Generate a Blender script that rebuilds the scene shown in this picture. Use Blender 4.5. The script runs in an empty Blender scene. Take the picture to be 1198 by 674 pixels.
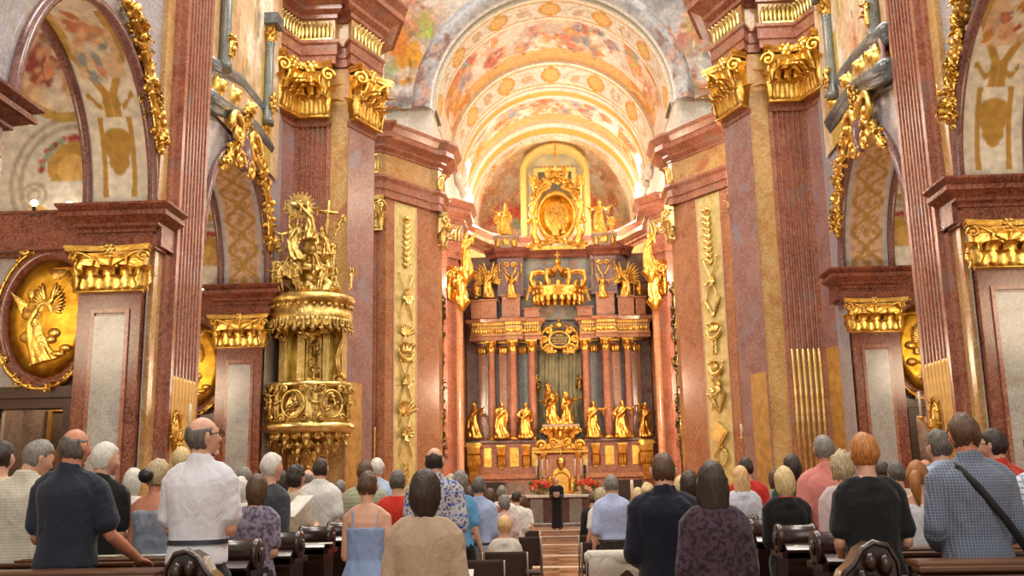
import bpy, math, random
import numpy as np
from mathutils import Vector, Matrix, noise as mnoise
PI = math.pi
random.seed(7)
SC = bpy.context.scene
COL = SC.collection

# ------------------------------------------------------------------ camera
F = 1150.0; IMG_W, IMG_H = 1198, 674; CX, CY = IMG_W/2, IMG_H/2; EYE = 1.6
_yv = Vector((53, 230, F)).normalized()
_zy = -F*F/(230+53*.0187)
_zv = Vector((.0187*_zy, _zy, F)); _zv = (_zv - _yv*_zv.dot(_yv)).normalized()
_xv = _yv.cross(-_zv).normalized()
if _xv.x < 0: _xv = -_xv
AX = (_xv, _yv, _zv)                       # world axes in camera coords (x right, y down, z forward)
def _ray(px, py):
    c = Vector((px-CX, py-CY, F)); return Vector((AX[0].dot(c), AX[1].dot(c), AX[2].dot(c)))
def U(px, py, Y):
    d = _ray(px, py); t = Y/d.y; return Vector((d.x*t, Y, d.z*t+EYE))
def UX(px, py, X):
    d = _ray(px, py); t = X/d.x; return Vector((X, d.y*t, d.z*t+EYE))
def make_camera():
    cam = bpy.data.cameras.new('camera'); o = bpy.data.objects.new('camera', cam); COL.objects.link(o)
    cam.sensor_fit = 'HORIZONTAL'; cam.sensor_width = 36; cam.lens = F/IMG_W*36
    cam.clip_start = .05; cam.clip_end = 300
    right = Vector((AX[0].x, AX[1].x, AX[2].x)); down = Vector((AX[0].y, AX[1].y, AX[2].y)); fwd = Vector((AX[0].z, AX[1].z, AX[2].z))
    m = Matrix.Identity(4)
    for i in range(3):
        m[i][0] = right[i]; m[i][1] = -down[i]; m[i][2] = -fwd[i]
    m[2][3] = EYE
    o.matrix_world = m
    SC.camera = o

# ------------------------------------------------------------------ colour
def lin(c):
    if isinstance(c, str):
        c = tuple(int(c[i:i+2], 16) for i in (0, 2, 4))
    return tuple(((v/255)/12.92 if v/255 <= .04045 else ((v/255+.055)/1.055)**2.4) for v in c[:3])
def lin4(c): return lin(c)+(1.0,)

# ------------------------------------------------------------------ mesh builder
class MB:
    def __init__(s): s.v = []; s.f = []; s.m = []; s.sm = []
    def add(s, verts, faces, mi=0, smooth=False):
        b = len(s.v); s.v.extend([tuple(p) for p in verts])
        for f in faces:
            s.f.append(tuple(i+b for i in f)); s.m.append(mi); s.sm.append(smooth)
        return s
    def box(s, x0, x1, y0, y1, z0, z1, mi=0, M=None):
        vs = [Vector(p) for p in ((x0,y0,z0),(x1,y0,z0),(x1,y1,z0),(x0,y1,z0),(x0,y0,z1),(x1,y0,z1),(x1,y1,z1),(x0,y1,z1))]
        if M: vs = [M @ p for p in vs]
        return s.add(vs, [(3,2,1,0),(4,5,6,7),(0,1,5,4),(1,2,6,5),(2,3,7,6),(3,0,4,7)], mi)
    def bbox(s, x0, x1, y0, y1, z0, z1, b=.01, mi=0, M=None):      # box with chamfered vertical + top edges
        r = []
        for z, q in ((z0, b), (z0+b, 0), (z1-b, 0), (z1, b)):
            e = [(x0+q+ (b if q==0 else 0)*0, y0+q), (x1-q, y0+q), (x1-q, y1-q), (x0+q, y1-q)]
            r.append([Vector((x, y, z)) for x, y in e])
        return s.rings(r, mi, True, M, False)
    def rings(s, rings, mi=0, caps=True, M=None, smooth=True, closed=True):
        n = len(rings[0]); vs = [p for r in rings for p in r]
        if M: vs = [M @ Vector(p) for p in vs]
        fs = []
        for k in range(len(rings)-1):
            for i in range(n if closed else n-1):
                j = (i+1) % n
                fs.append((k*n+i, k*n+j, (k+1)*n+j, (k+1)*n+i))
        s.add(vs, fs, mi, smooth)
        if caps and closed:
            b = len(s.v)-len(vs)
            s.f.append(tuple(b+i for i in reversed(range(n)))); s.m.append(mi); s.sm.append(False)
            s.f.append(tuple(b+(len(rings)-1)*n+i for i in range(n))); s.m.append(mi); s.sm.append(False)
        return s
    def lathe(s, prof, n=24, c=(0,0,0), mi=0, M=None, sx=1, sy=1, smooth=True, caps=True):
        r = [[Vector((c[0]+math.cos(2*PI*i/n)*a*sx, c[1]+math.sin(2*PI*i/n)*a*sy, c[2]+z)) for i in range(n)] for a, z in prof]
        return s.rings(r, mi, caps, M, smooth)
    def tube(s, pts, rad, n=8, mi=0, M=None, ell=None, up=None, roundcap=True):
        pts = [Vector(p) for p in pts]; k = len(pts)
        if not hasattr(rad, '__len__'): rad = [rad]*k
        rings = []; prev = None
        for i, p in enumerate(pts):
            t = (pts[min(i+1,k-1)]-pts[max(i-1,0)])
            t = t.normalized() if t.length > 1e-9 else Vector((0,0,1))
            if prev is None:
                a = Vector(up) if up else (Vector((0,0,1)) if abs(t.z) < .9 else Vector((0,1,0)))
                u = (a - t*a.dot(t)).normalized()
            else:
                u = prev - t*prev.dot(t); u = u.normalized() if u.length > 1e-6 else t.orthogonal().normalized()
            prev = u; w = t.cross(u); r = rad[i]
            e = ell[i] if ell else 1.0
            ring = [p + u*math.cos(2*PI*j/n)*r + w*math.sin(2*PI*j/n)*r*e for j in range(n)]
            if i == 0 and roundcap:
                q = p - t*r*.6; rings.append([q + (x-p)*.55 for x in ring])
            rings.append(ring)
            if i == k-1 and roundcap:
                q = p + t*r*.6; rings.append([q + (x-p)*.55 for x in ring])
        return s.rings(rings, mi, True, M, True)
    def ball(s, c, r, n=12, mi=0, M=None, m=None):
        if not hasattr(r, '__len__'): r = (r, r, r)
        m = m or max(4, n//2); c = Vector(c)
        rr = []
        for k in range(m+1):
            a = -PI/2 + PI*(k+.0)/m; a = max(-PI/2+.12, min(PI/2-.12, a))
            rr.append([c + Vector((math.cos(2*PI*i/n)*math.cos(a)*r[0], math.sin(2*PI*i/n)*math.cos(a)*r[1], math.sin(a)*r[2])) for i in range(n)])
        return s.rings(rr, mi, True, M, True)
    def prism(s, poly, y0, y1, mi=0, M=None, smooth=False):         # poly in (x,z), extruded along y
        n = len(poly)
        vs = [Vector((x, y0, z)) for x, z in poly]+[Vector((x, y1, z)) for x, z in poly]
        if M: vs = [M @ p for p in vs]
        fs = [tuple(range(n)), tuple(reversed(range(n, 2*n)))]
        s.add(vs, fs, mi, False)
        b = len(s.v)-2*n
        for i in range(n):
            j = (i+1) % n
            s.f.append((b+j, b+i, b+n+i, b+n+j)); s.m.append(mi); s.sm.append(smooth)
        return s
    def plan(s, poly, z0, z1, mi=0):                                # poly in (x,y), extruded up
        n = len(poly)
        vs = [(x, y, z0) for x, y in poly]+[(x, y, z1) for x, y in poly]
        fs = [tuple(reversed(range(n))), tuple(range(n, 2*n))]+[(i, (i+1) % n, n+(i+1) % n, n+i) for i in range(n)]
        return s.add(vs, fs, mi)
    def grid(s, fn, nu, nv, mi=0, smooth=True):
        vs = [fn(i/nu, j/nv) for j in range(nv+1) for i in range(nu+1)]
        fs = [(j*(nu+1)+i, j*(nu+1)+i+1, (j+1)*(nu+1)+i+1, (j+1)*(nu+1)+i) for j in range(nv) for i in range(nu)]
        return s.add(vs, fs, mi, smooth)
    def merge(s, o, M=None, mi=None):
        b = len(s.v)
        s.v.extend([tuple(M @ Vector(p)) for p in o.v] if M else o.v)
        s.f.extend([tuple(i+b for i in f) for f in o.f]); s.m.extend(o.m if mi is None else [mi]*len(o.m)); s.sm.extend(o.sm)
        return s
    def mesh(s, name, mats):
        me = bpy.data.meshes.new(name); me.from_pydata(s.v, [], s.f); 
        for m in (mats if isinstance(mats, (list, tuple)) else [mats]): me.materials.append(m)
        me.polygons.foreach_set('material_index', s.m); me.polygons.foreach_set('use_smooth', s.sm)
        me.update()
        import bmesh
        bm = bmesh.new(); bm.from_mesh(me); bmesh.ops.recalc_face_normals(bm, faces=bm.faces); bm.to_mesh(me); bm.free()
        return me
    def build(s, name, mats, parent=None, loc=None, rot=None):
        return link(name, s.mesh(name, mats), parent, loc, rot)

def link(name, data, parent=None, loc=None, rot=None):
    o = bpy.data.objects.new(name, data); COL.objects.link(o)
    if parent is not None: o.parent = parent
    if loc is not None: o.location = loc
    if rot is not None: o.rotation_euler = (0, 0, rot) if not hasattr(rot, '__len__') else rot
    return o
def tag(o, label, cat, group=None, kind=None):
    if label: o['label'] = label
    if cat: o['category'] = cat
    if group: o['group'] = group
    if kind: o['kind'] = kind
    return o
def empty(name, loc=(0,0,0), rot=0, label=None, cat=None, group=None):
    return tag(link(name, None, None, loc, rot), label, cat, group)
def struct(o):
    o['kind'] = 'structure'; return o
_kids = None
def copy_tree(o, loc=None, rot=None, scale=None, label=None, group=None):
    def rec(a, par):
        c = a.copy(); COL.objects.link(c)
        if par is not None: c.parent = par
        for k in a.children: rec(k, c)
        return c
    r = rec(o, None)
    if loc is not None: r.location = loc
    if rot is not None: r.rotation_euler = (0, 0, rot) if not hasattr(rot, '__len__') else rot
    if scale is not None: r.scale = scale if hasattr(scale, '__len__') else (scale,)*3
    if label: r['label'] = label
    if group: r['group'] = group
    return r

# ------------------------------------------------------------------ sweep along a plan polyline
def offset_path(path, d, side):
    """offset open polyline in XY by d to the left (side=1) or right (side=-1), mitred"""
    P_ = [Vector((p[0], p[1])) for p in path]; n = len(P_); out = []
    nr = []
    for i in range(n-1):
        t = (P_[i+1]-P_[i]).normalized(); nr.append(Vector((-t.y, t.x))*side)
    for i in range(n):
        if i == 0: m = nr[0]
        elif i == n-1: m = nr[-1]
        else:
            m = nr[i-1]+nr[i]
            m = m/max(.25, (1+nr[i-1].dot(nr[i])))
        out.append(P_[i]+m*d)
    return out
def sweep(mb, path, prof, side, mi=0, caps=True):
    """prof: list of (out, z) from bottom to top; path: plan polyline"""
    cols = [offset_path(path, o, side) for o, z in prof]
    n = len(path); vs = []; fs = []
    for (o, z), c in zip(prof, cols):
        vs += [(p.x, p.y, z) for p in c]
    for k in range(len(prof)-1):
        for i in range(n-1):
            fs.append((k*n+i, k*n+i+1, (k+1)*n+i+1, (k+1)*n+i))
    if caps:
        fs.append(tuple(k*n for k in range(len(prof))))
        fs.append(tuple(k*n+n-1 for k in reversed(range(len(prof)))))
    mb.add(vs, fs, mi)
    return mb

# ------------------------------------------------------------------ numpy noise + painting
def _hash(ix, iy, seed):
    h = (ix.astype(np.int64)*374761393 + iy.astype(np.int64)*668265263 + seed*974711) & 0x7fffffff
    h = ((h ^ (h >> 13))*1274126177) & 0x7fffffff
    return ((h ^ (h >> 16)) & 0xffff)/65535.0
def vnoise(x, y, seed=0):
    ix = np.floor(x); iy = np.floor(y); fx = x-ix; fy = y-iy
    fx = fx*fx*(3-2*fx); fy = fy*fy*(3-2*fy)
    a = _hash(ix, iy, seed); b = _hash(ix+1, iy, seed); c = _hash(ix, iy+1, seed); d = _hash(ix+1, iy+1, seed)
    return (a*(1-fx)+b*fx)*(1-fy)+(c*(1-fx)+d*fx)*fy
def fbm(x, y, seed=0, o=4):
    r = 0; a = .5
    for i in range(o):
        r = r+a*vnoise(x, y, seed+i*17); x = x*2.03; y = y*2.03; a *= .5
    return r/(1-.5**o)
def mixc(C, col, w):
    w = np.clip(w, 0, 1)[:, None]; return C*(1-w)+np.array(lin(col))[None, :]*w
def sstep(a, b, x):
    t = np.clip((x-a)/(b-a), 0, 1); return t*t*(3-2*t)
def blob(C, x, y, cx, cy, rx, ry, col, ang=0, soft=.25, wob=0, seed=0):
    dx = x-cx; dy = y-cy; c, s = math.cos(ang), math.sin(ang)
    a = (dx*c+dy*s)/rx; b = (-dx*s+dy*c)/ry
    d = np.sqrt(a*a+b*b)
    if wob: d = d+wob*(fbm(x*3/max(rx, ry), y*3/max(rx, ry), seed, 2)-.5)*2
    return mixc(C, col, 1-sstep(1-soft, 1+soft, d))
SKIN = ('d9a986', 'e3b894', 'c98f6c', 'e9c4a2')
def painted_figure(C, x, y, cx, cy, h, rnd, robes, lean=0):
    """loose brushy figure: robe mass, second drapery, limbs, head"""
    r1, r2 = rnd.choice(robes), rnd.choice(robes); sk = rnd.choice(SKIN)
    w = h*rnd.uniform(.24, .34); sd = rnd.randrange(999)
    C = blob(C, x, y, cx+w*.15, cy-.14*h, w*.9, h*.36, r1, lean+rnd.uniform(-.5, .5), .3, .45, sd)
    C = blob(C, x, y, cx-w*.25, cy-.22*h, w*.55, h*.24, r2, lean+rnd.uniform(-.9, .9), .3, .5, sd+3)
    for k in range(2):
        a = rnd.uniform(-1.2, 1.2); s = rnd.choice((-1, 1))
        C = blob(C, x, y, cx+s*w*.6, cy+h*.12, h*.05, h*.2, sk, s*1.0+a*.5, .35)
    C = blob(C, x, y, cx, cy+.12*h, w*.42, h*.17, rnd.choice((sk, r2)), lean, .3, .3, sd+5)
    for k in range(5):                                              # drapery strokes
        a = lean+rnd.uniform(-.5, .5); q = rnd.choice((r1, r2)); d_ = tuple(min(255, max(0, int(int(q[i:i+2], 16)*rnd.choice((.72, .8, 1.2, 1.3))))) for i in (0, 2, 4))
        C = blob(C, x, y, cx+rnd.uniform(-.5, .6)*w, cy-rnd.uniform(-.02, .4)*h, h*.022, h*rnd.uniform(.08, .17), d_, a, .5)
    C = blob(C, x, y, cx+lean*h*.15, cy+.34*h, h*.075, h*.09, sk, 0, .3)
    C = blob(C, x, y, cx+lean*h*.15, cy+.38*h, h*.075, h*.06, rnd.choice(('9a7550', 'a8825c', 'bf9c66')), 0, .4)
    return C
def paint_grid(name, fn, nu, nv, colf, mat, parent=None, thick=None):
    """dense grid whose points are coloured by colf(u, v, X, Y, Z) -> (n,3) linear colours"""
    mb = MB().grid(fn, nu, nv)
    me = bpy.data.meshes.new(name); me.from_pydata(mb.v, [], mb.f); me.materials.append(mat)
    me.polygons.foreach_set('use_smooth', [True]*len(mb.f))
    u = np.tile(np.linspace(0, 1, nu+1), nv+1); v = np.repeat(np.linspace(0, 1, nv+1), nu+1)
    C = np.clip(colf(u, v), 0, 1)
    at = me.color_attributes.new('paint', 'FLOAT_COLOR', 'POINT')
    at.data.foreach_set('color', np.hstack([C, np.ones((len(C), 1))]).astype(np.float32).ravel())
    me.update()
    return link(name, me, parent)

# ------------------------------------------------------------------ materials
_M = {}
def nodes_of(name):
    m = bpy.data.materials.new(name); m.use_nodes = True; nt = m.node_tree; b = nt.nodes['Principled BSDF']
    return m, nt, b
def N(nt, t, **kw):
    n = nt.nodes.new(t)
    for k, v in kw.items():
        if k in n.inputs: n.inputs[k].default_value = v
        else: setattr(n, k, v)
    return n
def ramp(nt, stops, fac=None):
    r = nt.nodes.new('ShaderNodeValToRGB'); e = r.color_ramp.elements
    while len(e) < len(stops): e.new(.5)
    for el, (p, c) in zip(e, stops): el.position = p; el.color = lin4(c) if isinstance(c, str) else (c, c, c, 1)
    if fac is not None: nt.links.new(fac, r.inputs['Fac'])
    return r
def mixn(nt, fac, a, b, mode='MIX'):
    m = nt.nodes.new('ShaderNodeMix'); m.data_type = 'RGBA'; m.blend_type = mode
    for sock, v in ((m.inputs[0], fac), (m.inputs[6], a), (m.inputs[7], b)):
        if hasattr(v, 'is_linked') or hasattr(v, 'links'): nt.links.new(v, sock)
        elif isinstance(v, (int, float)): sock.default_value = v
        else: sock.default_value = lin4(v)
    return m.outputs[2]
def bump(nt, b, h, strength=.3, dist=.01):
    n = N(nt, 'ShaderNodeBump', Strength=strength, Distance=dist); nt.links.new(h, n.inputs['Height']); nt.links.new(n.outputs[0], b.inputs['Normal'])
def tex(nt, kind, scale, obj=True, **kw):
    tc = nt.nodes.new('ShaderNodeTexCoord')
    t = nt.nodes.new(kind); t.inputs['Scale'].default_value = scale
    for k, v in kw.items():
        if k in t.inputs: t.inputs[k].default_value = v
        else: setattr(t, k, v)
    nt.links.new(tc.outputs['Object'], t.inputs['Vector']); return t

def marble(name, c0, c1, vein, blotch=None, scale=1.6, rough=.22, veinw=.5):
    if name in _M: return _M[name]
    m, nt, b = nodes_of(name)
    n1 = tex(nt, 'ShaderNodeTexNoise', scale, Detail=8, Roughness=.62, Distortion=.9)
    r1 = ramp(nt, [(.32, c0), (.66, c1)], n1.outputs['Fac'])
    n2 = tex(nt, 'ShaderNodeTexNoise', scale*2.7, Detail=6, Roughness=.7, Distortion=2.2)
    r2 = ramp(nt, [(.46, 0.), (.5, veinw), (.54, 0.)], n2.outputs['Fac'])
    c = mixn(nt, r2.outputs[0], r1.outputs[0], vein)
    if blotch:
        n3 = tex(nt, 'ShaderNodeTexNoise', scale*1.15, Detail=5, Roughness=.55, Distortion=.5)
        r3 = ramp(nt, [(.56, 0.), (.68, .8)], n3.outputs['Fac']); c = mixn(nt, r3.outputs[0], c, blotch)
    n4 = tex(nt, 'ShaderNodeTexNoise', scale*22, Detail=3)
    r4 = ramp(nt, [(.3, 'b8b8b8'), (.7, 'ffffff')], n4.outputs['Fac'])
    c = mixn(nt, .6, c, r4.outputs[0], 'MULTIPLY')
    nt.links.new(c, b.inputs['Base Color']); b.inputs['Roughness'].default_value = rough
    b.inputs['Coat Weight'].default_value = .15; b.inputs['Coat Roughness'].default_value = .25
    _M[name] = m; return m
def gold(name='gilding', c='e9b445', dark='a8702a', rough=.3, bs=.35, scale=18, metal=1.0):
    if name in _M: return _M[name]
    m, nt, b = nodes_of(name)
    n1 = tex(nt, 'ShaderNodeTexNoise', 5, Detail=4)
    r1 = ramp(nt, [(.3, dark), (.62, c)], n1.outputs['Fac'])
    nt.links.new(r1.outputs[0], b.inputs['Base Color'])
    b.inputs['Metallic'].default_value = metal; b.inputs['Roughness'].default_value = rough
    n2 = tex(nt, 'ShaderNodeTexNoise', scale, Detail=3); bump(nt, b, n2.outputs['Fac'], bs, .03)
    _M[name] = m; return m
def plain(name, c, rough=.6, metal=0, noise=.12, scale=9, bs=0., coat=0, c2=None, spec=None):
    if name in _M: return _M[name]
    m, nt, b = nodes_of(name)
    n1 = tex(nt, 'ShaderNodeTexNoise', scale, Detail=4)
    if c2: r1 = ramp(nt, [(.35, c), (.65, c2)], n1.outputs['Fac']); col = r1.outputs[0]
    else:
        v = int(255*(1-noise)); r1 = ramp(nt, [(.3, '%02x%02x%02x' % (v, v, v)), (.7, 'ffffff')], n1.outputs['Fac'])
        col = mixn(nt, 1.0, c, r1.outputs[0], 'MULTIPLY')
    nt.links.new(col, b.inputs['Base Color'])
    b.inputs['Roughness'].default_value = rough; b.inputs['Metallic'].default_value = metal
    b.inputs['Coat Weight'].default_value = coat
    if spec is not None: b.inputs['Specular IOR Level'].default_value = spec
    if bs: n2 = tex(nt, 'ShaderNodeTexNoise', scale*4, Detail=3); bump(nt, b, n2.outputs['Fac'], bs, .01)
    _M[name] = m; return m
def painted(name='fresco_paint', rough=.75):
    if name in _M: return _M[name]
    m, nt, b = nodes_of(name)
    a = nt.nodes.new('ShaderNodeAttribute'); a.attribute_name = 'paint'
    n1 = tex(nt, 'ShaderNodeTexNoise', 7, Detail=6); r1 = ramp(nt, [(.3, 'd2d2d2'), (.7, 'ffffff')], n1.outputs['Fac'])
    c = mixn(nt, 1.0, a.outputs['Color'], r1.outputs[0], 'MULTIPLY')
    nt.links.new(c, b.inputs['Base Color']); b.inputs['Roughness'].default_value = rough
    _M[name] = m; return m
def emit(name, c, s):
    if name in _M: return _M[name]
    m, nt, b = nodes_of(name)
    b.inputs['Emission Color'].default_value = lin4(c); b.inputs['Emission Strength'].default_value = s; b.inputs['Base Color'].default_value = lin4(c)
    _M[name] = m; return m
def wood(name, c0, c1, rough=.3, scale=3):
    if name in _M: return _M[name]
    m, nt, b = nodes_of(name)
    tc = nt.nodes.new('ShaderNodeTexCoord'); mp = nt.nodes.new('ShaderNodeMapping'); mp.inputs['Scale'].default_value = (.6, 6, 6)
    nt.links.new(tc.outputs['Object'], mp.inputs['Vector'])
    t = nt.nodes.new('ShaderNodeTexNoise'); t.inputs['Scale'].default_value = scale; t.inputs['Detail'].default_value = 7; t.inputs['Distortion'].default_value = .6
    nt.links.new(mp.outputs[0], t.inputs['Vector'])
    r = ramp(nt, [(.3, c0), (.7, c1)], t.outputs['Fac']); nt.links.new(r.outputs[0], b.inputs['Base Color'])
    b.inputs['Roughness'].default_value = rough; b.inputs['Coat Weight'].default_value = .25; b.inputs['Coat Roughness'].default_value = .2
    bump(nt, b, t.outputs['Fac'], .15, .005)
    _M[name] = m; return m

RED = marble('red_marble', '8a4a35', 'b06c52', 'd6b09a', '9c7c70', 1.4)
REDD = marble('dark_red_marble', '5f2c20', '8e4c38', 'bf9280', None, 1.8)
REDO = marble('orange_red_marble', '985a3c', 'b87e58', 'd9b898', 'ac8464', 1.3)
YEL = marble('yellow_marble', 'b0803f', 'cfa566', 'e4cfa6', 'b0604a', 1.0)
GREY = marble('grey_marble', '9a9a98', 'bab9b6', 'dcdad8', 'a39a92', 2.2)
LILAC = marble('pale_grey_stucco_marble', '9b97a0', 'b9b4ba', 'd4d0d2', 'b3a294', 1.2)
VERDE = marble('grey_green_marble', '5d625f', '858a84', 'b3b5ac', None, 2.5)
BROWN = marble('brown_grey_marble', '6d5a50', '93807a', 'bfae9f', '7d4b3c', 2.0)
GOLD = gold('gilding', 'f4cf74', 'c8963e', .3, .35, 18)
GOLDW = gold('warm_gilding', 'f5cd6c', 'cf9a40', .33, .4, 14)
GOLDP = gold('pale_gilding', 'f2e09a', 'cfb062', .28, .35, 16)
GOLDD = gold('antique_gilding', 'e2c67c', 'a07c3a', .33, .5, 20)
GOLDFLAT = gold('matt_gold_ground', 'd6c88c', 'bca968', .5, .3, 40, .35)
GOLDROD = gold('satin_gold_rod', 'e6bd76', 'c99a58', .38, .1, 6, .75)
GOLDRELIEF = gold('deep_gold_ground', 'eab63c', 'b47a1e', .42, .3, 9, .8)
WHITE = plain('white_stucco', 'e9e3d6', .8, bs=.1)
CREAM = plain('cream_stucco', 'e3d6bd', .8, bs=.1)
PAINT = painted()
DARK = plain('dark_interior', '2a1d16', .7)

def area(name, loc, rot, sx, sy, e, c='fff6ea'):
    l = bpy.data.lights.new(name, 'AREA'); l.shape = 'RECTANGLE'; l.size = sx; l.size_y = sy; l.energy = e; l.color = lin(c)
    o = bpy.data.objects.new(name, l); COL.objects.link(o); o.location = loc; o.rotation_euler = rot; return o
def point(name, loc, e, c='ffc888', r=.3):
    l = bpy.data.lights.new(name, 'POINT'); l.energy = e; l.color = lin(c); l.shadow_soft_size = r
    o = bpy.data.objects.new(name, l); COL.objects.link(o); o.location = loc; return o
# ------------------------------------------------------------------ ornament
def leaf(mb, M, L, w, curl=1.0, n=7, mi=0, lobes=3, lean=.12):
    """acanthus leaf: base at origin, grows +z, tip curls towards -y, closed lens section"""
    rings = []
    for i in range(n+1):
        t = i/n
        a = max(0, (t-.55)/.45)
        z = L*(t - .32*curl*a*a); y = -L*(lean*t + .42*curl*a*a)
        ww = w*.5*(.55+.75*math.sin(PI*min(1, .18+t*.82)))*(1+.2*math.cos(lobes*2*PI*t))
        if i == n: ww *= .45
        th = w*.09
        rings.append([Vector((-ww, y+th*.9, z)), Vector((-ww*.45, y-th*.5, z)), Vector((0, y-th*1.7, z)), Vector((ww*.45, y-th*.5, z)), Vector((ww, y+th*.9, z)), Vector((0, y+th*.6, z))])
    mb.rings(rings, mi, True, M, True)
def spiral_pts(r0, turns, n=20, shrink=.12):
    return [(math.cos(2*PI*turns*i/n)*r0*(1-(1-shrink)*i/n), math.sin(2*PI*turns*i/n)*r0*(1-(1-shrink)*i/n)) for i in range(n+1)]
def volute(mb, M, r, th, turns=1.6, sgn=1, mi=0, n=18, nn=6):
    pts = [Vector((sgn*x, 0, z)) for x, z in spiral_pts(r, turns, n)]
    mb.tube(pts, [th*(1-.5*i/n) for i in range(n+1)], nn, mi, M)
    mb.ball((0, 0, 0), th*1.1, 8, mi, M)
def TM(x, y, z, rz=0, s=1.0, rx=0, ry=0):
    return Matrix.Translation((x, y, z)) @ Matrix.Rotation(rz, 4, 'Z') @ Matrix.Rotation(ry, 4, 'Y') @ Matrix.Rotation(rx, 4, 'X') @ Matrix.Scale(s, 4)
def capital_mb(w, h, d, nl=3, both=True):
    """pilaster capital, local: x across the face, -y outwards, z 0..h, back at y=0; returns (bell+leaves, volutes[], abacus)"""
    b = MB()
    b.rings([[Vector((-w/2*k, 0, z)), Vector((w/2*k, 0, z)), Vector((w/2*k, -d*kk, z)), Vector((-w/2*k, -d*kk, z))] for z, k, kk in ((0, .94, .5), (.3*h, .94, .5), (.72*h, 1.0, .62), (.84*h, 1.04, .8))], 0, True, None, False)
    b.tube([(-w*.5, -d*.52, .02*h), (w*.5, -d*.52, .02*h)], .03*h, 6)
    for row, (L, n0, off) in enumerate(((.46*h, nl, 0), (.74*h, nl-1, .5), (.46*h, 0, 0))):
        for i in range(n0):
            x = -w/2 + w*(i+.5+off)/nl
            leaf(b, TM(x, -d*.5, 0.03*h, 0), L, w/nl*(.98 if row == 0 else .9), 1.15)
    if nl > 1:
        for s in (-1, 1):                                           # side leaves on the returns and at the corners
            leaf(b, TM(s*w*.47, -d*.25, .03*h, s*PI/2), .46*h, d*.6, 1.1)
            leaf(b, TM(s*w*.48, -d*.5, .03*h, s*PI/4), .72*h, w/nl*.8, 1.2)
    # caulicoles between
    for i in range(nl+1):
        x = -w/2 + w*i/nl
        b.tube([(x, -d*.5, .35*h), (x*.98, -d*.62, .55*h), (x*.96+.02*w, -d*.8, .72*h)], [.03*h, .028*h, .035*h], 6)
    vs = []
    for s in (-1, 1):
        v = MB()
        volute(v, TM(s*w*.5, -d*.9, .74*h, s*PI/5), .13*h, .04*h, 1.6, s)
        v.tube([(s*w*.04, -d*.6, .56*h), (s*w*.2, -d*.72, .7*h), (s*w*.36, -d*.82, .83*h), (s*w*.5, -d*.92, .87*h)], [.025*h, .03*h, .035*h, .04*h], 6)
        vs.append(v)
    a = MB()
    n = 12
    pr = []
    for i in range(n+1):
        t = i/n; x = -w*.6+1.2*w*t
        pr.append((x, -d*(1.12-.42*math.sin(PI*t))))
    poly = pr + [(w*.54, 0), (-w*.54, 0)]
    a.plan(poly, .88*h, .94*h); a.plan([(x*1.03, y*1.05) for x, y in poly], .94*h, h)
    a.ball((0, -d*.74, .92*h), (.09*h, .06*h, .1*h), 8)
    for k in range(6):
        an = 2*PI*k/6; a.ball((math.cos(an)*.09*h, -d*.78, .92*h+math.sin(an)*.09*h), (.05*h, .04*h, .05*h), 6)
    return b, vs, a
def capital(parent, loc, rot, w, h, d, nl=3, mat=None, name='capital', cache={}):
    mat = mat or GOLD; key = (round(w, 2), round(h, 2), round(d, 2), nl, mat.name)
    if key not in cache:
        b, vs, a = capital_mb(w, h, d, nl)
        cache[key] = (b.mesh('capital', mat), [v.mesh('volute', mat) for v in vs], a.mesh('abacus', mat))
    b, vs, a = cache[key]
    o = link(name, b, parent, loc, rot)
    for v in vs: link('volute', v, o)
    link('abacus', a, o)
    return o
def round_capital_mb(r, h):
    b = MB()
    b.lathe([(r*.95, 0), (r*1.12, .03*h), (r*.95, .07*h), (r*.95, .3*h), (r*1.1, .8*h), (r*1.3, .86*h)], 16)
    for row, (L, off, k) in enumerate(((.45*h, 0, 8), (.72*h, .5, 8))):
        for i in range(k):
            an = 2*PI*(i+off)/k; leaf(b, TM(math.sin(an)*r*.95, -math.cos(an)*r*.95, .05*h, an), L, r*.78, 1.2, 5)
    for i in range(4):
        an = PI/4+PI/2*i
        volute(b, TM(math.sin(an)*r*1.45, -math.cos(an)*r*1.45, .74*h, an+PI/2), .14*h, .045*h, 1.4, 1, 0, 10, 5)
    q = []
    for i in range(4):
        an = PI/4+PI/2*i; q.append((math.sin(an)*r*1.9, -math.cos(an)*r*1.9)); an += PI/4; q.append((math.sin(an)*r*1.15, -math.cos(an)*r*1.15))
    b.plan(list(reversed(q)), .87*h, h)
    return b
def foliage(mb, pts, r, n, seed=0, mi=0, L=None, flowers=True):
    """thick carved garland: random leaves and fruit around a path"""
    rnd = random.Random(seed); pts = [Vector(p) for p in pts]
    L = L or r*1.5
    mb.tube(pts, [r*.5]*len(pts), 6, mi)
    seg = [(pts[i+1]-pts[i]).length for i in range(len(pts)-1)]; tot = sum(seg)
    for k in range(n):
        t = rnd.random()*tot; i = 0
        while i < len(seg)-1 and t > seg[i]: t -= seg[i]; i += 1
        p = pts[i].lerp(pts[i+1], min(1, t/max(seg[i], 1e-6)))
        M = Matrix.Translation(p) @ Matrix.Rotation(rnd.uniform(0, 2*PI), 4, 'Z') @ Matrix.Rotation(rnd.uniform(-1.9, 1.9), 4, 'X') @ Matrix.Rotation(rnd.uniform(-.8, .8), 4, 'Y')
        if flowers and rnd.random() < .3:
            mb.ball(M @ Vector((0, -r*.7, 0)), r*rnd.uniform(.3, .5), 8, mi)
        else: leaf(mb, M, L*rnd.uniform(.7, 1.2), L*.5, 1.2, 5, mi)
def oval_pts(cx, cz, rx, rz, y, n=32, a0=0, a1=2*PI):
    return [Vector((cx+math.cos(a0+(a1-a0)*i/n)*rx, y, cz+math.sin(a0+(a1-a0)*i/n)*rz)) for i in range(n+1)]

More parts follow.
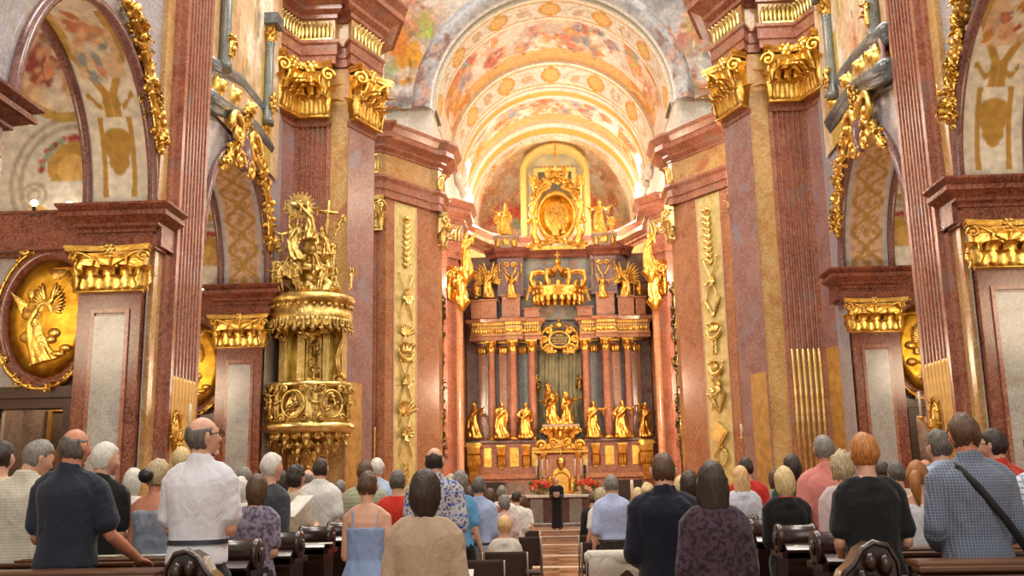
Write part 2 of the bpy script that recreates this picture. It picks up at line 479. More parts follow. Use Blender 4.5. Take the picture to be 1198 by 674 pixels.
# ------------------------------------------------------------------ voxel-joined figures
def remesh(mb, voxel, name, mats, smooth=2, disp=None, adapt=0):
    me = mb.mesh('tmp', mats); o = bpy.data.objects.new('tmp', me); COL.objects.link(o)
    m = o.modifiers.new('r', 'REMESH'); m.mode = 'VOXEL'; m.voxel_size = voxel; m.use_smooth_shade = True
    if smooth: s = o.modifiers.new('s', 'SMOOTH'); s.iterations = smooth; s.factor = .5
    dg = bpy.context.evaluated_depsgraph_get()
    out = bpy.data.meshes.new_from_object(o.evaluated_get(dg)); out.name = name
    bpy.data.objects.remove(o); bpy.data.meshes.remove(me)
    out.materials.clear()
    for x in (mats if isinstance(mats, (list, tuple)) else [mats]): out.materials.append(x)
    if disp:
        n = len(out.vertices); co = np.empty(n*3, np.float32); no = np.empty(n*3, np.float32)
        out.vertices.foreach_get('co', co); out.vertex_normals.foreach_get('vector', no)
        co = co.reshape(-1, 3); no = no.reshape(-1, 3)
        co += no*disp(co)[:, None]
        out.vertices.foreach_set('co', co.ravel())
    out.polygons.foreach_set('use_smooth', [True]*len(out.polygons)); out.update()
    return out
def folds(amp, fx=9, fz=3.2, seed=0):
    def d(co):
        a = np.arctan2(co[:, 0], -co[:, 1])
        return amp*((fbm(a*fx*.35+co[:, 2]*1.2, co[:, 2]*fz, seed, 3)-.5)*2)
    return d

HEAD_C = Vector((0, .012, 1.635)); NECK = Vector((0, -.01, 1.52))
def head_pt(d, k=1.0):
    x, y, z = d
    rx, ry, rz = .077, .097, .116
    if z < 0:
        q = -z; rx *= 1-.22*q*q; ry *= (1-.12*q) if y > 0 else (1-.30*q)
    return Vector((x*rx*k, y*ry*k, z*rz*k))
def head_mb(mb, R, fem=False):
    """head with face facing +y, R = rotation about the neck"""
    T = Matrix.Translation(NECK) @ R @ Matrix.Translation(HEAD_C-NECK)
    n, m = 20, 14; rings = []
    for k in range(m+1):
        a = max(-PI/2+.1, min(PI/2-.1, -PI/2+PI*k/m))
        rings.append([head_pt((math.cos(2*PI*i/n)*math.cos(a), math.sin(2*PI*i/n)*math.cos(a), math.sin(a))) for i in range(n)])
    mb.rings(rings, 0, True, T)
    mb.tube([(0, .083, .022), (0, .1, -.012), (0, .108, -.026)], [.009, .013, .015], 8, 0, T)      # nose
    mb.ball((-.011, .098, -.03), .009, 6, 0, T); mb.ball((.011, .098, -.03), .009, 6, 0, T)
    mb.tube([(-.045, .07, .03), (-.02, .087, .034), (.02, .087, .034), (.045, .07, .03)], [.009, .012, .012, .009], 6, 0, T)   # brow
    mb.ball((0, .086, -.056), (.024, .012, .006), 8, 0, T); mb.ball((0, .085, -.067), (.02, .012, .007), 8, 0, T)               # lips
    mb.ball((0, .076, -.096), (.022, .016, .016), 8, 0, T)                                                                        # chin
    for s in (-1, 1):
        mb.ball((s*.045, .058, -.02), (.024, .024, .024), 8, 0, T)                                                                # cheek
        E = T @ Matrix.Translation((s*.08, -.006, 0)) @ Matrix.Rotation(s*.35, 4, 'Z')
        mb.ball((0, 0, 0), (.008, .02, .032), 10, 0, E); mb.ball((s*.004, -.006, .004), (.008, .018, .028), 8, 0, E)
    return T
HAIR = {}
def hair_mb(style, T, seed=0):
    mb = MB(); n, m = 36, 22; rings = []; rnd = random.Random(seed)
    for k in range(m+1):
        a = max(-PI/2+.06, min(PI/2-.06, -PI/2+PI*k/m)); ring = []
        for i in range(n):
            az = 2*PI*i/n; d = Vector((math.cos(az)*math.cos(a), math.sin(az)*math.cos(a), math.sin(a)))
            p = head_pt(d); hl = .62-.25*abs(d.x)                         # hairline height on the forehead
            face = d.y > -.02+.25*max(0, d.z) and d.z < hl and not (d.y < .3 and d.z > .1)
            wob = (.014 if style == 'long' and d.z < .2 else .008)*(mnoise.noise(Vector((d.x*4+seed, d.y*4, d.z*2)))+.4*mnoise.noise(Vector((d.x*14, d.y*14, d.z*5+seed))))
            k_ = 1.0
            if style == 'short':
                k_ = .82 if (face or d.z < -.6) else 1.02+.1*max(0, min(1, (d.z+.5)/.6))+.03*max(0, d.z)
            elif style == 'crop':
                k_ = .82 if (face or d.z < -.55) else 1.015+.055*max(0, min(1, (d.z+.5)/.6))
            elif style == 'bald':
                top = d.z > .42 and d.y > -.75
                k_ = .82 if (face or d.z < -.58 or top) else 1.015+.04*max(0, min(1, (d.z+.55)/.4))
            elif style == 'bob':
                k_ = .82 if face else 1.17
            elif style == 'curly':
                k_ = .82 if (face or d.z < -.75) else 1.2; wob *= 2.4
            elif style == 'long':
                k_ = .82 if face else 1.15
            elif style == 'updo':
                k_ = .82 if (face or d.z < -.6) else 1.13
            q = p*k_ + d*(wob if k_ > 1 else 0)
            if k_ > 1 and style == 'bob' and d.z < 0: q = Vector((q.x*(1+.18*-d.z), q.y*(1+.2*-d.z)-.01*-d.z, q.z*1.22))
            if k_ > 1 and style == 'long' and d.z < 0:
                t = -d.z; q = Vector((q.x*(1+.55*t) if abs(q.x) > .02 else q.x, q.y*(1-.1*t)-.06*t, q.z*(1+1.75*t)))
            ring.append(q)
        rings.append(ring)
    mb.rings(rings, 0, True, T)
    if style == 'pony':
        pass
    return mb
def chain(mb, pts, rad, n=12, mi=0, ell=None): mb.tube(pts, rad, n, mi, None, ell)
def hand(mb, wrist, fwd, palm_n, s, side=1, curl=.5, mi=0):
    """palm plus five bent fingers; fwd: finger direction, palm_n: palm normal"""
    f = Vector(fwd).normalized(); p = Vector(palm_n); p = (p-f*p.dot(f)).normalized(); l = f.cross(p)*side    # l points to the thumb side
    w = Vector(wrist)
    mb.tube([w-f*.02*s, w+f*.03*s, w+f*.088*s], [.026*s, .034*s, .04*s], 10, mi, None, [.8, .55, .45], l)
    for k, (o, L) in enumerate(((.029, .078), (.010, .088), (-.010, .082), (-.029, .064))):
        b = w+f*.083*s+l*o*s; c = curl
        d1 = (f*math.cos(c*.6)+p*math.sin(c*.6)); d2 = (f*math.cos(c*1.5)+p*math.sin(c*1.5)); d3 = (f*math.cos(c*2.2)+p*math.sin(c*2.2))
        q1 = b+d1*L*.42*s; q2 = q1+d2*L*.34*s; q3 = q2+d3*L*.26*s
        mb.tube([b-f*.02*s, b, q1, q2, q3], [.009*s, .0095*s, .009*s, .0082*s, .0068*s], 8, mi)
    b = w+f*.028*s+l*.028*s; t1 = (f*.6+l*.75+p*.3).normalized(); t2 = (f*.9+l*.2+p*.45).normalized()
    mb.tube([b-l*.01*s, b+t1*.04*s, b+t1*.04*s+t2*.045*s], [.013*s, .0115*s, .009*s], 8, mi)
ARMS = {
    'side':   ((.238, -.02, 1.12), (.13, .21, 1.03), (-.8, .45, -.1), (0, -.4, .9), .8),   # elbow, wrist, hand direction, palm normal for the right (+x) arm
    'hang':   ((.225, -.045, 1.12), (.235, .03, .87), (0, .15, -1), (-1, 0, 0), .5),
    'book':   ((.205, -.01, 1.115), (.10, .24, 1.13), (-.75, .6, .35), (-.2, .3, .9), .9),
    'fold':   ((.212, .03, 1.12), (.02, .2, 1.17), (-1, .1, .05), (0, -1, 0), .7),
    'front':  ((.208, -.01, 1.10), (.07, .22, 1.0), (-.8, .45, -.2), (0, -.4, .9), .8),
    'rail':   ((.27, .04, 1.13), (.32, .28, .97), (.05, 1, -.25), (0, -.2, -1), .25),
    'up':     ((.34, .05, 1.55), (.42, .12, 1.80), (.3, .3, .9), (0, 1, 0), .5),
    'out':    ((.42, .08, 1.33), (.60, .26, 1.45), (.8, .5, .2), (0, 0, 1), .4),
    'chest':  ((.27, .02, 1.14), (.05, .17, 1.27), (-.9, .2, .4), (0, -1, 0), .4),
    'hip':    ((.38, -.06, 1.15), (.2, .03, 1.0), (-.8, .2, -.5), (0, -1, 0), .6),
    'lap':    ((.25, .08, 1.12), (.12, .3, 1.0), (-.4, .8, -.2), (0, 0, -1), .4),
}
def arm_pts(kind, side, sw):
    e, w, f, p, c = ARMS[kind]; k = sw/.19
    mir = lambda v: Vector((v[0]*side, v[1], v[2]))
    ev = mir(e); ev.x += side*(sw-.19); wv = mir(w)
    return Vector((side*sw, -.005, 1.405)), ev, wv, mir(f), mir(p), c
TORSO = [(.80, .145, .10, .0), (.90, .172, .118, -.012), (.98, .168, .115, -.008), (1.08, .15, .105, .0), (1.2, .165, .115, .0), (1.3, .182, .12, -.005), (1.37, .188, .112, -.01), (1.42, .175, .092, -.012), (1.46, .12, .072, -.012), (1.495, .07, .062, -.01)]
TORSO_F = [(.80, .15, .105, .0), (.90, .178, .12, -.015), (.98, .168, .112, -.008), (1.08, .138, .098, .0), (1.2, .148, .112, .008), (1.28, .16, .118, .008), (1.36, .165, .1, -.008), (1.42, .148, .08, -.012), (1.46, .10, .065, -.012), (1.495, .06, .056, -.01)]
def torso_rings(T, sx, belly, z0, z1, inf, n=24, flare=0, drop=0):
    def at(z):
        for a, b in zip(T, T[1:]):
            if a[0] <= z <= b[0]:
                t = (z-a[0])/(b[0]-a[0]); return [a[i]*(1-t)+b[i]*t for i in range(4)]
        return list(T[0] if z < T[0][0] else T[-1])
    zs = [z0]+[t[0] for t in T if z0+.02 < t[0] < z1-.01]+[z1]; out = []
    for z in zs:
        _, rx, ry, yc = at(z); by = belly*math.exp(-((z-1.05)/.16)**2)
        rx = rx*.86*sx*(1+.35*by)+inf+flare*max(0, 1.1-z); ry = ry*(1+by)+inf+flare*max(0, 1.1-z)*.8
        out.append([Vector((math.copysign(abs(math.cos(2*PI*i/n))**.85, math.cos(2*PI*i/n))*rx, yc+by*.04+math.copysign(abs(math.sin(2*PI*i/n))**.9, math.sin(2*PI*i/n))*ry, z-drop)) for i in range(n)])
    return out
def build_figure(sp):
    """sp: dict of proportions and pose. returns dict of MBs: body, top, bottom, hair and head transform (in 1.75 m units)"""
    fem = sp.get('fem', False); T = TORSO_F if fem else TORSO; sx = sp.get('wide', 1.0); belly = sp.get('belly', .0)
    sw = (.138 if fem else .156)*sx; ak = (.86 if fem else 1.0)*sp.get('limb', 1.0)
    seated = sp.get('seated', False)
    body = MB(); R = Matrix.Rotation(sp.get('yaw', 0), 4, 'Z') @ Matrix.Rotation(-sp.get('nod', 0), 4, 'X') @ Matrix.Rotation(sp.get('roll', 0), 4, 'Y')
    body.rings(torso_rings(T, sx, belly, .80, 1.495, 0))
    HT = head_mb(body, R, fem)
    body.tube([(0, -.015, 1.42), (0, -.012, 1.5), HT @ Vector((0, -.018, -.06))], [.07*ak, .058*ak, .056*ak], 12)
    for s in (-1, 1):                                                                  # trapezius
        body.tube([(s*.02, -.02, 1.49), (s*.09, -.018, 1.445), (s*sw, -.01, 1.40)], [.03, .04, .045*ak], 8)
    arms = {}
    for s, k in ((1, sp.get('armR', 'hang')), (-1, sp.get('armL', 'hang'))):
        sh, el, wr, f, p, c = arm_pts(k, s, sw); arms[s] = (sh, el, wr)
        body.tube([sh, sh.lerp(el, .5), el], [.05*ak, .044*ak, .037*ak], 12)
        body.tube([el, el.lerp(wr, .3), wr], [.038*ak, .039*ak, .026*ak], 12)
        hand(body, wr, f, p, ak**.5, s, c)
    legs = {}
    for s in (-1, 1):
        if seated: hp, kn, an = Vector((s*.09, .0, .88)), Vector((s*.11, .42, .90)), Vector((s*.11, .40, .50))
        else: hp, kn, an = Vector((s*.088, -.005, .88)), Vector((s*.1, .015, .48)), Vector((s*.105, -.02, .09))
        legs[s] = (hp, kn, an)
        body.tube([hp, hp.lerp(kn, .5), kn], [.088*ak, .074*ak, .056*ak], 12)
        body.tube([kn, kn.lerp(an, .35), an], [.055*ak, .056*ak, .037*ak], 12)
        body.tube([an+Vector((0, -.03, -.03)), an+Vector((0, .06, -.045)), an+Vector((0, .16, -.06))], [.035, .038, .026], 8)
    return dict(body=body, T=T, sx=sx, sw=sw, ak=ak, belly=belly, HT=HT, arms=arms, legs=legs, fem=fem)
def top_mb(fg, sleeve, hem=.92, neck=1.47, loose=.016, strap=False, flare=0, collar=False):
    mb = MB(); mb.rings(torso_rings(fg['T'], fg['sx'], fg['belly'], hem, neck, loose, 28, flare))
    ak = fg['ak']
    for s in (-1, 1):
        sh, el, wr = fg['arms'][s]
        if sleeve != 'none':
            sw = fg['sw']
            mb.tube([(s*.05, -.018, min(neck, 1.475)), (s*.1, -.016, 1.455), (s*sw, -.01, 1.41)], [.036+loose*.4, .045+loose*.4, .05*ak+loose*.5], 10)
            g = loose*.62
            if sleeve == 'short':
                q = sh.lerp(el, .78); mb.tube([sh, sh.lerp(el, .4), q], [.056*ak+g, .053*ak+g*1.3, .052*ak+g*1.6], 14)
            elif sleeve == 'half':
                mb.tube([sh, sh.lerp(el, .5), el], [.056*ak+g, .053*ak+g*1.3, .05*ak+g*1.7], 14)
                mb.tube([el, el.lerp(wr, .12)], [.05*ak+g*1.6, .048*ak+g*1.6], 14)
            else:
                mb.tube([sh, sh.lerp(el, .5), el], [.057*ak+g, .052*ak+g, .046*ak+g], 14)
                mb.tube([el, el.lerp(wr, .4), el.lerp(wr, .95)], [.046*ak+g, .045*ak+g, .034*ak+g], 14)
        elif strap:
            mb.tube([(s*.09, -.1, neck-.02), (s*.1, -.07, 1.44), (s*.1, 0, 1.47), (s*.09, .07, 1.42)], .012, 8)
    if not collar and neck > 1.45:
        mb.rings([[Vector((math.cos(a)*r, -.014+math.sin(a)*r*.95, z-.014*math.sin(a))) for a in [2*PI*i/20 for i in range(20)]] for z, r in ((1.42, .115), (1.46, .095), (1.492, .08))])
    if collar:
        mb.rings([[Vector((math.cos(a)*r, -.014+math.sin(a)*r*.95, z-.018*math.sin(a))) for a in [2*PI*i/20 for i in range(20)]] for z, r in ((1.44, .1), (1.475, .088), (1.505, .079), (1.535, .074))])
    return mb
def bottom_mb(fg, kind, waist=1.02, seated=False, loose=.014):
    mb = MB(); fe = fg
    if kind == 'skirt':
        n = 28
        R = torso_rings(fe['T'], fe['sx'], fe['belly'], .86, waist, loose)
        lo = fe.get('hemz', .42)
        mb.rings([[Vector((p.x*(1+.25*(0.86-z)), p.y*(1+.35*(.86-z)), z)) for p in R[0]] for z in (lo, lo*.4+.45, .75)]+R)
    else:
        mb.rings(torso_rings(fe['T'], fe['sx'], fe['belly'], .80, waist, loose))
        for s in (-1, 1):
            hp, kn, an = fe['legs'][s]; ak = fe['ak']
            mb.tube([hp, hp.lerp(kn, .5), kn], [.094*ak+loose, .08*ak+loose, .066*ak+loose], 14)
            mb.tube([kn, kn.lerp(an, .5), an+(kn-an).normalized()*.03], [.066*ak+loose, .064*ak+loose, .058*ak+loose], 14)
    return mb
def robe_mb(fg, hem=.02, spread=1.35, k=9, tw=2.0, amp=.05, hipshift=0.0, seed=0):
    """heavy draped robe for statues: folded rings from chest to ground plus sleeves"""
    mb = MB(); n = 54; rings = []
    R0 = torso_rings(fg['T'], fg['sx'], 0, .80, 1.47, .02)
    for j in range(15):
        z = hem+(1.47-hem)*j/14
        t = max(0, (1.0-z)/1.0); rx = (.155+.11*t*spread) if z < 1.25 else .18-(z-1.25)*.42
        ry = (.125+.10*t*spread) if z < 1.25 else .12-(z-1.25)*.2
        ring = []
        for i in range(n):
            a = 2*PI*i/n
            f = 1+amp*(1+2.2*t)*math.sin(k*a+tw*z*3+seed)+amp*1.3*math.sin((k-4)*a-tw*z*5+seed*2)
            ring.append(Vector((math.cos(a)*rx*f+hipshift*math.sin((z-.1)*2.4), math.sin(a)*ry*f, z)))
        rings.append(ring)
    mb.rings(rings)
    for s in (-1, 1):
        sh, el, wr = fg['arms'][s]
        mb.tube([sh, sh.lerp(el, .5), el, el.lerp(wr, .4)], [.075, .075, .08, .07], 10)
        mb.tube([el, el+Vector((s*.01, -.02, -.16)), el+Vector((0, -.02, -.34))], [.07, .055, .02], 8)
    # diagonal mantle
    mb.tube([(-.16, .1, 1.36), (0, .17, 1.15), (.17, .13, .98), (.2, -.08, .86), (.1, -.2, .8)], [.05, .07, .075, .07, .05], 10)
    mb.tube([(.17, .13, .98), (.22, .15, .6), (.2, .16, .2)], [.06, .06, .05], 8)
    return mb
def wing_mb(s, L=.9):
    mb = MB()
    for k in range(9):
        t = k/8; a = 1.35-1.75*t; ln = L*(1-.35*t)
        M = TM(s*.06, -.12, 1.38-.03*k, 0) @ Matrix.Rotation(s*(PI/2-a), 4, 'Y')
        leaf(mb, M, ln, .13, -.25, 6, 0, 1, .12)
    mb.tube([(s*.04, -.1, 1.32), (s*.2, -.16, 1.5), (s*.3, -.18, 1.75)], [.05, .05, .03], 8)
    return mb
_ST = {}
def statue_mesh(key, mat=None, voxel=.02, **kw):
    """one continuous carved figure, facing +y"""
    if key in _ST: return _ST[key]
    rnd = random.Random(key)
    sp = dict(fem=kw.get('fem', False), wide=kw.get('wide', 1), armR=kw.get('armR', 'out'), armL=kw.get('armL', 'chest'), yaw=kw.get('yaw', 0), nod=kw.get('nod', 0), limb=1.1)
    fg = build_figure(sp); mb = fg['body']
    if kw.get('robe', True): mb.merge(robe_mb(fg, seed=rnd.random()*6, hipshift=kw.get('hip', .03)))
    hb = hair_mb(kw.get('hair', 'long'), fg['HT'], rnd.randrange(99)); mb.merge(hb)
    if kw.get('beard', False): mb.tube([fg['HT'] @ Vector(p) for p in ((0, .075, -.07), (0, .08, -.12), (0, .07, -.17))], [.045, .04, .015], 8)
    if kw.get('mitre', False): mb.lathe([(.08, 1.72), (.095, 1.82), (.05, 1.95), (.01, 2.02)], 12)
    if kw.get('base', True): mb.lathe([(.3, -.02), (.3, .04), (.25, .06)], 16)
    me = remesh(mb, voxel, key, mat or GOLDW, 1, folds(.012, 16, 5, rnd.randrange(99)))
    _ST[key] = me; return me
def putto_mesh(key, mat=None, voxel=.022, **kw):
    if key in _ST: return _ST[key]
    sp = dict(fem=False, wide=.92, limb=1.35, belly=.25, armR=kw.get('armR', 'out'), armL=kw.get('armL', 'up'), yaw=kw.get('yaw', 0), seated=kw.get('seated', False))
    fg = build_figure(sp); mb = fg['body']
    HT = fg['HT'] @ Matrix.Scale(1.35, 4)
    mb.ball((0, 0, 0), (.115, .13, .145), 14, 0, HT); mb.merge(hair_mb('curly', HT, 3))
    mb.tube([(-.2, .08, .95), (0, .15, .9), (.2, .1, .98), (.3, -.05, 1.1)], [.06, .07, .06, .04], 8)
    if kw.get('wings', True): mb.merge(wing_mb(1, .55)); mb.merge(wing_mb(-1, .55))
    me = remesh(mb, voxel, key, mat or GOLDW, 1); _ST[key] = me; return me
WORLD_S, EXPO, L_WEST, L_CLER, L_DOME, L_CH, L_FILL = .8, .3, 470, 780, 1700, 220, 480
# ------------------------------------------------------------------ nave
SIDE = {-1: 'left', 1: 'right'}
W = 6.5
def arch_z(y, yc, ry, zs, rz):
    t = 1-((y-yc)/ry)**2
    return zs+rz*math.sqrt(max(0, t))
RY, ZS, RZ = 2.15, 6.12, 2.5
def yc_of(yo): return 13.05+yo
def face(p0, p1, side):
    """frame on a plan edge p0->p1; outward normal to the left*side. returns centre, width, rot so that local -y is outward and x runs along"""
    a, b = Vector(p0), Vector(p1); t = (b-a).normalized(); n = Vector((-t.y, t.x))*side
    return (a+b)/2, (b-a).length, math.atan2(n.x, -n.y), n
def fluted(mb, p0, p1, side, z0, z1, nfl, margin=.1, depth=.05, mi=0, ret=.25):
    """fluted pilaster face with short returns"""
    a, b = Vector(p0), Vector(p1); t = (b-a); L = t.length; t = t/L; n = Vector((-t.y, t.x))*side
    pts = [a-n*ret, a]; fw = (L-2*margin)/nfl; cs = []
    for k in range(nfl):
        x0 = margin+fw*k+fw*.14; x1 = margin+fw*(k+1)-fw*.14
        cs.append((x0+x1)/2)
        for j in range(7):
            an = PI*j/6; x = (x0+x1)/2-math.cos(an)*(x1-x0)/2
            pts.append(a+t*x-n*depth*math.sin(an)**.7)
    pts += [b, b-n*ret]
    m = len(pts)
    vs = [(p.x, p.y, z0) for p in pts]+[(p.x, p.y, z1) for p in pts]
    mb.add(vs, [(i, i+1, m+i+1, m+i) for i in range(m-1)], mi)
    return [a+t*c for c in cs], fw*.36, n
def rods(parent, pos, r, n, z0, z1, mat, name='gilded_rod'):
    me = None
    for p in pos:
        if me is None:
            me = MB().tube([(0, 0, z0), (0, 0, z1-.04), (0, 0, z1)], [r, r, r*.7], 10).mesh(name, mat)
        link(name, me, parent, (p.x-n.x*r*.35, p.y-n.y*r*.35, 0))
def relief_panel(name, parent, p0, p1, side, z0, z1, mat, t0, t1, out=.012):
    a, b = Vector(p0), Vector(p1); n = face(p0, p1, side)[3]
    q0, q1 = a.lerp(b, t0)+n*out, a.lerp(b, t1)+n*out
    mb = MB(); mb.plan([(q0.x, q0.y), (q1.x, q1.y), (q1.x-n.x*out*2, q1.y-n.y*out*2), (q0.x-n.x*out*2, q0.y-n.y*out*2)], z0, z1)
    return mb.build(name, mat, parent)
CORN = [(0, 0), (.05, .02), (.05, .1), (.14, .16), (.14, .24), (.3, .36), (.36, .38), (.36, .5), (.3, .56), (.42, .66), (.42, .72), (0, .76)]
def prof(pts, z, h, o=1.0): return [(a*o, z+b*h) for a, b in pts]

# ---- floor
def floor_mat():
    m, nt, b = nodes_of('floor_marble')
    tc = nt.nodes.new('ShaderNodeTexCoord')
    ck = nt.nodes.new('ShaderNodeTexChecker'); ck.inputs['Scale'].default_value = 1.6
    ck.inputs['Color1'].default_value = lin4('b98a68'); ck.inputs['Color2'].default_value = lin4('8a5a42')
    nt.links.new(tc.outputs['Object'], ck.inputs['Vector'])
    n = tex(nt, 'ShaderNodeTexNoise', 3, Detail=6); r = ramp(nt, [(.3, 'b0a8a0'), (.7, 'ffffff')], n.outputs['Fac'])
    c = mixn(nt, 1.0, ck.outputs[0], r.outputs[0], 'MULTIPLY'); nt.links.new(c, b.inputs['Base Color']); b.inputs['Roughness'].default_value = .2
    return m
fl = MB().box(-12, 12, -2, 54, -.3, 0).build('floor', floor_mat()); struct(fl)
st = MB()
st.box(-7, 7.4, 29.0, 54, 0, .15); st.box(-7, 7.4, 29.45, 54, .15, .30)
so = st.build('trim_1', marble('step_marble', '9c6a4e', 'b98764', 'd9c0a4', None, 1.2, .25)); struct(so)
st = MB()
st.box(-7, 7.4, 28.97, 29.05, .13, .155); st.box(-7, 7.4, 29.42, 29.5, .28, .305)
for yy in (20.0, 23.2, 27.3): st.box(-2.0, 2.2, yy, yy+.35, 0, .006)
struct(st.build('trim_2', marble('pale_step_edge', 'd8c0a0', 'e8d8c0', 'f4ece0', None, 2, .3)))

# ---- nave wall with the chapel arches, both sides
for s in (-1, 1):
    mb = MB()
    ys = [4.0]
    arches = [(yc_of(-6.5), RY), (yc_of(0), RY), (yc_of(6.5), RY)]
    def topz(y): return 14.0
    segs = []
    y = 4.0
    for yc, ry in arches:
        if yc-ry > y: segs.append((y, yc-ry, None))
        segs.append((max(y, yc-ry), yc+ry, yc)); y = yc+ry
    segs.append((y, 22.6, None))
    for y0, y1, yc in segs:
        n = 1 if yc is None else 40
        for i in range(n):
            ya, yb = y0+(y1-y0)*i/n, y0+(y1-y0)*(i+1)/n
            za = 0 if yc is None else arch_z(ya, yc, RY, ZS, RZ); zb = 0 if yc is None else arch_z(yb, yc, RY, ZS, RZ)
            mb.add([(s*W, ya, za), (s*W, yb, zb), (s*W, yb, 14), (s*W, ya, 14)], [(0, 1, 2, 3)])
    struct(mb.build('wall_'+SIDE[s], LILAC))
    # outer wall of the chapels and transept so nothing is open behind
    mb = MB(); mb.box(s*11.2-.15, s*11.2+.15, -2, 36, 0, 14)
    struct(mb.build('wall_%s_outer' % SIDE[s], CREAM))

# ---- painted surfaces
def strap_band(u, v, seed, figs=True, ground='ece3d2', ochre='c0943f'):
    """cream soffit with painted ochre strapwork; u across 0..1, v up 0..1"""
    C = np.ones((len(u), 3))*np.array(lin(ground))
    C = C*(.93+.14*fbm(u*6, v*20, seed)[:, None])
    x = np.abs(u-.5)*2
    def band(c, d, w): return 1-sstep(w*.7, w, np.abs(c-d))
    vv = v*10
    # lower framed panel
    inside = ((vv > .6) & (vv < 3.9)).astype(float)
    C = mixc(C, ochre, inside*band(x, .46, .09)); C = mixc(C, ochre, (x < .52)*band(vv, .75, .2)); C = mixc(C, ochre, (x < .52)*band(vv, 3.8, .13))
    C = mixc(C, 'f0e8d8', inside*(x < .36))
    for k, (yy, r) in enumerate(((2.9, .3), (2.45, .24), (2.0, .2), (1.7, .12))):
        C = mixc(C, ochre, (1-sstep(r*.8, r, np.sqrt((x*.55)**2+((vv-yy)*.5)**2))))
    C = mixc(C, ochre, (x < .75)*(1-sstep(.1, .2, np.abs(vv-4.6-.25*np.cos(x*9))))*(fbm(u*20, v*40, seed+2) > .36))
    C = mixc(C, ochre, (1-sstep(.1, .16, np.abs(x-.12-.62*np.clip((vv-4.9)/1.8, 0, 1))))*((vv > 3.9) & (vv < 9.4)))
    C = mixc(C, 'caa45c', (vv > 6.7)*(vv < 9.3)*band(x, .78, .14))
    if figs:
        rnd = random.Random(seed)
        C = mixc(C, 'e2c39c', (vv > 5.6)*(vv < 9.4)*(x < .7)*sstep(.3, .6, fbm(u*5, v*14, seed+5)))
        for k in range(20):
            cx = .5+rnd.uniform(-.28, .28); cy = rnd.uniform(.56, .92)
            C = blob(C, u, v*2.6, cx, cy*2.6, rnd.uniform(.06, .13), rnd.uniform(.04, .09), rnd.choice(('c47d5c', 'd99b76', 'b4604c', 'e2b08c', '9aa0a0', 'c98a3a', 'e8c6a0')), rnd.uniform(0, 3), .3, .5, k)
    C = mixc(C, 'efe6d6', (x > .9)*1.0)
    return C
def scroll_band(u, v, seed, ground='d9b294', ochre='b98f45', edge='c6c3c6'):
    C = np.ones((len(u), 3))*np.array(lin(ground)); C = C*(.93+.14*fbm(u*6, v*20, seed)[:, None])
    x = (u-.5)*2
    t = v*11
    ph = np.abs(np.abs(x)-.28*(1+np.sin(t*PI))-.04); C = mixc(C, ochre, 1-sstep(.07, .13, ph))
    C = mixc(C, ochre, 1-sstep(.1, .2, np.sqrt(x**2+((t % 1)-.5)**2*.35)))
    C = mixc(C, ochre, (fbm(u*12, v*60, seed+3) > .56)*(np.abs(x) < .55)*.8)
    C = mixc(C, edge, sstep(.66, .7, np.abs(x))); C = mixc(C, ground, (v < .03)*1.0)
    return C
def fresco(u, v, seed, sky, clouds, robes, figs, ar=1.0, groundc=None, arch=None):
    """brushy sky, clouds and groups of figures; figs: list of (cx, cy, h, lean)"""
    rnd = random.Random(seed); x = u*ar; y = v
    C = np.ones((len(u), 3))*np.array(lin(sky[0]))
    C = mixc(C, sky[1], sstep(.35, .65, fbm(x*3, y*3, seed)))
    for k, c in enumerate(clouds):
        C = mixc(C, c, sstep(.48, .66, fbm(x*4.2+k*7, y*4.2, seed+10+k)))
    if groundc: C = mixc(C, groundc, sstep(.35, .05, y+.2*(fbm(x*6, y*6, seed+4)-.5)))
    for (cx, cy, h, lean) in figs: C = painted_figure(C, x, y, cx*ar, cy, h, rnd, robes, lean)
    g = fbm(x*22, y*22, seed+31, 3); C = C*(.78+.44*g)[:, None]
    return C
def crowd(rnd, n, x0, x1, y0, y1, h0, h1):
    return [(rnd.uniform(x0, x1), rnd.uniform(y0, y1), rnd.uniform(h0, h1), rnd.uniform(-.6, .6)) for _ in range(n)]

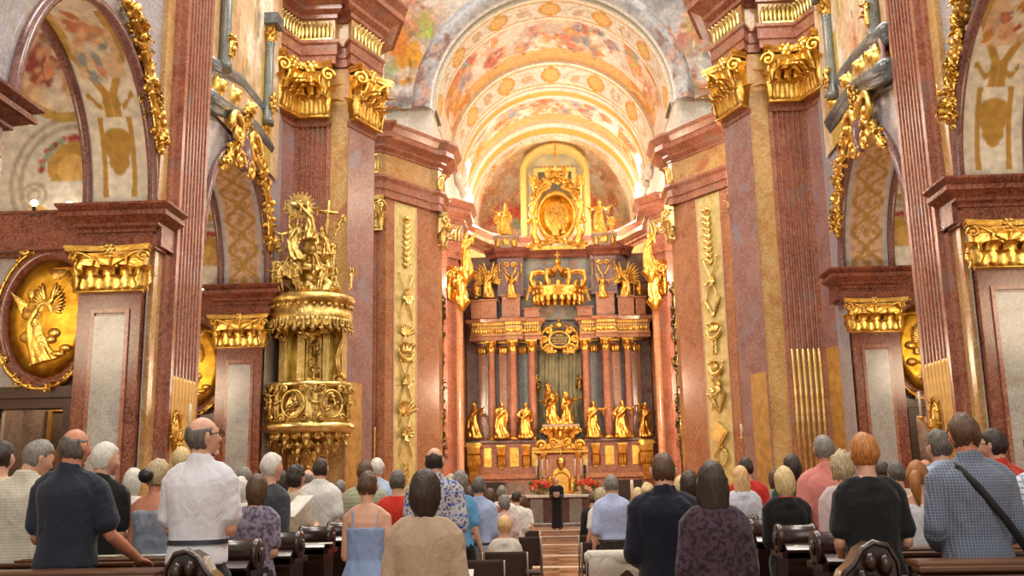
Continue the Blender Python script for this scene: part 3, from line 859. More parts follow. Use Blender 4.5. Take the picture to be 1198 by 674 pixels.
# ---- a chapel bay
NEAR = {0: 'nearer', 6.5: 'farther'}
def chapel(s, yo):
    yj = yc_of(yo)+RY; yc = yc_of(yo); sd = SIDE[s]; nr = 'first' if yo == 0 else 'second'
    X = lambda a: s*a
    def B(mb, a0, a1, y0, y1, z0, z1, mi=0):
        return mb.box(min(X(a0), X(a1)), max(X(a0), X(a1)), y0, y1, z0, z1, mi)
    # pier that carries the arch (far jamb)
    pr = empty('chapel_pier', (0, 0, 0), 0, 'red marble pier with gilded capital beside %s %s side chapel' % (nr, sd), 'pier', 'chapel piers')
    mb = MB(); B(mb, 6.53, 7.55, yj-.12, yj+.6, 0, 4.72); B(mb, 6.42, 7.62, yj-.2, yj+.6, 0, .5)
    if yo == 0: pass
    mb.build('shaft', REDD, pr)
    mb = MB(); B(mb, 6.76, 7.26, yj-.15, yj-.1, .85, 4.35); mb.build('inlay_panel', GREY, pr)
    mb = MB()
    for a0, a1 in ((6.7, 6.76), (7.26, 7.32)): B(mb, a0, a1, yj-.155, yj-.1, .8, 4.4)
    B(mb, 6.7, 7.32, yj-.155, yj-.1, 4.4, 4.46); mb.build('panel_moulding', RED, pr)
    capital(pr, (X(7.02), yj-.1, 4.72), 0, 1.12, .74, .26, 4)
    path = [(X(11), yj+.3), (X(7.7), yj+.3), (X(7.62), yj-.06), (X(6.42), yj-.06), (X(6.42), yj+.5)]
    mb = MB(); sweep(mb, path, [(0, 5.44), (.06, 5.46), (.06, 5.66), (.0, 5.68), (.0, 5.7)]+prof(CORN, 5.72, .6, .85), s)
    # close top
    mb.box(min(X(11), X(6.3)), max(X(11), X(6.3)), yj-.02, yj+.6, 5.5, 6.15)
    mb.build('impost_cornice', REDD, pr)
    # chapel far wall below and above the cornice
    mb = MB()
    d0, d1, dz = 7.85, 9.0, 2.95                                   # doorway
    B(mb, 7.5, d0, yj+.35, yj+.6, 0, 5.7); B(mb, d1, 11.2, yj+.35, yj+.6, 0, 5.7); B(mb, d0, d1, yj+.35, yj+.6, dz, 5.7)
    struct(mb.build('wall_%s_chapel' % sd, LILAC))
    dr = MB()
    for a0, a1, z0, z1 in ((d0-.16, d0, 0, dz+.16), (d1, d1+.16, 0, dz+.16), (d0, d1, dz, dz+.16)): B(dr, a0, a1, yj+.22, yj+.5, z0, z1)
    B(dr, d0-.24, d1+.24, yj+.16, yj+.5, dz+.16, dz+.34)
    dn = {(-1, 0): 1, (-1, 6.5): 2, (1, 0): 3, (1, 6.5): 4}[(s, yo)]
    struct(dr.build('door_%d' % dn, wood('dark_walnut', '2f1a12', '4c2a1c', .35)))
    rm = MB(); B(rm, d0-.3, d1+.3, yj+1.7, yj+1.8, 0, 3.4); B(rm, d0-.32, d0-.3, yj+.55, yj+1.75, 0, 3.4); B(rm, d1+.3, d1+.32, yj+.55, yj+1.75, 0, 3.4); B(rm, d0-.3, d1+.3, yj+.55, yj+1.75, 3.38, 3.42)
    struct(rm.build('wall_%s_passage' % sd, BROWN))
    if s == -1 and yo == 0:
        mb = MB(); r = random.Random(5)
        pt = empty('altar_painting', (X(8.34), yj+1.6, 0), 0, 'dark old painting in gilded frame glimpsed through first left chapel doorway', 'painting')
        def cf(u, v): return fresco(u, v, 44, ('3a2a1e', '4a3424'), ('5a4630',), ('7a4a30', '8a6a44', '4a4a50', 'a0805a'), crowd(r, 6, .2, .8, .3, .75, .35, .5), .6)
        paint_grid('canvas', lambda u, v: Vector((-.34+.68*u, -.04, 1.75+1.25*v)), 40, 60, cf, PAINT, pt)
        fr = MB()
        for a0, a1, z0, z1 in ((-.42, -.34, 1.66, 3.08), (.34, .42, 1.66, 3.08), (-.34, .34, 3.0, 3.08), (-.34, .34, 1.66, 1.75)): fr.box(a0, a1, -.1, 0, z0, z1)
        fr.build('frame', GOLD, pt)
        sh = empty('side_altar', (X(8.34), yj+1.2, 0), 0, 'gilded side altar shelf below dark painting in first left chapel doorway', 'altar')
        b = MB(); b.box(-.5, .5, 0, .4, 0, 1.05); b.build('body', BROWN, sh)
        b = MB()
        for k in range(4): b.tube([(-.5, .1-.02*k, 1.1+.1*k), (.5, .1-.02*k, 1.1+.1*k)], .05, 8)
        b.box(-.48, .48, .12, .4, 1.05, 1.6); b.build('gilded_ledge', GOLD, sh)
    point('passage_fill', (X(8.4), yj+1.1, 3.22), 26, 'ffe2b8', .06)  # added fill point above the lintel, brightens the passage
    # upper painted wall above the cornice
    sd_i = 11 if s < 0 else 23
    def up_cf(u, v):
        a = 6.6+4.6*u; z = 5.9+6.1*v
        C = np.ones((len(u), 3))*np.array(lin('ddd3c2')); C = C*(.92+.16*fbm(a*2, z*2, 3)[:, None])
        # arcs of stucco, niche with basket of flowers, oval fresco
        d = np.hypot((a-8.0)*1.1, z-6.75); 
        for r0 in (.95, 1.12): C = mixc(C, 'b9ab96', 1-sstep(.03, .06, np.abs(d-r0)))
        C = mixc(C, 'c79a45', (np.hypot((a-8.0)/.42, (z-7.0)/.42) < 1)*(z > 6.75)*1.0)
        C = mixc(C, 'e4b766', (np.hypot((a-8.0)/.25, (z-6.95)/.25) < 1)*(z > 6.75)*1.0)
        r = random.Random(3)
        for k in range(26):
            an = PI*k/25; C = blob(C, a, z, 8.0-.52*math.cos(an)+r.uniform(-.04, .04), 6.95+.55*math.sin(an), .06, .06, r.choice(('b84a3c', '7f8f6a', 'c96a50', '9aa890', 'a83c34')), 0, .3)
        C = mixc(C, 'efe8da', (np.abs(a-8.0) < .42)*(np.abs(z-6.62) < .1)*1.0)
        C = blob(C, a, z, 8.0, 6.35, .3, .22, 'ece4d6', 0, .2)
        for k in (-1, 1):
            dd = np.hypot(a-8.0-k*.62, z-6.5); C = mixc(C, 'b9ab96', 1-sstep(.02, .05, np.abs(dd-.2))); C = mixc(C, 'b9ab96', 1-sstep(.02, .05, np.abs(dd-.1)))
            C = blob(C, a, z, 8.0+k*.5, 6.25, .2, .07, 'c9a04c', k*.5, .3)
        o = np.hypot((a-8.1)/1.15, (z-9.3)/1.35)
        C = mixc(C, 'c9a24e', (o < 1.12)*1.0)
        FF = fresco(np.clip((a-7)/2.2, 0, 1), np.clip((z-8)/2.7, 0, 1), sd_i, ('eac59a', 'f0d2b0'), ('f2dfc8', 'd9a07c'), ('b5564a', 'c97a5a', 'd9a070', 'a34840', 'd8b090'), [(.3, .65, .5, .3), (.6, .55, .5, -.3), (.45, .3, .4, .2), (.75, .35, .35, 0)], .8)
        m = (o < 1.0)[:, None]
        return np.where(m, FF, C)
    struct(paint_grid('wall_%s_lunette' % sd, lambda u, v: Vector((X(6.6+4.6*u), yj+.25, 5.9+6.1*v)), 130, 170, up_cf, PAINT))
    # painted soffit of the arch, arch depth a 6.5 .. 7.55
    def sof(u, v):
        th = PI*v; return Vector((X(6.5+1.05*u), yc+math.cos(th)*RY, ZS+math.sin(th)*RZ))
    def sof_cf(u, v):
        vv = np.where(v < .5, v*2, (1-v)*2)
        return strap_band(u, vv*.98, 7+s) if yo == 0 else scroll_band(u, vv, 9+s)
    struct(paint_grid('ceiling_arch', sof, 64, 260, sof_cf, PAINT))
    # archivolts in dark red marble on the nave face
    mb = MB(); n = 48
    for a, r in ((6.47, .09), (7.56, .08)):
        pts = [(X(a), yc+math.cos(PI*i/n)*(RY-.02), ZS+math.sin(PI*i/n)*(RZ-.02)) for i in range(n+1)]
        mb.tube(pts, r, 8)
    struct(mb.build('trim_3', marble('archivolt_marble', '6a3d3c', '8d605a', 'b79a94', None, 2)))
    # near jamb of the bay
    mb = MB(); B(mb, 6.53, 7.55, yc-RY-.6, yc-RY-.3, 0, ZS+.05); struct(mb.build('wall_%s_jamb' % sd, REDD))
    if yo == 0:
        mb = MB(); sweep(mb, [(X(6.42), yc-RY-1.0), (X(6.42), yc-RY-.28), (X(7.7), yc-RY-.28)], [(0, 5.44), (.06, 5.46), (.06, 5.66), (.0, 5.68), (.0, 5.7)]+prof(CORN, 5.72, .6, .85), s)
        mb.box(min(X(6.35), X(7.7)), max(X(6.35), X(7.7)), yc-RY-1.0, yc-RY-.3, 5.45, 6.2); struct(mb.build('trim_11', REDD))
    # relief medallion
    mx, mz = 8.22, 4.42
    md = empty('relief_medallion', (X(mx), yj+.33, mz), 0, 'large oval gilded relief of an angel in dark red frame above %s %s chapel door' % (nr, sd), 'medallion', 'oval chapel medallions')
    mb = MB(); n = 40; r = []
    for rx, rz, y in ((.86, 1.2, 0), (.86, 1.2, -.1), (.8, 1.12, -.16), (.7, 1.0, -.12), (.68, .97, -.03)):
        r.append([Vector((math.cos(2*PI*i/n)*rx, y, math.sin(2*PI*i/n)*rz)) for i in range(n)])
    mb.rings(r, 0, False); mb.build('frame', REDD, md)
    mb = MB(); mb.rings([[Vector((math.cos(2*PI*i/n)*.7*k, -.04-(1-k)*.06, math.sin(2*PI*i/n)*1.0*k)) for i in range(n)] for k in (1, .7, .4, .1)], 0, True)
    mb.build('relief_ground', GOLDRELIEF, md)
    fm = statue_mesh('relief_angel', GOLD, .03, fem=True, armR='up', armL='out', hip=.05, base=False)
    f = link('relief_figure', fm, md, (-.02, -.07, -.75), (0, .25*(-s), PI)); f.scale = (.72, .32, .72)
    mb = MB(); r2 = random.Random(4)
    for k in range(9):
        an = r2.uniform(PI*.9, PI*1.8); rr = r2.uniform(.3, .85); mb.ball((math.cos(an)*.6*rr, -.07, math.sin(an)*.9*rr), (r2.uniform(.06, .16), .06, r2.uniform(.05, .11)), 10)
    mb.merge(wing_mb(1, .6), Matrix.Translation((0, -.02, -.42)) @ Matrix.Scale(.5, 4)); mb.merge(wing_mb(-1, .6), Matrix.Translation((-.04, -.02, -.42)) @ Matrix.Scale(.5, 4))
    for k in range(14):
        an = PI*.35+PI*.3*k/13; mb.tube([(.1+math.cos(an)*.1, -.06, .55+math.sin(an)*.1), (.1+math.cos(an)*.42, -.06, .45+math.sin(an)*.42)], .008, 4)
    mb.build('relief_clouds', GOLD, md)
    mb = MB(); foliage(mb, oval_pts(0, 0, .84, 1.17, -.16, 20, PI*.05, PI*.95), .055, 70, 5, 0, .12)
    foliage(mb, oval_pts(0, 0, .84, 1.17, -.16, 16, PI*1.15, PI*1.8), .07, 60, 6, 0, .16)
    for k in (-1, 1): volute(mb, TM(k*.38, -.2, 1.14, 0), .16, .05, 1.4, -k)
    mb.ball((0, -.2, 1.22), (.12, .07, .1), 10)
    mb.build('gilded_rim', GOLD, md)
for s in (-1, 1):
    for yo in (0, 6.5): chapel(s, yo)

# ---- spotlights on the chapel cornices
def spot(px, py, Y, label):
    p = U(px, py, Y)
    t = empty('spotlight', (p.x, p.y, p.z), 0, label, 'lamp', 'cornice spotlights')
    mb = MB(); mb.lathe([(.03, -.12), (.03, -.02), (.06, 0)], 10); mb.box(-.05, .05, -.03, .03, -.2, -.12); mb.build('bracket', plain('lamp_metal', '5a5550', .4, .8), t)
    MB().ball((0, 0, .03), .06, 12).build('bulb', emit('lamp_glow', 'fff0d8', 14), t)
spot(40, 240, 15.2, 'small lit spotlight above the left angel medallion, farther from the impost')
spot(81, 242, 15.2, 'small lit spotlight above left medallion, beside the impost cornice corner')
spot(236, 342, 21.7, 'small lit spotlight at cornice of second left chapel')
spot(1059, 317, 21.7, 'small lit spotlight at cornice of second right chapel')

# ---- fluted nave pilasters between the chapels
for s in (-1, 1):
    p = empty('fluted_pilaster', (0, 0, 0), 0, 'tall fluted red marble pilaster with gilded lower rods between two %s chapels' % SIDE[s], 'pilaster', 'tall fluted pilasters')
    mb = MB(); y0, y1 = 15.75, 17.0
    pos, r, n = fluted(mb, (s*6.26, y0), (s*6.26, y1), s, 0, 14, 7, .1, .05, 0, .3)
    mb.build('shaft', RED, p)
    rods(p, pos, r, n, .5, 3.45, GOLDROD)
    mb = MB()
    a, b = s*6.275, s*6.3
    mb.box(min(a, b), max(a, b), y0+.02, y0+.09, .5, 3.45); mb.box(min(a, b), max(a, b), y1-.09, y1-.02, .5, 3.45); 
    mb.build('gilded_edge', GOLDROD, p)
    mb = MB(); mb.box(min(s*6.15, s*6.6), max(s*6.15, s*6.6), y0-.1, y1+.1, 0, .5); mb.build('plinth', REDD, p)
    mb = MB(); mb.box(min(s*6.42, s*6.6), max(s*6.42, s*6.6), yc_of(0)+RY+.06, y0, 0, 14); mb.build('backing_strip', YEL, p)
    mb = MB(); mb.box(min(s*6.36, s*6.6), max(s*6.36, s*6.6), y0-.18, y0, 0, 14); mb.build('marble_edge', RED, p)
    # wall candle sconce on its foot
    q = UX(207 if s < 0 else 1093, 505 if s < 0 else 490, s*6.2)
    sc = empty('wall_sconce', (s*6.2, q.y-.1, q.z), 0, 'gilded round wall sconce on the %s fluted pilaster%s' % (SIDE[s], ' with a white candle' if s > 0 else ''), 'sconce')
    mb = MB(); foliage(mb, [Vector((-s*.03, math.cos(t)*.16, math.sin(t)*.3)) for t in [2*PI*i/14 for i in range(15)]], .05, 50, 3, 0, .1)
    mb.ball((-s*.03, 0, 0), (.03, .11, .2), 12); mb.build('backplate', GOLD, sc)
    mb = MB(); mb.tube([(0, 0, -.1), (-s*.15, -.06, -.16), (-s*.28, -.1, 0)], .018, 8); mb.lathe([(.01, -.02), (.06, 0), (.06, .02), (.03, .03)], 12, (-s*.28, -.1, 0)); mb.build('arm', GOLD, sc)
    MB().lathe([(.022, .02), (.022, .42), (.004, .44)], 10, (-s*.28, -.1, 0)).build('candle', plain('wax', 'f1e8d4', .5), sc)

# ---- gilded foliage on the arches
def gilt_drop(s, pts, r, n, seed, label):
    mb = MB(); foliage(mb, pts, r, n, seed)
    return tag(mb.build('gilded_garland', GOLD), label, 'ornament', 'gilded arch garlands')
yc = yc_of(0)
for s in (-1, 1):
    t = [PI*.12+PI*.30*i/8 for i in range(9)]
    gilt_drop(s, [(s*6.36, yc+math.cos(a)*(RY+.05)-.05, ZS+.05+math.sin(a)*(RZ+.1)+(.25 if i > 4 else 0)) for i, a in enumerate(t)], .17, 150, 3+s, 'gilded leaf and fruit drop hanging on the rim of first %s chapel arch' % SIDE[s])
yc = yc_of(6.5)
for s in (-1, 1):
    ct = empty('arch_cartouche', (0, 0, 0), 0, 'gilded cartouche with shell scrolls and garlands crowning second %s chapel arch' % SIDE[s], 'ornament', 'arch cartouches')
    mb = MB()
    for k in (-1, 1):
        R = TM(s*6.3, yc-.3+k*.55, 8.75, -s*PI/2); volute(mb, R, .42, .1, 1.3, k); volute(mb, TM(s*6.3, yc-.3+k*.35, 8.2, -s*PI/2), .25, .08, 1.3, -k)
    mb.build('scroll', GOLD, ct)
    mb = MB(); mb.ball((s*6.35, yc-.3, 8.5), (.16, .34, .42), 14); mb.build('shield', marble('purple_marble', '5a3d4a', '7a5866', 'a08a90'), ct)
    mb = MB()
    foliage(mb, [(s*6.3, yc+.1, 8.75), (s*6.3, yc+.8, 8.5), (s*6.32, yc+1.35, 8.1), (s*6.34, yc+1.7, 7.55), (s*6.36, yc+1.92, 6.95)], .16, 130, 7+s)
    foliage(mb, [(s*6.3, yc-.6, 8.6), (s*6.32, yc-1.1, 8.3), (s*6.34, yc-1.5, 7.8)], .14, 60, 9+s)
    foliage(mb, [(s*6.3, yc-.3, 9.05), (s*6.28, yc-.3, 9.4)], .14, 30, 19+s)
    mb.build('garland', GOLD, ct)

# ---- oratory balcony above the second chapel
for s in (-1, 1):
    sd = SIDE[s]
    pk = [(240, 78, 118), (257, 88, 128), (277, 100, 140), (295, 122, 155), (312, 146, 178)] if s < 0 else [(1040, 40, 84), (1022, 55, 94), (1008, 68, 100), (990, 92, 124), (974, 118, 148)]
    Ys = [17.1, 18.2, 19.3, 20.4, 21.6]
    top = [U(x, y, Y) for (x, y, b), Y in zip(pk, Ys)]; bot = [U(x, b, Y) for (x, y, b), Y in zip(pk, Ys)]
    bal = empty('oratory_balcony', (0, 0, 0), 0, 'dark grey marble balcony rail with gilded balusters over second %s chapel arch' % sd, 'balcony', 'oratory balconies')
    def rail(pts, r): 
        mb = MB(); q = [Vector(p) for p in pts]
        for dz, k in ((0, 1), (.1, 1.35), (-.09, .75)): mb.tube([p+Vector((0, 0, dz)) for p in q], r*k, 8)
        return mb
    rail(top, .13).build('top_rail', plain('slate_marble', '70767a', .25, noise=.3), bal)
    rail(bot, .14).build('bottom_rail', plain('slate_marble', '70767a', .25), bal)
    rnd = random.Random(2)
    for i in range(4):
        for t in (.22, .5, .78):
            a = bot[i].lerp(bot[i+1], t); b = top[i].lerp(top[i+1], t); h = b.z-a.z
            if abs(t-.5) < .1:
                mb = MB(); mb.lathe([(.09, .0), (.2, h*.35), (.22, h*.55), (.1, h*.9)], 10); 
                mb.ball((-s*.14, 0, h*.55), (.12, .15, .16), 10); mb.ball((-s*.22, 0, h*.62), (.06, .06, .06), 8)
                mb.build('gilded_urn', GOLD, bal, tuple(a))
            else:
                mb = MB(); mb.lathe([(.05, .0), (.1, h*.3), (.04, h*.6), (.08, h*.95)], 10); mb.build('baluster', plain('pink_baluster', 'b58a80', .35), bal, tuple(a))
    # parapet back
    mb = MB(); vs = []
    for p, q in zip(bot, top): vs += [(p.x+s*.2, p.y+.1, p.z-.1), (q.x+s*.2, q.y+.1, q.z)]
    n = len(bot); mb.add(vs, [(2*i, 2*i+2, 2*i+3, 2*i+1) for i in range(n-1)]); mb.add([(v[0]+s*.06, v[1], v[2]) for v in vs], [(2*i, 2*i+2, 2*i+3, 2*i+1) for i in range(n-1)])
    mb.build('parapet_back', LILAC, bal)
    # floor slab under it
    mb = MB(); vs = [(p.x, p.y, p.z-.12) for p in bot]+[(s*6.7, p.y, p.z-.12) for p in bot]; mb.add(vs, [(i, i+1, n+i+1, n+i) for i in range(n-1)])
    mb.add([(v[0], v[1], v[2]-.15) for v in vs], [(i, i+1, n+i+1, n+i) for i in range(n-1)]); mb.build('balcony_floor', VERDE, bal)
    # painted oratory wall above, seen past the balcony
    zt = max(p.z for p in bot)
    def cf(u, v):
        C = fresco(u, v, 60+s, ('d9b890', 'e6cda8'), ('efe2cc', 'c9a070'), ('c9784e', 'b9a070', 'c98a3a', '9a8a80', 'd8a080'), [(.25, .6, .3, .2), (.6, .65, .3, -.2), (.45, .35, .25, 0)], 1.6)
        return mixc(C, 'c9a850', (np.abs(u-.78) < .09)*(v < .5)*1.0)
    struct(paint_grid('wall_%s_oratory' % sd, lambda u, v: Vector((s*6.44, 17.2+4.9*u, zt-.6+(14-zt+.6)*v)), 60, 60, cf, PAINT))
    for k, (yy, hh) in enumerate(((17.9, .15), (20.9, .17))):
        c = empty('oratory_colonnette', (s*(6.2+hh), yy, zt+.35), 0, '%s slender green-grey colonnette with gilded cap standing on %s balcony' % (('nearer', 'farther')[k], sd), 'column', 'balcony colonnettes')
        MB().lathe([(.16, 0), (.16, .15), (.12, .2), (.11, 1.9), (.13, 2.0)], 14).build('shaft', VERDE, c)
        b = round_capital_mb(.11, .4); b.build('capital', GOLD, c, (0, 0, 2.0))
        b = MB(); b.box(-.25, .25, -.25, .25, 2.4, 2.65); b.build('entablature_block', plain('slate_marble', '70767a', .25), c)
        b = MB(); foliage(b, [(-s*.12, 0, .3), (-s*.12, 0, .7)], .12, 26, k); b.build('gilded_ornament', GOLD, c)

# ---- crossing piers
def crossing_pier(s):
    sd = SIDE[s]
    pr = empty('crossing_pier', (0, 0, 0), 0, 'massive fluted red and yellow marble %s crossing pier%s' % (sd, ' behind the gold pulpit' if s < 0 else ' opposite the pulpit'), 'pier', 'crossing piers')
    A, Bp, C, C2, D, D2, E, Fp = (6.68, 22.1), (6.34, 23.1), (5.43, 23.1), (5.43, 23.18), (4.98, 23.18), (4.98, 23.15), (4.52, 24.2), (5.0, 25.6)
    S = lambda p: (s*p[0], p[1])
    ZC = 10.65
    mb = MB()
    mb.plan([S((6.9, 22.0)), S(A), S(Bp), S((6.34, 23.4)), S((6.9, 23.4))], 0, ZC); mb.build('canted_shaft', marble('lilac_red_marble', '8d5a52', 'ab7a70', 'cbb4b0', '9a9098', 1.3, .34), pr)
    mb = MB(); mb.plan([S((6.95, 21.98)), S((6.74, 21.98)), S((6.7, 22.08)), S((6.75, 22.2))], 0, ZC); mb.build('edge_strip', YEL, pr)
    mb = MB(); pos, r, n = fluted(mb, S(Bp), S(C), s, 0, ZC, 6, .08, .06, 0, .4); mb.build('fluted_shaft', RED, pr)
    zr = 4.6
    rods(pr, pos, r, n, .9, zr, GOLDP)
    mb = MB(); mb.plan([S(C2), S(D), S((4.98, 23.6)), S((5.43, 23.6))], 0, 12.05); mb.build('yellow_strip', YEL, pr)
    mb = MB(); mb.plan([S(D2), S(E), S(Fp), S((5.2, 25.4))], 0, ZC); mb.build('inner_shaft', marble('lilac_red_marble', '8d5a52', 'ab7a70', 'cbb4b0'), pr)
    # gilded lower zones of the canted faces
    relief_panel('gilded_lower_panel', pr, S(A), S(Bp), s, .9, zr, GOLDROD, .45, .98)
    relief_panel('gilded_lower_panel', pr, S(D2), S(E), s, .9, zr-.5, GOLDROD, .05, .6)
    mb = MB(); sweep(mb, [S(p) for p in ((7.0, 22.0), A, Bp, C, C2, D, D2, E, Fp)], [(.12, 0), (.12, .7), (.05, .8), (.03, .9), (-.05, .9)], s); mb.build('plinth', REDD, pr)
    # astragal mouldings and capitals
    for (p, q, nl, nm) in ((A, Bp, 3, 'capital'), (Bp, C, 3, 'capital'), (D2, E, 3, 'capital')):
        c, w, rz, n = face(S(p), S(q), s)
        mb = MB(); a, b = Vector(S(p)), Vector(S(q))
        sweep(mb, [S(p), S(q)], [(-.05, ZC-.16), (.03, ZC-.16), (.06, ZC-.1), (.06, ZC-.03), (.1, ZC), (-.05, ZC)], s); mb.build('astragal', RED, pr)
        capital(pr, (c.x, c.y, ZC), rz, w*1.0, 1.42, .42, 4, GOLD)
    # core so that nothing shows between capitals
    mb = MB(); mb.plan([S((6.95, 22.3)), S((6.76, 22.3)), S((6.46, 23.18)), S((5.43, 23.18)), S((5.43, 23.28)), S((5.0, 23.28)), S((4.62, 24.2)), S((5.0, 25.5)), S((6.9, 25.5))], .1, 13.8); mb.build('core', YEL, pr)
    path = [S(p) for p in ((7.1, 21.9), (6.6, 22.0), (6.22, 22.95), (5.34, 22.95), (5.34, 23.2), (5.02, 23.2), (4.9, 22.98), (4.4, 24.2), (4.9, 25.7))]
    mb = MB(); z = 12.08
    sweep(mb, path, [(0, z), (.05, z+.01), (.05, z+.22), (.09, z+.24), (.09, z+.5), (.14, z+.54), (.14, z+.62), (.05, z+.66)], s); mb.build('architrave', RED, pr)
    mb = MB(); sweep(mb, path, [(.02, z+.64), (.02, z+1.2)], s); mb.build('frieze', YEL, pr)
    for (p, q) in ((2, 3), (6, 7), (1, 2)):
        c, w, rz, n = face(path[p], path[q], s)
        b = MB(); nn = 8
        for i in range(nn):
            leaf(b, TM(-w*.42+w*.84*i/(nn-1), 0, 0), .5, w*.1, .5, 5)
        b.box(-w*.46, w*.46, -.03, .05, -.02, .04); b.build('gilded_frieze_ornament', GOLDP, pr, (c.x+n.x*.04, c.y+n.y*.04, z+.66), rz)
    mb = MB(); sweep(mb, path, [(0, z+1.2)]+prof(CORN, z+1.2, 1.3, 1.7), s); mb.build('cornice', RED, pr)
for s in (-1, 1): crossing_pier(s)
# transept walls behind the crossing piers
for s in (-1, 1):
    mb = MB(); mb.box(min(s*9.5, s*9.8), max(s*9.5, s*9.8), 25, 33.4, 0, 27); struct(mb.build('wall_%s_transept' % SIDE[s], CREAM))
# ------------------------------------------------------------------ chancel: piers, entablature, vault
XC = .2
CX_ = lambda s, a: XC+s*a
def trophy(mb, kind, x, z, sz, rnd):
    """raised gilt emblems on the long gold panels; local x across, -y out"""
    if kind == 'branch':
        mb.tube([(x, -.02, z-sz), (x, -.04, z+sz)], .02, 6)
        for k in range(9):
            t = -1+2*k/8
            for q in (-1, 1): leaf(mb, TM(x, -.03, z+t*sz*.9, 0) @ Matrix.Rotation(q*.9, 4, 'Y'), sz*.28, sz*.14, .5, 4)
        mb.ball((x, -.05, z+sz*1.05), sz*.12, 8)
    elif kind == 'cross':
        for q in (-1, 1):
            mb.tube([(x-q*sz*.42, -.03, z-sz), (x+q*sz*.42, -.05, z+sz)], .022, 6)
            mb.ball((x+q*sz*.42, -.05, z+sz), .05, 8)
        for k in range(10):
            an = rnd.uniform(0, 6.3); leaf(mb, TM(x, -.05, z, 0) @ Matrix.Rotation(an, 4, 'Y'), sz*.45, sz*.2, .7, 4)
    elif kind == 'bowl':
        mb.tube([(x+math.cos(a)*sz*.5, -.06, z+math.sin(a)*sz*.5) for a in [PI+.1+(PI-.2)*i/10 for i in range(11)]], [.03+.05*math.sin(PI*i/10) for i in range(11)], 8)
        for k in range(7): leaf(mb, TM(x+rnd.uniform(-.2, .2)*sz, -.04, z-.2*sz, 0) @ Matrix.Rotation(rnd.uniform(-.7, .7), 4, 'Y'), sz*.6, sz*.2, .5, 4)
    elif kind == 'fan':
        for k in range(8):
            leaf(mb, TM(x, -.03, z-sz*.3, 0) @ Matrix.Rotation(-1.2+2.4*k/7, 4, 'Y'), sz*.75, sz*.2, .3, 4)
        mb.tube([(x-sz*.4, -.03, z-sz*.9), (x+sz*.3, -.04, z+sz*.2)], .02, 6)
    elif kind == 'wreath':
        foliage(mb, [(x+math.cos(a)*sz*.4, -.04, z+math.sin(a)*sz*.45) for a in [2*PI*i/14 for i in range(15)]], .05, 36, rnd.randrange(99), 0, .12)
    elif kind == 'book':
        M = TM(x, -.05, z, 0) @ Matrix.Rotation(.7, 4, 'Y'); mb.box(-sz*.36, sz*.36, -.05, .03, -sz*.36, sz*.36, 0, M); mb.box(-sz*.28, sz*.28, -.07, .0, -sz*.28, sz*.28, 0, M)
    elif kind == 'drop':
        mb.tube([(x, -.03, z+sz), (x, -.03, z-sz)], .015, 6)
        for k in range(4):
            zz = z+sz*(.7-.45*k)
            for q in (-1, 1): mb.tube([(x, -.04, zz+.08), (x+q*sz*.24, -.05, zz), (x+q*sz*.3, -.04, zz-.14)], [.02, .03, .015], 6)
    elif kind == 'palm':
        for q in (-1, 1):
            for k in range(6):
                leaf(mb, TM(x+q*.08*k*sz, -.03, z-sz*.5+k*sz*.17, 0) @ Matrix.Rotation(q*(.5+.1*k), 4, 'Y'), sz*.55, sz*.16, .6, 4)
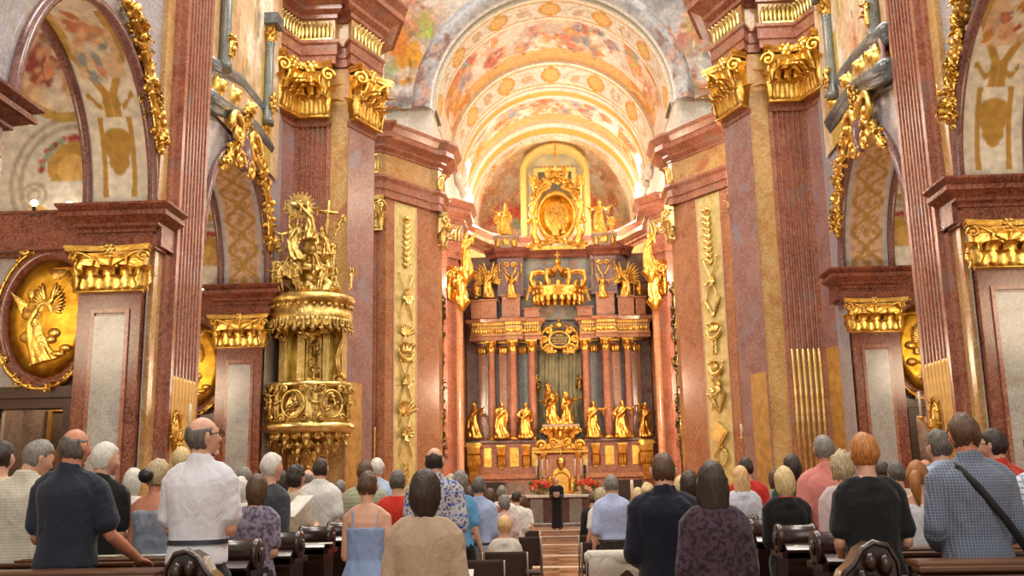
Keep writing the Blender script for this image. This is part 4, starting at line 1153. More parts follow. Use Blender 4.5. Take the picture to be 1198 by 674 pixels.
def chancel_pier(s):
    sd = SIDE[s]
    S = lambda a, y: (CX_(s, a), y)
    pr = empty('chancel_pier', (0, 0, 0), 0, '%s orange red marble chancel pier with tall gold emblem panel and gilded capitals' % sd, 'pier', 'chancel piers')
    p0, p1, p2, p3, p4 = S(7.6, 33.1), S(5.95, 33.1), S(4.36, 35.3), S(4.36, 36.3), S(5.6, 36.3)
    ZA = 11.62
    mb = MB(); mb.plan([p0, p1, p2, p3, p4, S(7.6, 36.3)], .3, ZA+.1); mb.build('shaft', REDO, pr)
    mb = MB(); pos, r, n = fluted(mb, S(6.95, 33.04), S(6.15, 33.04), s, .9, 10.35, 5, .05, .05, 0, .1); mb.build('fluted_shaft', RED, pr)
    rods(pr, pos, r*.8, n, .9, 3.6 if s < 0 else 4.1, GOLDP)
    # gold panel on the canted face
    gp = relief_panel('gold_panel', pr, p1, p2, s, .8, ZA-.06, GOLDFLAT, .16, .55)
    for t in (.14, .555):
        relief_panel('panel_edge', pr, p1, p2, s, .8, ZA-.05, marble('pale_edge_marble', 'c9a284', 'dfc4a8', 'efe4d4'), t, t+.015, .02)
    c, w, rz, nn = face(p1, p2, s); a, b = Vector(p1), Vector(p2); q = a.lerp(b, .355)+nn*.02
    rnd = random.Random(17+s)
    lst = [('branch', 10.1, .9), ('cross', 8.2, .8), ('fan', 7.0, .6), ('bowl', 6.35, .8), ('cross', 5.2, .7), ('fan', 4.3, .75), ('cross', 3.4, .75), ('drop', 2.1, .4)] if s < 0 else \
          [('branch', 10.0, 1.0), ('cross', 8.5, .8), ('palm', 7.5, .6), ('bowl', 6.8, .7), ('drop', 6.2, .3), ('bowl', 5.5, .6), ('cross', 4.8, .8), ('palm', 4.2, .6), ('book', 3.2, .8), ('wreath', 2.4, .7), ('wreath', 1.2, .6)]
    for kind, z, sz in lst:
        mb = MB(); trophy(mb, kind, 0, z, sz, rnd)
        mb.build('gilded_emblem', GOLDP, pr, (q.x, q.y, 0), rz)
    # capitals
    capital(pr, ((S(6.55, 33.04))[0], 33.04, 10.38), 0, .95, 1.25, .3, 4, GOLDP)
    c2, w2, rz2, n2 = face(p1, p2, s); qq = a.lerp(b, .93)+nn*.0
    c3, w3, rz3, n3 = face(p2, p3, s)
    capital(pr, (c3.x, c3.y-.1, 10.38), rz3, .85, 1.25, .3, 3, GOLDP)
    mb = MB(); sweep(mb, [S(6.1, 33.1), p1], [(0, 0), (.01, 0)], s)
    # base
    mb = MB(); sweep(mb, [p0, p1, p2, p3, p4], [(.14, .3), (.14, .9), (.05, 1.0), (0, 1.05)], s); mb.build('plinth', REDD, pr)
    # second pier deeper in
    r0, r1, r2, r3 = S(5.7, 42.6), S(4.85, 42.6), S(4.4, 43.2), S(4.4, 44.4)
    pr2 = empty('inner_chancel_pier', (0, 0, 0), 0, '%s rear chancel pier of pink marble with dark gilt pendant, beside high altar' % sd, 'pier', 'inner chancel piers')
    mb = MB(); mb.plan([r0, r1, r2, r3, S(5.7, 44.4)], .3, ZA+.1); mb.build('shaft', RED, pr2)
    c, w, rz, n = face(r1, r2, s); capital(pr2, (c.x, c.y, 9.7), rz, .8, 1.5, .3, 3, GOLDW)
    mb = MB(); mb.lathe([(.22, .3), (.22, 1.1), (.17, 1.2), (.16, 9.6), (.18, 9.7)], 18, (S(4.32, 43.0)[0], 42.75, 0)); mb.build('column_shaft', REDO, pr2)
    mb = round_capital_mb(.17, .9); mb.build('column_capital', GOLDW, pr2, (S(4.32, 43.0)[0], 42.75, 9.7))
    mb = MB(); X = S(5.12, 42.6)[0]
    rnd = random.Random(3)
    for z, l in ((9.0, .9), (7.2, .9), (5.3, .8), (3.6, .8)):
        foliage(mb, [(X, 42.5, z+l), (X, 42.45, z), (X, 42.5, z-l)], .2, 44, int(z*3), 0, .32)
    mb.tube([(X, 42.55, 10.2), (X, 42.55, 1.5)], .05, 8); mb.build('hanging_trophy', gold('dark_bronze_gilding', '8d8458', '3f3f30', .35, .4, 10), pr2)
    # wall between the piers
    mb = MB(); mb.box(min(S(5.6, 0)[0], S(5.9, 0)[0]), max(S(5.6, 0)[0], S(5.9, 0)[0]), 36.2, 48, .3, 14.2); struct(mb.build('wall_%s_chancel' % sd, REDO))
    # entablature running round everything
    ep = [S(7.8, 33.0), S(6.98, 33.0), S(6.98, 32.86), S(6.12, 32.86), S(6.12, 33.0), S(5.97, 33.0), S(5.15, 34.1), S(4.62, 34.88), S(4.36, 35.02), S(4.26, 35.2), S(4.26, 36.4), S(4.7, 36.9), S(5.5, 37.3), S(5.5, 42.4), S(4.88, 42.4), S(4.3, 43.1), S(4.3, 44.4), S(4.75, 44.9), S(4.7, 46.4), S(3.7, 48.7), S(2.3, 49.6), S(1.0, 49.8)]
    en = empty('chancel_entablature', (0, 0, 0), 0, 'stepped red marble entablature with deep cornice along the %s side of the chancel' % sd, 'cornice', 'chancel entablatures')
    mb = MB(); z = ZA
    sweep(mb, ep, [(0, z), (.05, z), (.05, z+.25), (.1, z+.28), (.1, z+.55), (.2, z+.66), (.2, z+.74), (0, z+.78)], s); mb.build('architrave', RED, en)
    mb = MB(); sweep(mb, ep, [(0, z+.76), (.03, z+.78), (.03, z+1.58), (0, z+1.6)], s); mb.build('frieze', YEL, en)
    mb = MB(); sweep(mb, ep, prof([(0, 0), (.06, .03), (.06, .1), (.2, .2), (.2, .28), (.3, .36), (.46, .44), (.46, .62), (.42, .66), (.56, .84), (.6, .88), (.6, .97), (-.3, 1.0)], z+1.58, 1.0, 1.1), s); mb.build('cornice', RED, en)
    for (pp, ww) in ((S(6.55, 32.8), .8), ):
        b = MB()
        for i in range(8): leaf(b, TM(-ww*.42+ww*.84*i/7, 0, .06), .6, ww*.13, .4, 5)
        b.box(-ww*.46, ww*.46, -.05, .03, 0, .06); b.box(-ww*.46, ww*.46, -.05, .03, .64, .7)
        b.build('gilded_plaque', GOLDP, en, (pp[0], pp[1], z+.82), 0)
    for pp, q2 in ((S(4.36, 35.02), S(4.26, 35.2)), (S(4.88, 42.4), S(4.3, 43.1))):
        c, w, rz, n = face(pp, q2, s); b = MB()
        for i in range(4): leaf(b, TM(-w*.5+w*(i+.5)/4, 0, .0), .7, .2, .5, 5)
        b.build('gilded_bracket', GOLDP, en, (c.x+n.x*.05, c.y+n.y*.05, z+.8), rz)
    mb = MB(); mb.plan([S(4.7, 46.4), S(3.7, 48.7), S(2.3, 49.6), S(1.0, 49.8), S(1.0, 50.1), S(5.7, 50.1), S(5.7, 46.4)], .3, 14.2); struct(mb.build('wall_%s_apse_curve' % sd, REDO))
    mb = MB(); x0, x1 = S(4.55, 0)[0], S(9.4, 0)[0]; mb.box(min(x0, x1), max(x0, x1), 34.75, 35.2, 14.2, 15.75); struct(mb.build('trim_13', WHITE))
    # attic above the cornice and side lunettes
    mb = MB(); mb.plan([S(4.5, 35.2), S(4.5, 50), S(5.9, 50), S(5.9, 35.2)], 14.12, 14.3)
    struct(mb.build('trim_4', WHITE))
for s in (-1, 1): chancel_pier(s)

# ---- arch wall (pendentives) over the chancel entrance
ZS2, R2, Y2 = 15.8, 4.5, 34.8
def pend(s):
    rnd = random.Random(21+s)
    def fn(u, v):
        th = PI/2*u                                                  # 0 at springing .. crown
        r = R2+.75+6.2*v
        x = math.cos(th)*r; z = math.sin(th)*r
        y = Y2-.25-1.6*v*v-.0*u
        return Vector((XC+s*x, y, ZS2-.3+z))
    robes = ('b9684a', '7d8796', 'a9a4a8', 'c98a4a', '9a8f92', 'd0a890', '8d6a70', 'e0c49a') if s > 0 else ('d98a3a', 'c9705a', '9aa06a', 'b9a890', 'e0b070', 'd9a090', '8f98a4')
    def cf(u, v):
        th = PI/2*u; r = R2+.75+6.2*v; x = np.cos(th)*r; z = np.sin(th)*r
        uu = (x-4)/7; vv = z/9
        C = np.ones((len(u), 3))*np.array(lin('b9a698' if s < 0 else '9d9794'))
        C = mixc(C, 'cfb49c' if s < 0 else '87868e', sstep(.4, .62, fbm(x*.7, z*.7, 5+s)))
        C = mixc(C, 'd4c6b8' if s < 0 else 'b9b4b2', sstep(.52, .68, fbm(x*.9+9, z*.9, 8+s)))
        figs = [(rnd.uniform(4.9, 7.4), rnd.uniform(.2, 5.6), rnd.uniform(1.1, 1.8), rnd.uniform(-.6, .6)) for _ in range(44)]
        for f in sorted(figs, key=lambda f: -f[1]): C = painted_figure(C, x, z, f[0], f[1], f[2], rnd, robes, f[3])
        def at(px, py): q = U(px, py, 34.3); return abs(q.x-XC), q.z-(ZS2-.3)
        for (px, py, rx, rz, c) in (((478, 30, 1.3, .9, 'b8a29a'), (478, 100, .8, .5, 'ece4dc'), (472, 120, .5, .4, '8d8280')) if s < 0 else ((808, 78, .9, .6, 'cfcccc'), (790, 30, .9, .7, 'b9b4b4'))): q = at(px, py); C = blob(C, x, z, q[0], q[1], rx, rz, c, 0, .4, .5)
        for (px, py, h, c) in (((495, 22, 1.5, 'b3a95e'), (462, 28, 1.4, 'd09a70'), (476, 18, 1.4, 'c08a60'), (506, 66, 1.9, '9aa6a4'), (464, 70, 1.9, 'b4b48c'), (482, 62, 2.3, 'de9a34')) if s < 0 else ((832, 22, 1.5, '8d5048'), (812, 18, 1.4, 'c9a26a'), (782, 52, 1.9, '7f8a9a'), (800, 50, 2.1, 'b97a74'), (818, 46, 1.9, 'b09a84'), (838, 60, 1.7, '8f8a90'), (790, 98, 1.6, '8f866a'), (812, 104, 1.6, 'a39878'), (834, 108, 1.5, '8d8a84'))): q = at(px, py); C = painted_figure(C, x, z, q[0], q[1], h, rnd, (c,), rnd.uniform(-.3, .3))
        if s < 0: C = blob(C, x, z, 5.75, 2.6, .35, .6, 'd9822c', .1, .3, .4); C = blob(C, x, z, 5.8, 3.3, .14, .16, 'd9a986')
        C = mixc(C, 'e2dcd4', .5*sstep(.6, .72, fbm(x*1.1+4, z*1.4, 33)))
        g = fbm(x*5, z*5, 3, 3); return C*(.78+.44*g)[:, None]
    struct(paint_grid('wall_%s_pendentive' % SIDE[s], fn, 150, 110, cf, PAINT))
for s in (-1, 1): pend(s)
# white pilaster strips and bright window at the outer edge of the pendentives
for s in (-1, 1):
    mb = MB(); x0, x1 = CX_(s, 6.2), CX_(s, 7.6)
    mb.box(min(x0, x1)+(.0 if s > 0 else .4), max(x0, x1)-(.4 if s > 0 else 0), 33.6, 33.9, 14.3, 24); struct(mb.build('trim_5', WHITE))
    x0, x1 = CX_(s, 6.1), CX_(s, 6.6); mb = MB(); mb.box(min(x0, x1), max(x0, x1), 33.2, 33.9, 14.25, 15.0)
    mb.box(min(x0, x1)+.1, max(x0, x1)-.1, 33.3, 33.9, 15.0, 15.2); struct(mb.build('trim_6', WHITE))
# arch ring
def ring_cf(u, v):
    C = np.ones((len(u), 3))*np.array(lin('c3c4c8')); x = v*9
    C = mixc(C, 'a9a8ae', sstep(.45, .6, fbm(v*30, u*3, 2)))
    side = (np.abs(v-.5) > .3)
    C = mixc(C, 'c9a090', side*sstep(.5, .6, fbm(v*46, u*5, 6))); C = mixc(C, '9a7f78', side*sstep(.58, .66, fbm(v*60, u*6, 9)))
    C = mixc(C, 'e9e6e2', (u < .12)+(u > .9)*1.0)
    return C
def ring(u, v):
    th = PI*v; r = R2+.0+.85*u; return Vector((XC+math.cos(th)*r, Y2-.15-.35*math.sin(PI*u), ZS2-.3+math.sin(th)*r))
struct(paint_grid('trim_7', ring, 16, 200, ring_cf, PAINT))

# ---- barrel vault with painted bays and raised ribs
VT = [(34.8, 36.5, 'rib'), (36.5, 40.6, 'fresco'), (40.6, 43.3, 'rib'), (43.3, 44.6, 'thin'), (44.6, 47.9, 'fresco'), (47.9, 50.0, 'thin')]
def vault_cf(kind, seed, n):
    def cf(u, v):                                                    # u across 0..1 (left springing -> right), v along
        ang = u*PI; arc = u*R2*PI
        if kind == 'fresco':
            rnd = random.Random(seed)
            C = fresco(u, v, seed, ('e6b894', 'ecc8a4'), ('f2e4d2', 'e9d0b4'), ('d9823a',), [], 3.6)
            C = mixc(C, 'f2e6d8', sstep(.5, .62, fbm(u*9, v*2.2, seed+2))*(np.abs(u-.5) < .3))
            C = mixc(C, 'c98a34', (np.abs(u-.5) > .26)*(.6+.4*(fbm(u*30, v*7, seed+5) > .5)))
            C = mixc(C, 'dba65a', (v > .72)*(np.abs(u-.5) < .27)*.9)
            C = mixc(C, 'eadfce', (np.abs(u-.5) > .42)*.8)
            C = mixc(C, 'e4d8cc', sstep(.5, .6, fbm(u*14, v*3, seed+8))*(v < .75)*.8); C = mixc(C, 'b9a8a0', sstep(.58, .66, fbm(u*16, v*3.4, seed+9))*(v < .7)*.7)
            figs = [(.5+rnd.uniform(-.2, .2), rnd.uniform(.22, .68), rnd.uniform(.28, .46), rnd.uniform(-.6, .6)) for _ in range(22)]+[(.5+q*rnd.uniform(.25, .36), rnd.uniform(.2, .6), .42, q*.3) for q in (-1, 1, -1, 1, -1, 1)]
            for f in figs: C = painted_figure(C, u*3.6, v, f[0]*3.6, f[1], f[2], rnd, ('cd7a58', 'dc9c68', 'e4bc9c', 'a09aa0', 'cc8e50', 'bc7058', 'ecdac6', 'a98c7c', '8e9aa0'), f[3])
            g = fbm(u*60, v*16, seed, 3); return C*(.8+.4*g)[:, None]
        C = np.ones((len(u), 3))*np.array(lin('e2dccd'))
        if kind == 'rib':
            k = u*13; t = k-np.floor(k); d = np.hypot((t-.5)/.42, (v-.5)/.33)
            odd = (np.floor(k) % 2 == 0)
            C = mixc(C, 'cf9a3e', (d < 1)*odd); C = mixc(C, 'dfb668', (d < .72)*odd)
            C = mixc(C, 'c0a070', (d < .7)*(~odd)*(fbm(u*60, v*8, 4) > .42)*.8)
            C = mixc(C, 'f0e9d8', ((v < .1)+(v > .9)).astype(float)); C = mixc(C, 'cfa850', ((np.abs(v-.13) < .025)+(np.abs(v-.87) < .025)).astype(float))
        else:
            C = mixc(C, 'dcb050', (np.abs(v-.5) < .22)*1.0)
        C = mixc(C, 'b9a484', sstep(.6, .7, fbm(u*70, v*9, 12))*.5)
        return C
    return cf
for i, (ya, yb, kind) in enumerate(VT):
    rr = R2-(.14 if kind == 'rib' else .2 if kind == 'thin' else 0)
    def fn(u, v, ya=ya, yb=yb, rr=rr):
        th = PI*(1-u); k = 1.0
        return Vector((XC+math.cos(th)*rr, ya+(yb-ya)*v, ZS2-.3+math.sin(th)*rr*1.0))
    struct(paint_grid('ceiling_vault', fn, 260, 40 if kind == 'fresco' else 16, vault_cf(kind, 40+i, i), PAINT))
    if kind != 'fresco':                                             # the step down at both faces of the rib
        mb = MB()
        for yy in (ya, yb):
            mb.grid(lambda u, v: Vector((XC+math.cos(PI*u)*(rr+v*.3), yy, ZS2-.3+math.sin(PI*u)*(rr+v*.3))), 80, 1)
        struct(mb.build('trim_8', CREAM))
# vertical white walls below the springing, with round-headed windows letting in daylight
for s in (-1, 1):
    mb = MB(); x = CX_(s, R2+.02)
    mb.box(min(x, x+s*.15), max(x, x+s*.15), 34.9, 50, 14.2, 15.6); struct(mb.build('wall_%s_attic' % SIDE[s], WHITE))
    # stucco clouds with white cherubs where the vault starts
    wn = MB(); pts = [(XC+s*math.cos(a)*(R2-.05), ZS2-.3+math.sin(a)*(R2-.05)) for a in (.08, .2, .32, .42)]
    n = 12; rr = []
    for k, (xx, zz) in enumerate(pts):
        wd = 1.1*math.sqrt(max(.05, 1-(k/3.2)**2)); rr.append((xx, zz, wd))
    vs = []
    for xx, zz, wd in rr: vs += [(xx, 46.2-wd, zz), (xx, 46.2+wd, zz)]
    wn.add(vs, [(0, 1, 3, 2), (2, 3, 5, 4), (4, 5, 7, 6)])
    o = wn.build('window_%d' % (1 if s < 0 else 2), emit('daylight_pane', 'fffaf0', 9.0)); struct(o)
    mb = MB(); rnd = random.Random(5+s)
    for k in range(46):
        yy = rnd.uniform(42.8, 49); a = .02+.13*rnd.random()*(1+.8*math.sin(yy*2)); mb.ball((XC+s*math.cos(a)*(R2-.1), yy, ZS2-.45+math.sin(a)*(R2-.1)), (rnd.uniform(.15, .3), rnd.uniform(.25, .5), rnd.uniform(.15, .35)), 8)
    tag(mb.build('stucco_cloud', WHITE), 'white stucco clouds along the %s foot of the chancel vault beyond the second rib' % SIDE[s], 'stucco', 'stucco clouds')

# ---- apse: half dome, back wall
def conch(u, v):
    th = PI*(1-u); a = v*PI/2
    return Vector((XC+math.cos(th)*(R2-.2)*math.cos(a), 50+math.sin(a)*3.4*math.sin(th)**.4 if v > 0 else 50, ZS2-.3+math.sin(th)*(R2-.2)*math.cos(a)))
def conch2(u, v):
    # from the vault mouth (v=0) back to the wall (v=1): a quarter-dome flattened at the back
    th = PI*(1-u); k = 1-.38*v*v
    return Vector((XC+math.cos(th)*(R2-.2)*(1-.12*v*v), 50+4.0*v, ZS2-.6+math.sin(th)*(R2-.2)*k+.3*(1-v)))
def conch_cf(u, v):
    rnd = random.Random(77)
    C = fresco(u, v, 70, ('efc98e', 'f4dcae'), ('f8ead0', 'e8b088'), ('d9823a',), [], 3)
    figs = [(rnd.uniform(.05, .95), rnd.uniform(.15, .85), rnd.uniform(.25, .42), rnd.uniform(-.6, .6)) for _ in range(15)]
    for f in figs:
        if abs(f[0]-.5) > .1: C = painted_figure(C, u*3, v, f[0]*3, f[1], f[2], rnd, ('d97a50', 'e8b080', 'efd0a0', 'd9985e', 'cdb89c', 'e4844e'), f[3])
    C = mixc(C, 'f6cf98', .22+0*u); return C*(.9+.2*fbm(u*50, v*16, 3, 3))[:, None]
struct(paint_grid('ceiling_conch', conch2, 200, 60, conch_cf, PAINT))
def apse_cf(u, v):
    x = -6+12*u; z = 10+8.6*v; rnd = random.Random(6)
    C = fresco(u, v, 91, ('e2b48a', 'eac9a0'), ('f0d8bc', 'd99a70'), ('b9a898',), [], 1.6)
    C = mixc(C, 'd98f62', sstep(.5, .62, fbm(x*.7, z*.7, 4)))
    for f in [(q*rnd.uniform(1.6, 3.6), rnd.uniform(15.2, 17.2), rnd.uniform(.9, 1.4), rnd.uniform(-.5, .5)) for q in (-1, 1)*9]: C = painted_figure(C, x, z, f[0], f[1], f[2], rnd, ('c9502e', 'd9703e', 'e0a070', 'c0b080', 'b9664a', '9aa07a'), f[3])
    arc = 15.2-.035*x*x*2
    C = mixc(C, 'cfc0aa', sstep(.05, -.05, z-arc)); C = mixc(C, 'e6dcc8', 1-sstep(.08, .16, np.abs(z-arc)))
    C = mixc(C, 'b98a78', sstep(13.3, 13.1, z))
    C = mixc(C, '9a8a7c', sstep(.1, -.1, z-arc)*sstep(.5, .6, fbm(x, z, 8))*.7)
    return C*(.85+.3*fbm(x*4, z*4, 3, 3))[:, None]
struct(paint_grid('wall_back_apse', lambda u, v: Vector((XC-6+12*u, 53.4-.0*v, 10+8.6*v)), 160, 120, apse_cf, PAINT))
mb = MB(); mb.box(-6, 6.4, 53.45, 53.7, .2, 20.5); struct(mb.build('wall_back', BROWN))
for s in (-1, 1):
    mb = MB(); x0, x1 = CX_(s, 4.7), CX_(s, 5.9); mb.box(min(x0, x1), max(x0, x1), 47.8, 53.5, .3, 20); struct(mb.build('wall_%s_apse' % SIDE[s], REDO))
# arched light niche behind the medallion of the altar, framed in ochre stucco
ni = MB(); YN = 50.3
def nring(k, y, b=13.0): return [Vector((XC+.1+x*k, y, z)) for x, z in [(-1.85, b), (-1.85, 18.0)]+[(math.cos(PI-PI*i/14)*1.85, 18.0+math.sin(PI-PI*i/14)*(1.6-1.85*(1-k))) for i in range(15)]+[(1.85, 18.0), (1.85, b)]]
ni.rings([nring(1, YN+.5), nring(1, YN), nring(.94, YN-.06), nring(.84, YN), nring(.8, YN+.5)], 0, False, None, False, False)
struct(ni.build('trim_9', plain('ochre_frame', 'd3b266', .6, 0)))
nb = MB(); n_ = nring(.84, YN+.45); nb.add(n_, [tuple(range(len(n_)))])
struct(nb.build('trim_10', plain('niche_grey_green', 'a8a07c', .7, c2='8f8a70', scale=1.5)))
for x0, x1, z0, z1 in ((-1.12, -.9, 15.6, 18.1), (.9, 1.12, 15.6, 18.1), (-1.12, 1.12, 18.1, 18.3)):
    b = MB(); b.box(XC+.1+x0, XC+.1+x1, YN+.3, YN+.45, z0, z1); struct(b.build('trim_12', plain('ochre_frame', 'd3b266', .6, 0)))
nw = MB(); nw.box(XC+.1-.9, XC+.1+.9, YN+.4, YN+.44, 15.6, 18.1); struct(nw.build('window_3', plain('dark_window', '55503f', .3)))
# ------------------------------------------------------------------ the high altar
YA = 46.0
def A(px, py, Y=YA): return U(px, py, Y)
def ax(px): return A(px, 450).x
def az(py): return A(652, py).z
ZL = az(514)                                                        # ledge that carries statues and columns
al = empty('high_altar', (XC, YA, .3), 0, 'huge red marble and gold high altar with columns filling the far end of church', 'altar')
def apart(mb, name, mat, par=None):
    o = mb.build(name, mat, par if par is not None else al)
    if par is None: o.matrix_parent_inverse = Matrix.Translation((-XC, -YA, -.3))
    return o
wl, wr = XC-4.4, XC+4.4
# body walls
mb = MB(); mb.box(wl, wr, YA+.9, YA+1.5, .3, 12.6); apart(mb, 'back_wall', BROWN)
mb = MB(); mb.box(wl, XC-1.15, YA-.15, YA+.9, .3, ZL-.12); mb.box(XC+1.15, wr, YA-.15, YA+.9, .3, ZL-.12); mb.box(XC-1.15, XC+1.15, YA+.3, YA+.9, .3, ZL-.12)
apart(mb, 'predella', marble('predella_marble', '87503a', 'a26a4e', 'cdaa8a', '7d5c4a', 1.4))
for z, h, o, mt, nm in ((ZL-.14, .14, .14, BROWN, 'ledge_moulding'), (az(560), .22, .1, REDO, 'middle_moulding'), (.3, .35, .12, REDD, 'foot_moulding')):
    mb = MB()
    for x0, x1, y in ((wl, XC-1.1, YA-.15), (XC+1.1, wr, YA-.15), (XC-1.15, XC+1.15, YA+.3)): mb.bbox(x0, x1, y-o, y+.4, z, z+h, .03)
    apart(mb, nm, mt)
# gilded inlays and consoles on the predella
for px, w, kind in ((571, .34, 'p'), (587, .42, 'c'), (602, .4, 'p'), (616, .38, 'c'), (626, .26, 'p'), (684, .26, 'p'), (697, .38, 'c'), (713, .4, 'p'), (728, .42, 'c'), (744, .34, 'p'), (555, .62, 'k'), (756, .62, 'k')):
    x = A(px, 535).x; z0, z1 = az(545), az(523); mb = MB()
    if kind == 'p':
        mb.box(x-w/2, x+w/2, YA-.19, YA-.1, z0, z1); mb.box(x-w/2+.05, x+w/2-.05, YA-.21, YA-.1, z0+.06, z1-.06); apart(mb, 'gilded_panel', GOLDW)
    elif kind == 'c':
        mb.rings([[Vector((x-w*k, YA-.15, z)), Vector((x+w*k, YA-.15, z)), Vector((x+w*k, YA-.15-d, z)), Vector((x-w*k, YA-.15-d, z))] for z, k, d in ((z0-.1, .25, .05), (z0+.3, .3, .1), (z1-.2, .42, .22), (z1+.05, .5, .28), (z1+.12, .5, .28))], 0, True, None, False)
        for q in (-1, 0, 1): leaf(mb, TM(x+q*w*.28, YA-.25, z0), .7, .16, .8, 5)
        apart(mb, 'gilded_console', GOLDW)
    else:
        mb.rings([[Vector((x-w*k, YA-.15, z)), Vector((x+w*k, YA-.15, z)), Vector((x+w*k, YA-.15-d, z)), Vector((x-w*k, YA-.15-d, z))] for z, k, d in ((az(562), .3, .1), (az(550), .35, .2), (az(535), .42, .4), (az(522), .5, .45), (az(517), .52, .45))], 0, True, None, False)
        for q in range(5): leaf(mb, TM(x-w*.4+w*.2*q, YA-.45, az(545)), .8, .2, .7, 5)
        for q in (-1, 1): volute(mb, TM(x+q*w*.4, YA-.55, az(521), 0), .13, .05, 1.4, q)
        apart(mb, 'gilded_corner_console', GOLDW)
# dark recesses and doors at floor level
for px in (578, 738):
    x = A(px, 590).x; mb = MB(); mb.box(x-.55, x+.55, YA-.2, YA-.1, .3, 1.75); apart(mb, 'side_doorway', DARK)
for px in (603, 622, 690, 712):
    x = A(px, 590).x; mb = MB(); mb.box(x-.32, x+.32, YA-.2, YA-.1, .75, 1.7); mb.box(x-.24, x+.24, YA-.23, YA-.1, .85, 1.6); apart(mb, 'lower_panel', BROWN)
# columns
ZC0, ZC1 = ZL+.15, az(411)
rc = round_capital_mb(.19, az(397)-az(411)).mesh('capital', GOLDW)
for px, dy, r in ((575, .15, .17), (600.5, -.1, .19), (623, .1, .17), (686.5, .1, .17), (710.5, -.1, .19), (736.5, .15, .17)):
    x = A(px, 455).x; y = YA+dy
    c = apart(MB().lathe([(r*1.02, ZC0), (r*1.06, ZC0+1), (r*.9, ZC1-.06), (r*1.0, ZC1-.04), (r*1.0, ZC1)], 20, (x, y, 0)), 'column', marble('column_marble', 'a05e48', 'c4866c', 'e2c2ac', 'b88468', 1.8, .15))
    apart(MB().lathe([(r*1.5, ZL), (r*1.5, ZL+.06), (r*1.35, ZL+.1), (r*1.2, ZL+.13), (r*1.05, ZC0+.02)], 20, (x, y, 0)), 'column_base', GOLDW)
    o = link('column_capital', rc, al, (x-XC, y-YA, ZC1-.3))
# pilasters behind
for px in (563, 588, 612, 697, 723, 748):
    x = A(px, 455).x; mb = MB(); mb.box(x-.17, x+.17, YA+.7, YA+.95, ZL, az(400)); apart(mb, 'rear_pilaster', REDO if px in (563, 748, 588, 723) else VERDE)
    b = MB()
    for q in range(3): leaf(b, TM(x-.12+.12*q, YA+.68, az(411)), .5, .16, 1, 5)
    b.box(x-.22, x+.22, YA+.55, YA+.9, az(398), az(396)); apart(b, 'pilaster_capital', GOLDW)
# bluish panels between
for px in (566, 612, 634, 675, 697, 745):
    x = A(px, 455).x; mb = MB(); mb.box(x-.2, x+.2, YA+.82, YA+.92, ZL+.3, az(402)); apart(mb, 'grey_panel', marble('blue_grey_marble', '6d726f', '97998f', 'c4bfae', 'b08a58', 1.8))
# entablature over the two column groups, broken forward over each column
def ent(path, nm):
    for z0, z1, pr_, m, n_ in ((az(397), az(392), [(0, 0), (.05, 0), (.05, .7), (.1, 1), (0, 1)], REDO, 'architrave'), (az(392), az(381), [(0, 0), (.02, 0), (.02, 1), (0, 1)], marble('gilt_frieze_ground', 'b98a4c', 'd4ad6a', 'ead4a4'), 'frieze'), (az(381), az(372), [(0, 0), (.08, .05), (.1, .35), (.22, .5), (.26, .9), (0, 1)], REDO, 'cornice')):
        mb = MB(); sweep(mb, path, [(o, z0+(z1-z0)*t) for o, t in pr_], -1); 
        apart(mb, n_, m)
def bx(px): return A(px, 385).x
for grp in ((551, 564, 586, 592, 610, 614, 632), (679, 682, 698, 701, 720, 724, 759)):
    g = [bx(v) for v in grp]; f, m_ = YA-.35, YA-.05
    if grp[0] < 600: path = [(g[0], YA+.9), (g[0], m_+.05), (g[1], m_-.1), (g[2]+.1, m_-.1), (g[3], m_-.1), (g[3], f-.05), (g[4], f-.05), (g[4], m_), (g[5], m_-.05), (g[6], m_-.05), (g[6], YA+.9)]
    else: path = [(g[0], YA+.9), (g[0], m_-.05), (g[2], m_-.05), (g[2], f-.05), (g[4], f-.05), (g[4], m_-.1), (g[6], m_-.1), (g[6], YA+.9)]
    ent(path, '')
    x0, x1 = g[0]+.05, g[-1]-.05; mb = MB(); mb.box(x0, x1, YA-.0, YA+.9, az(397), az(373)); apart(mb, 'entablature_core', REDO)
    b = MB(); n = 26
    for i in range(n):
        x = x0+(x1-x0)*(i+.5)/n; yy = YA-.22 if (g[3] < x < g[4]) or (grp[0] > 600 and g[2] < x < g[4]) else YA-.02
        yy = (f-.05 if (grp[0] < 600 and g[3] < x < g[4]) or (grp[0] > 600 and g[2] < x < g[4]) else m_-.1)
        b.box(x-(x1-x0)/n*.55, x+(x1-x0)/n*.55, yy-.05, yy+.3, az(387.5), az(385.5)); b.box(x-.02, x+.02, yy-.04, yy, az(387), az(378)); b.ball((x, yy-.05, az(386.5)), (.085, .05, .13 if i % 2 else .09), 8)
        b.box(x-.05, x+.05, yy-.16, yy, az(380), az(377))
    apart(b, 'gilded_frieze_ornament', GOLDW)
# plinths above the cornice
for px, w, y0_, y1_ in ((572, .75, 372, 349), (557, .45, 372, 350), (598, .85, 372, 344), (622, .7, 372, 360), (684, .7, 372, 360), (708, .85, 372, 344), (732, .75, 372, 349), (749, .45, 372, 350)):
    x = A(px, 360).x; mb = MB(); mb.bbox(x-w/2, x+w/2, YA-.25, YA+.8, az(y0_), az(y1_), .04); mb.bbox(x-w/2-.06, x+w/2+.06, YA-.32, YA+.8, az(y1_)-.1, az(y1_), .03); apart(mb, 'plinth', REDO)
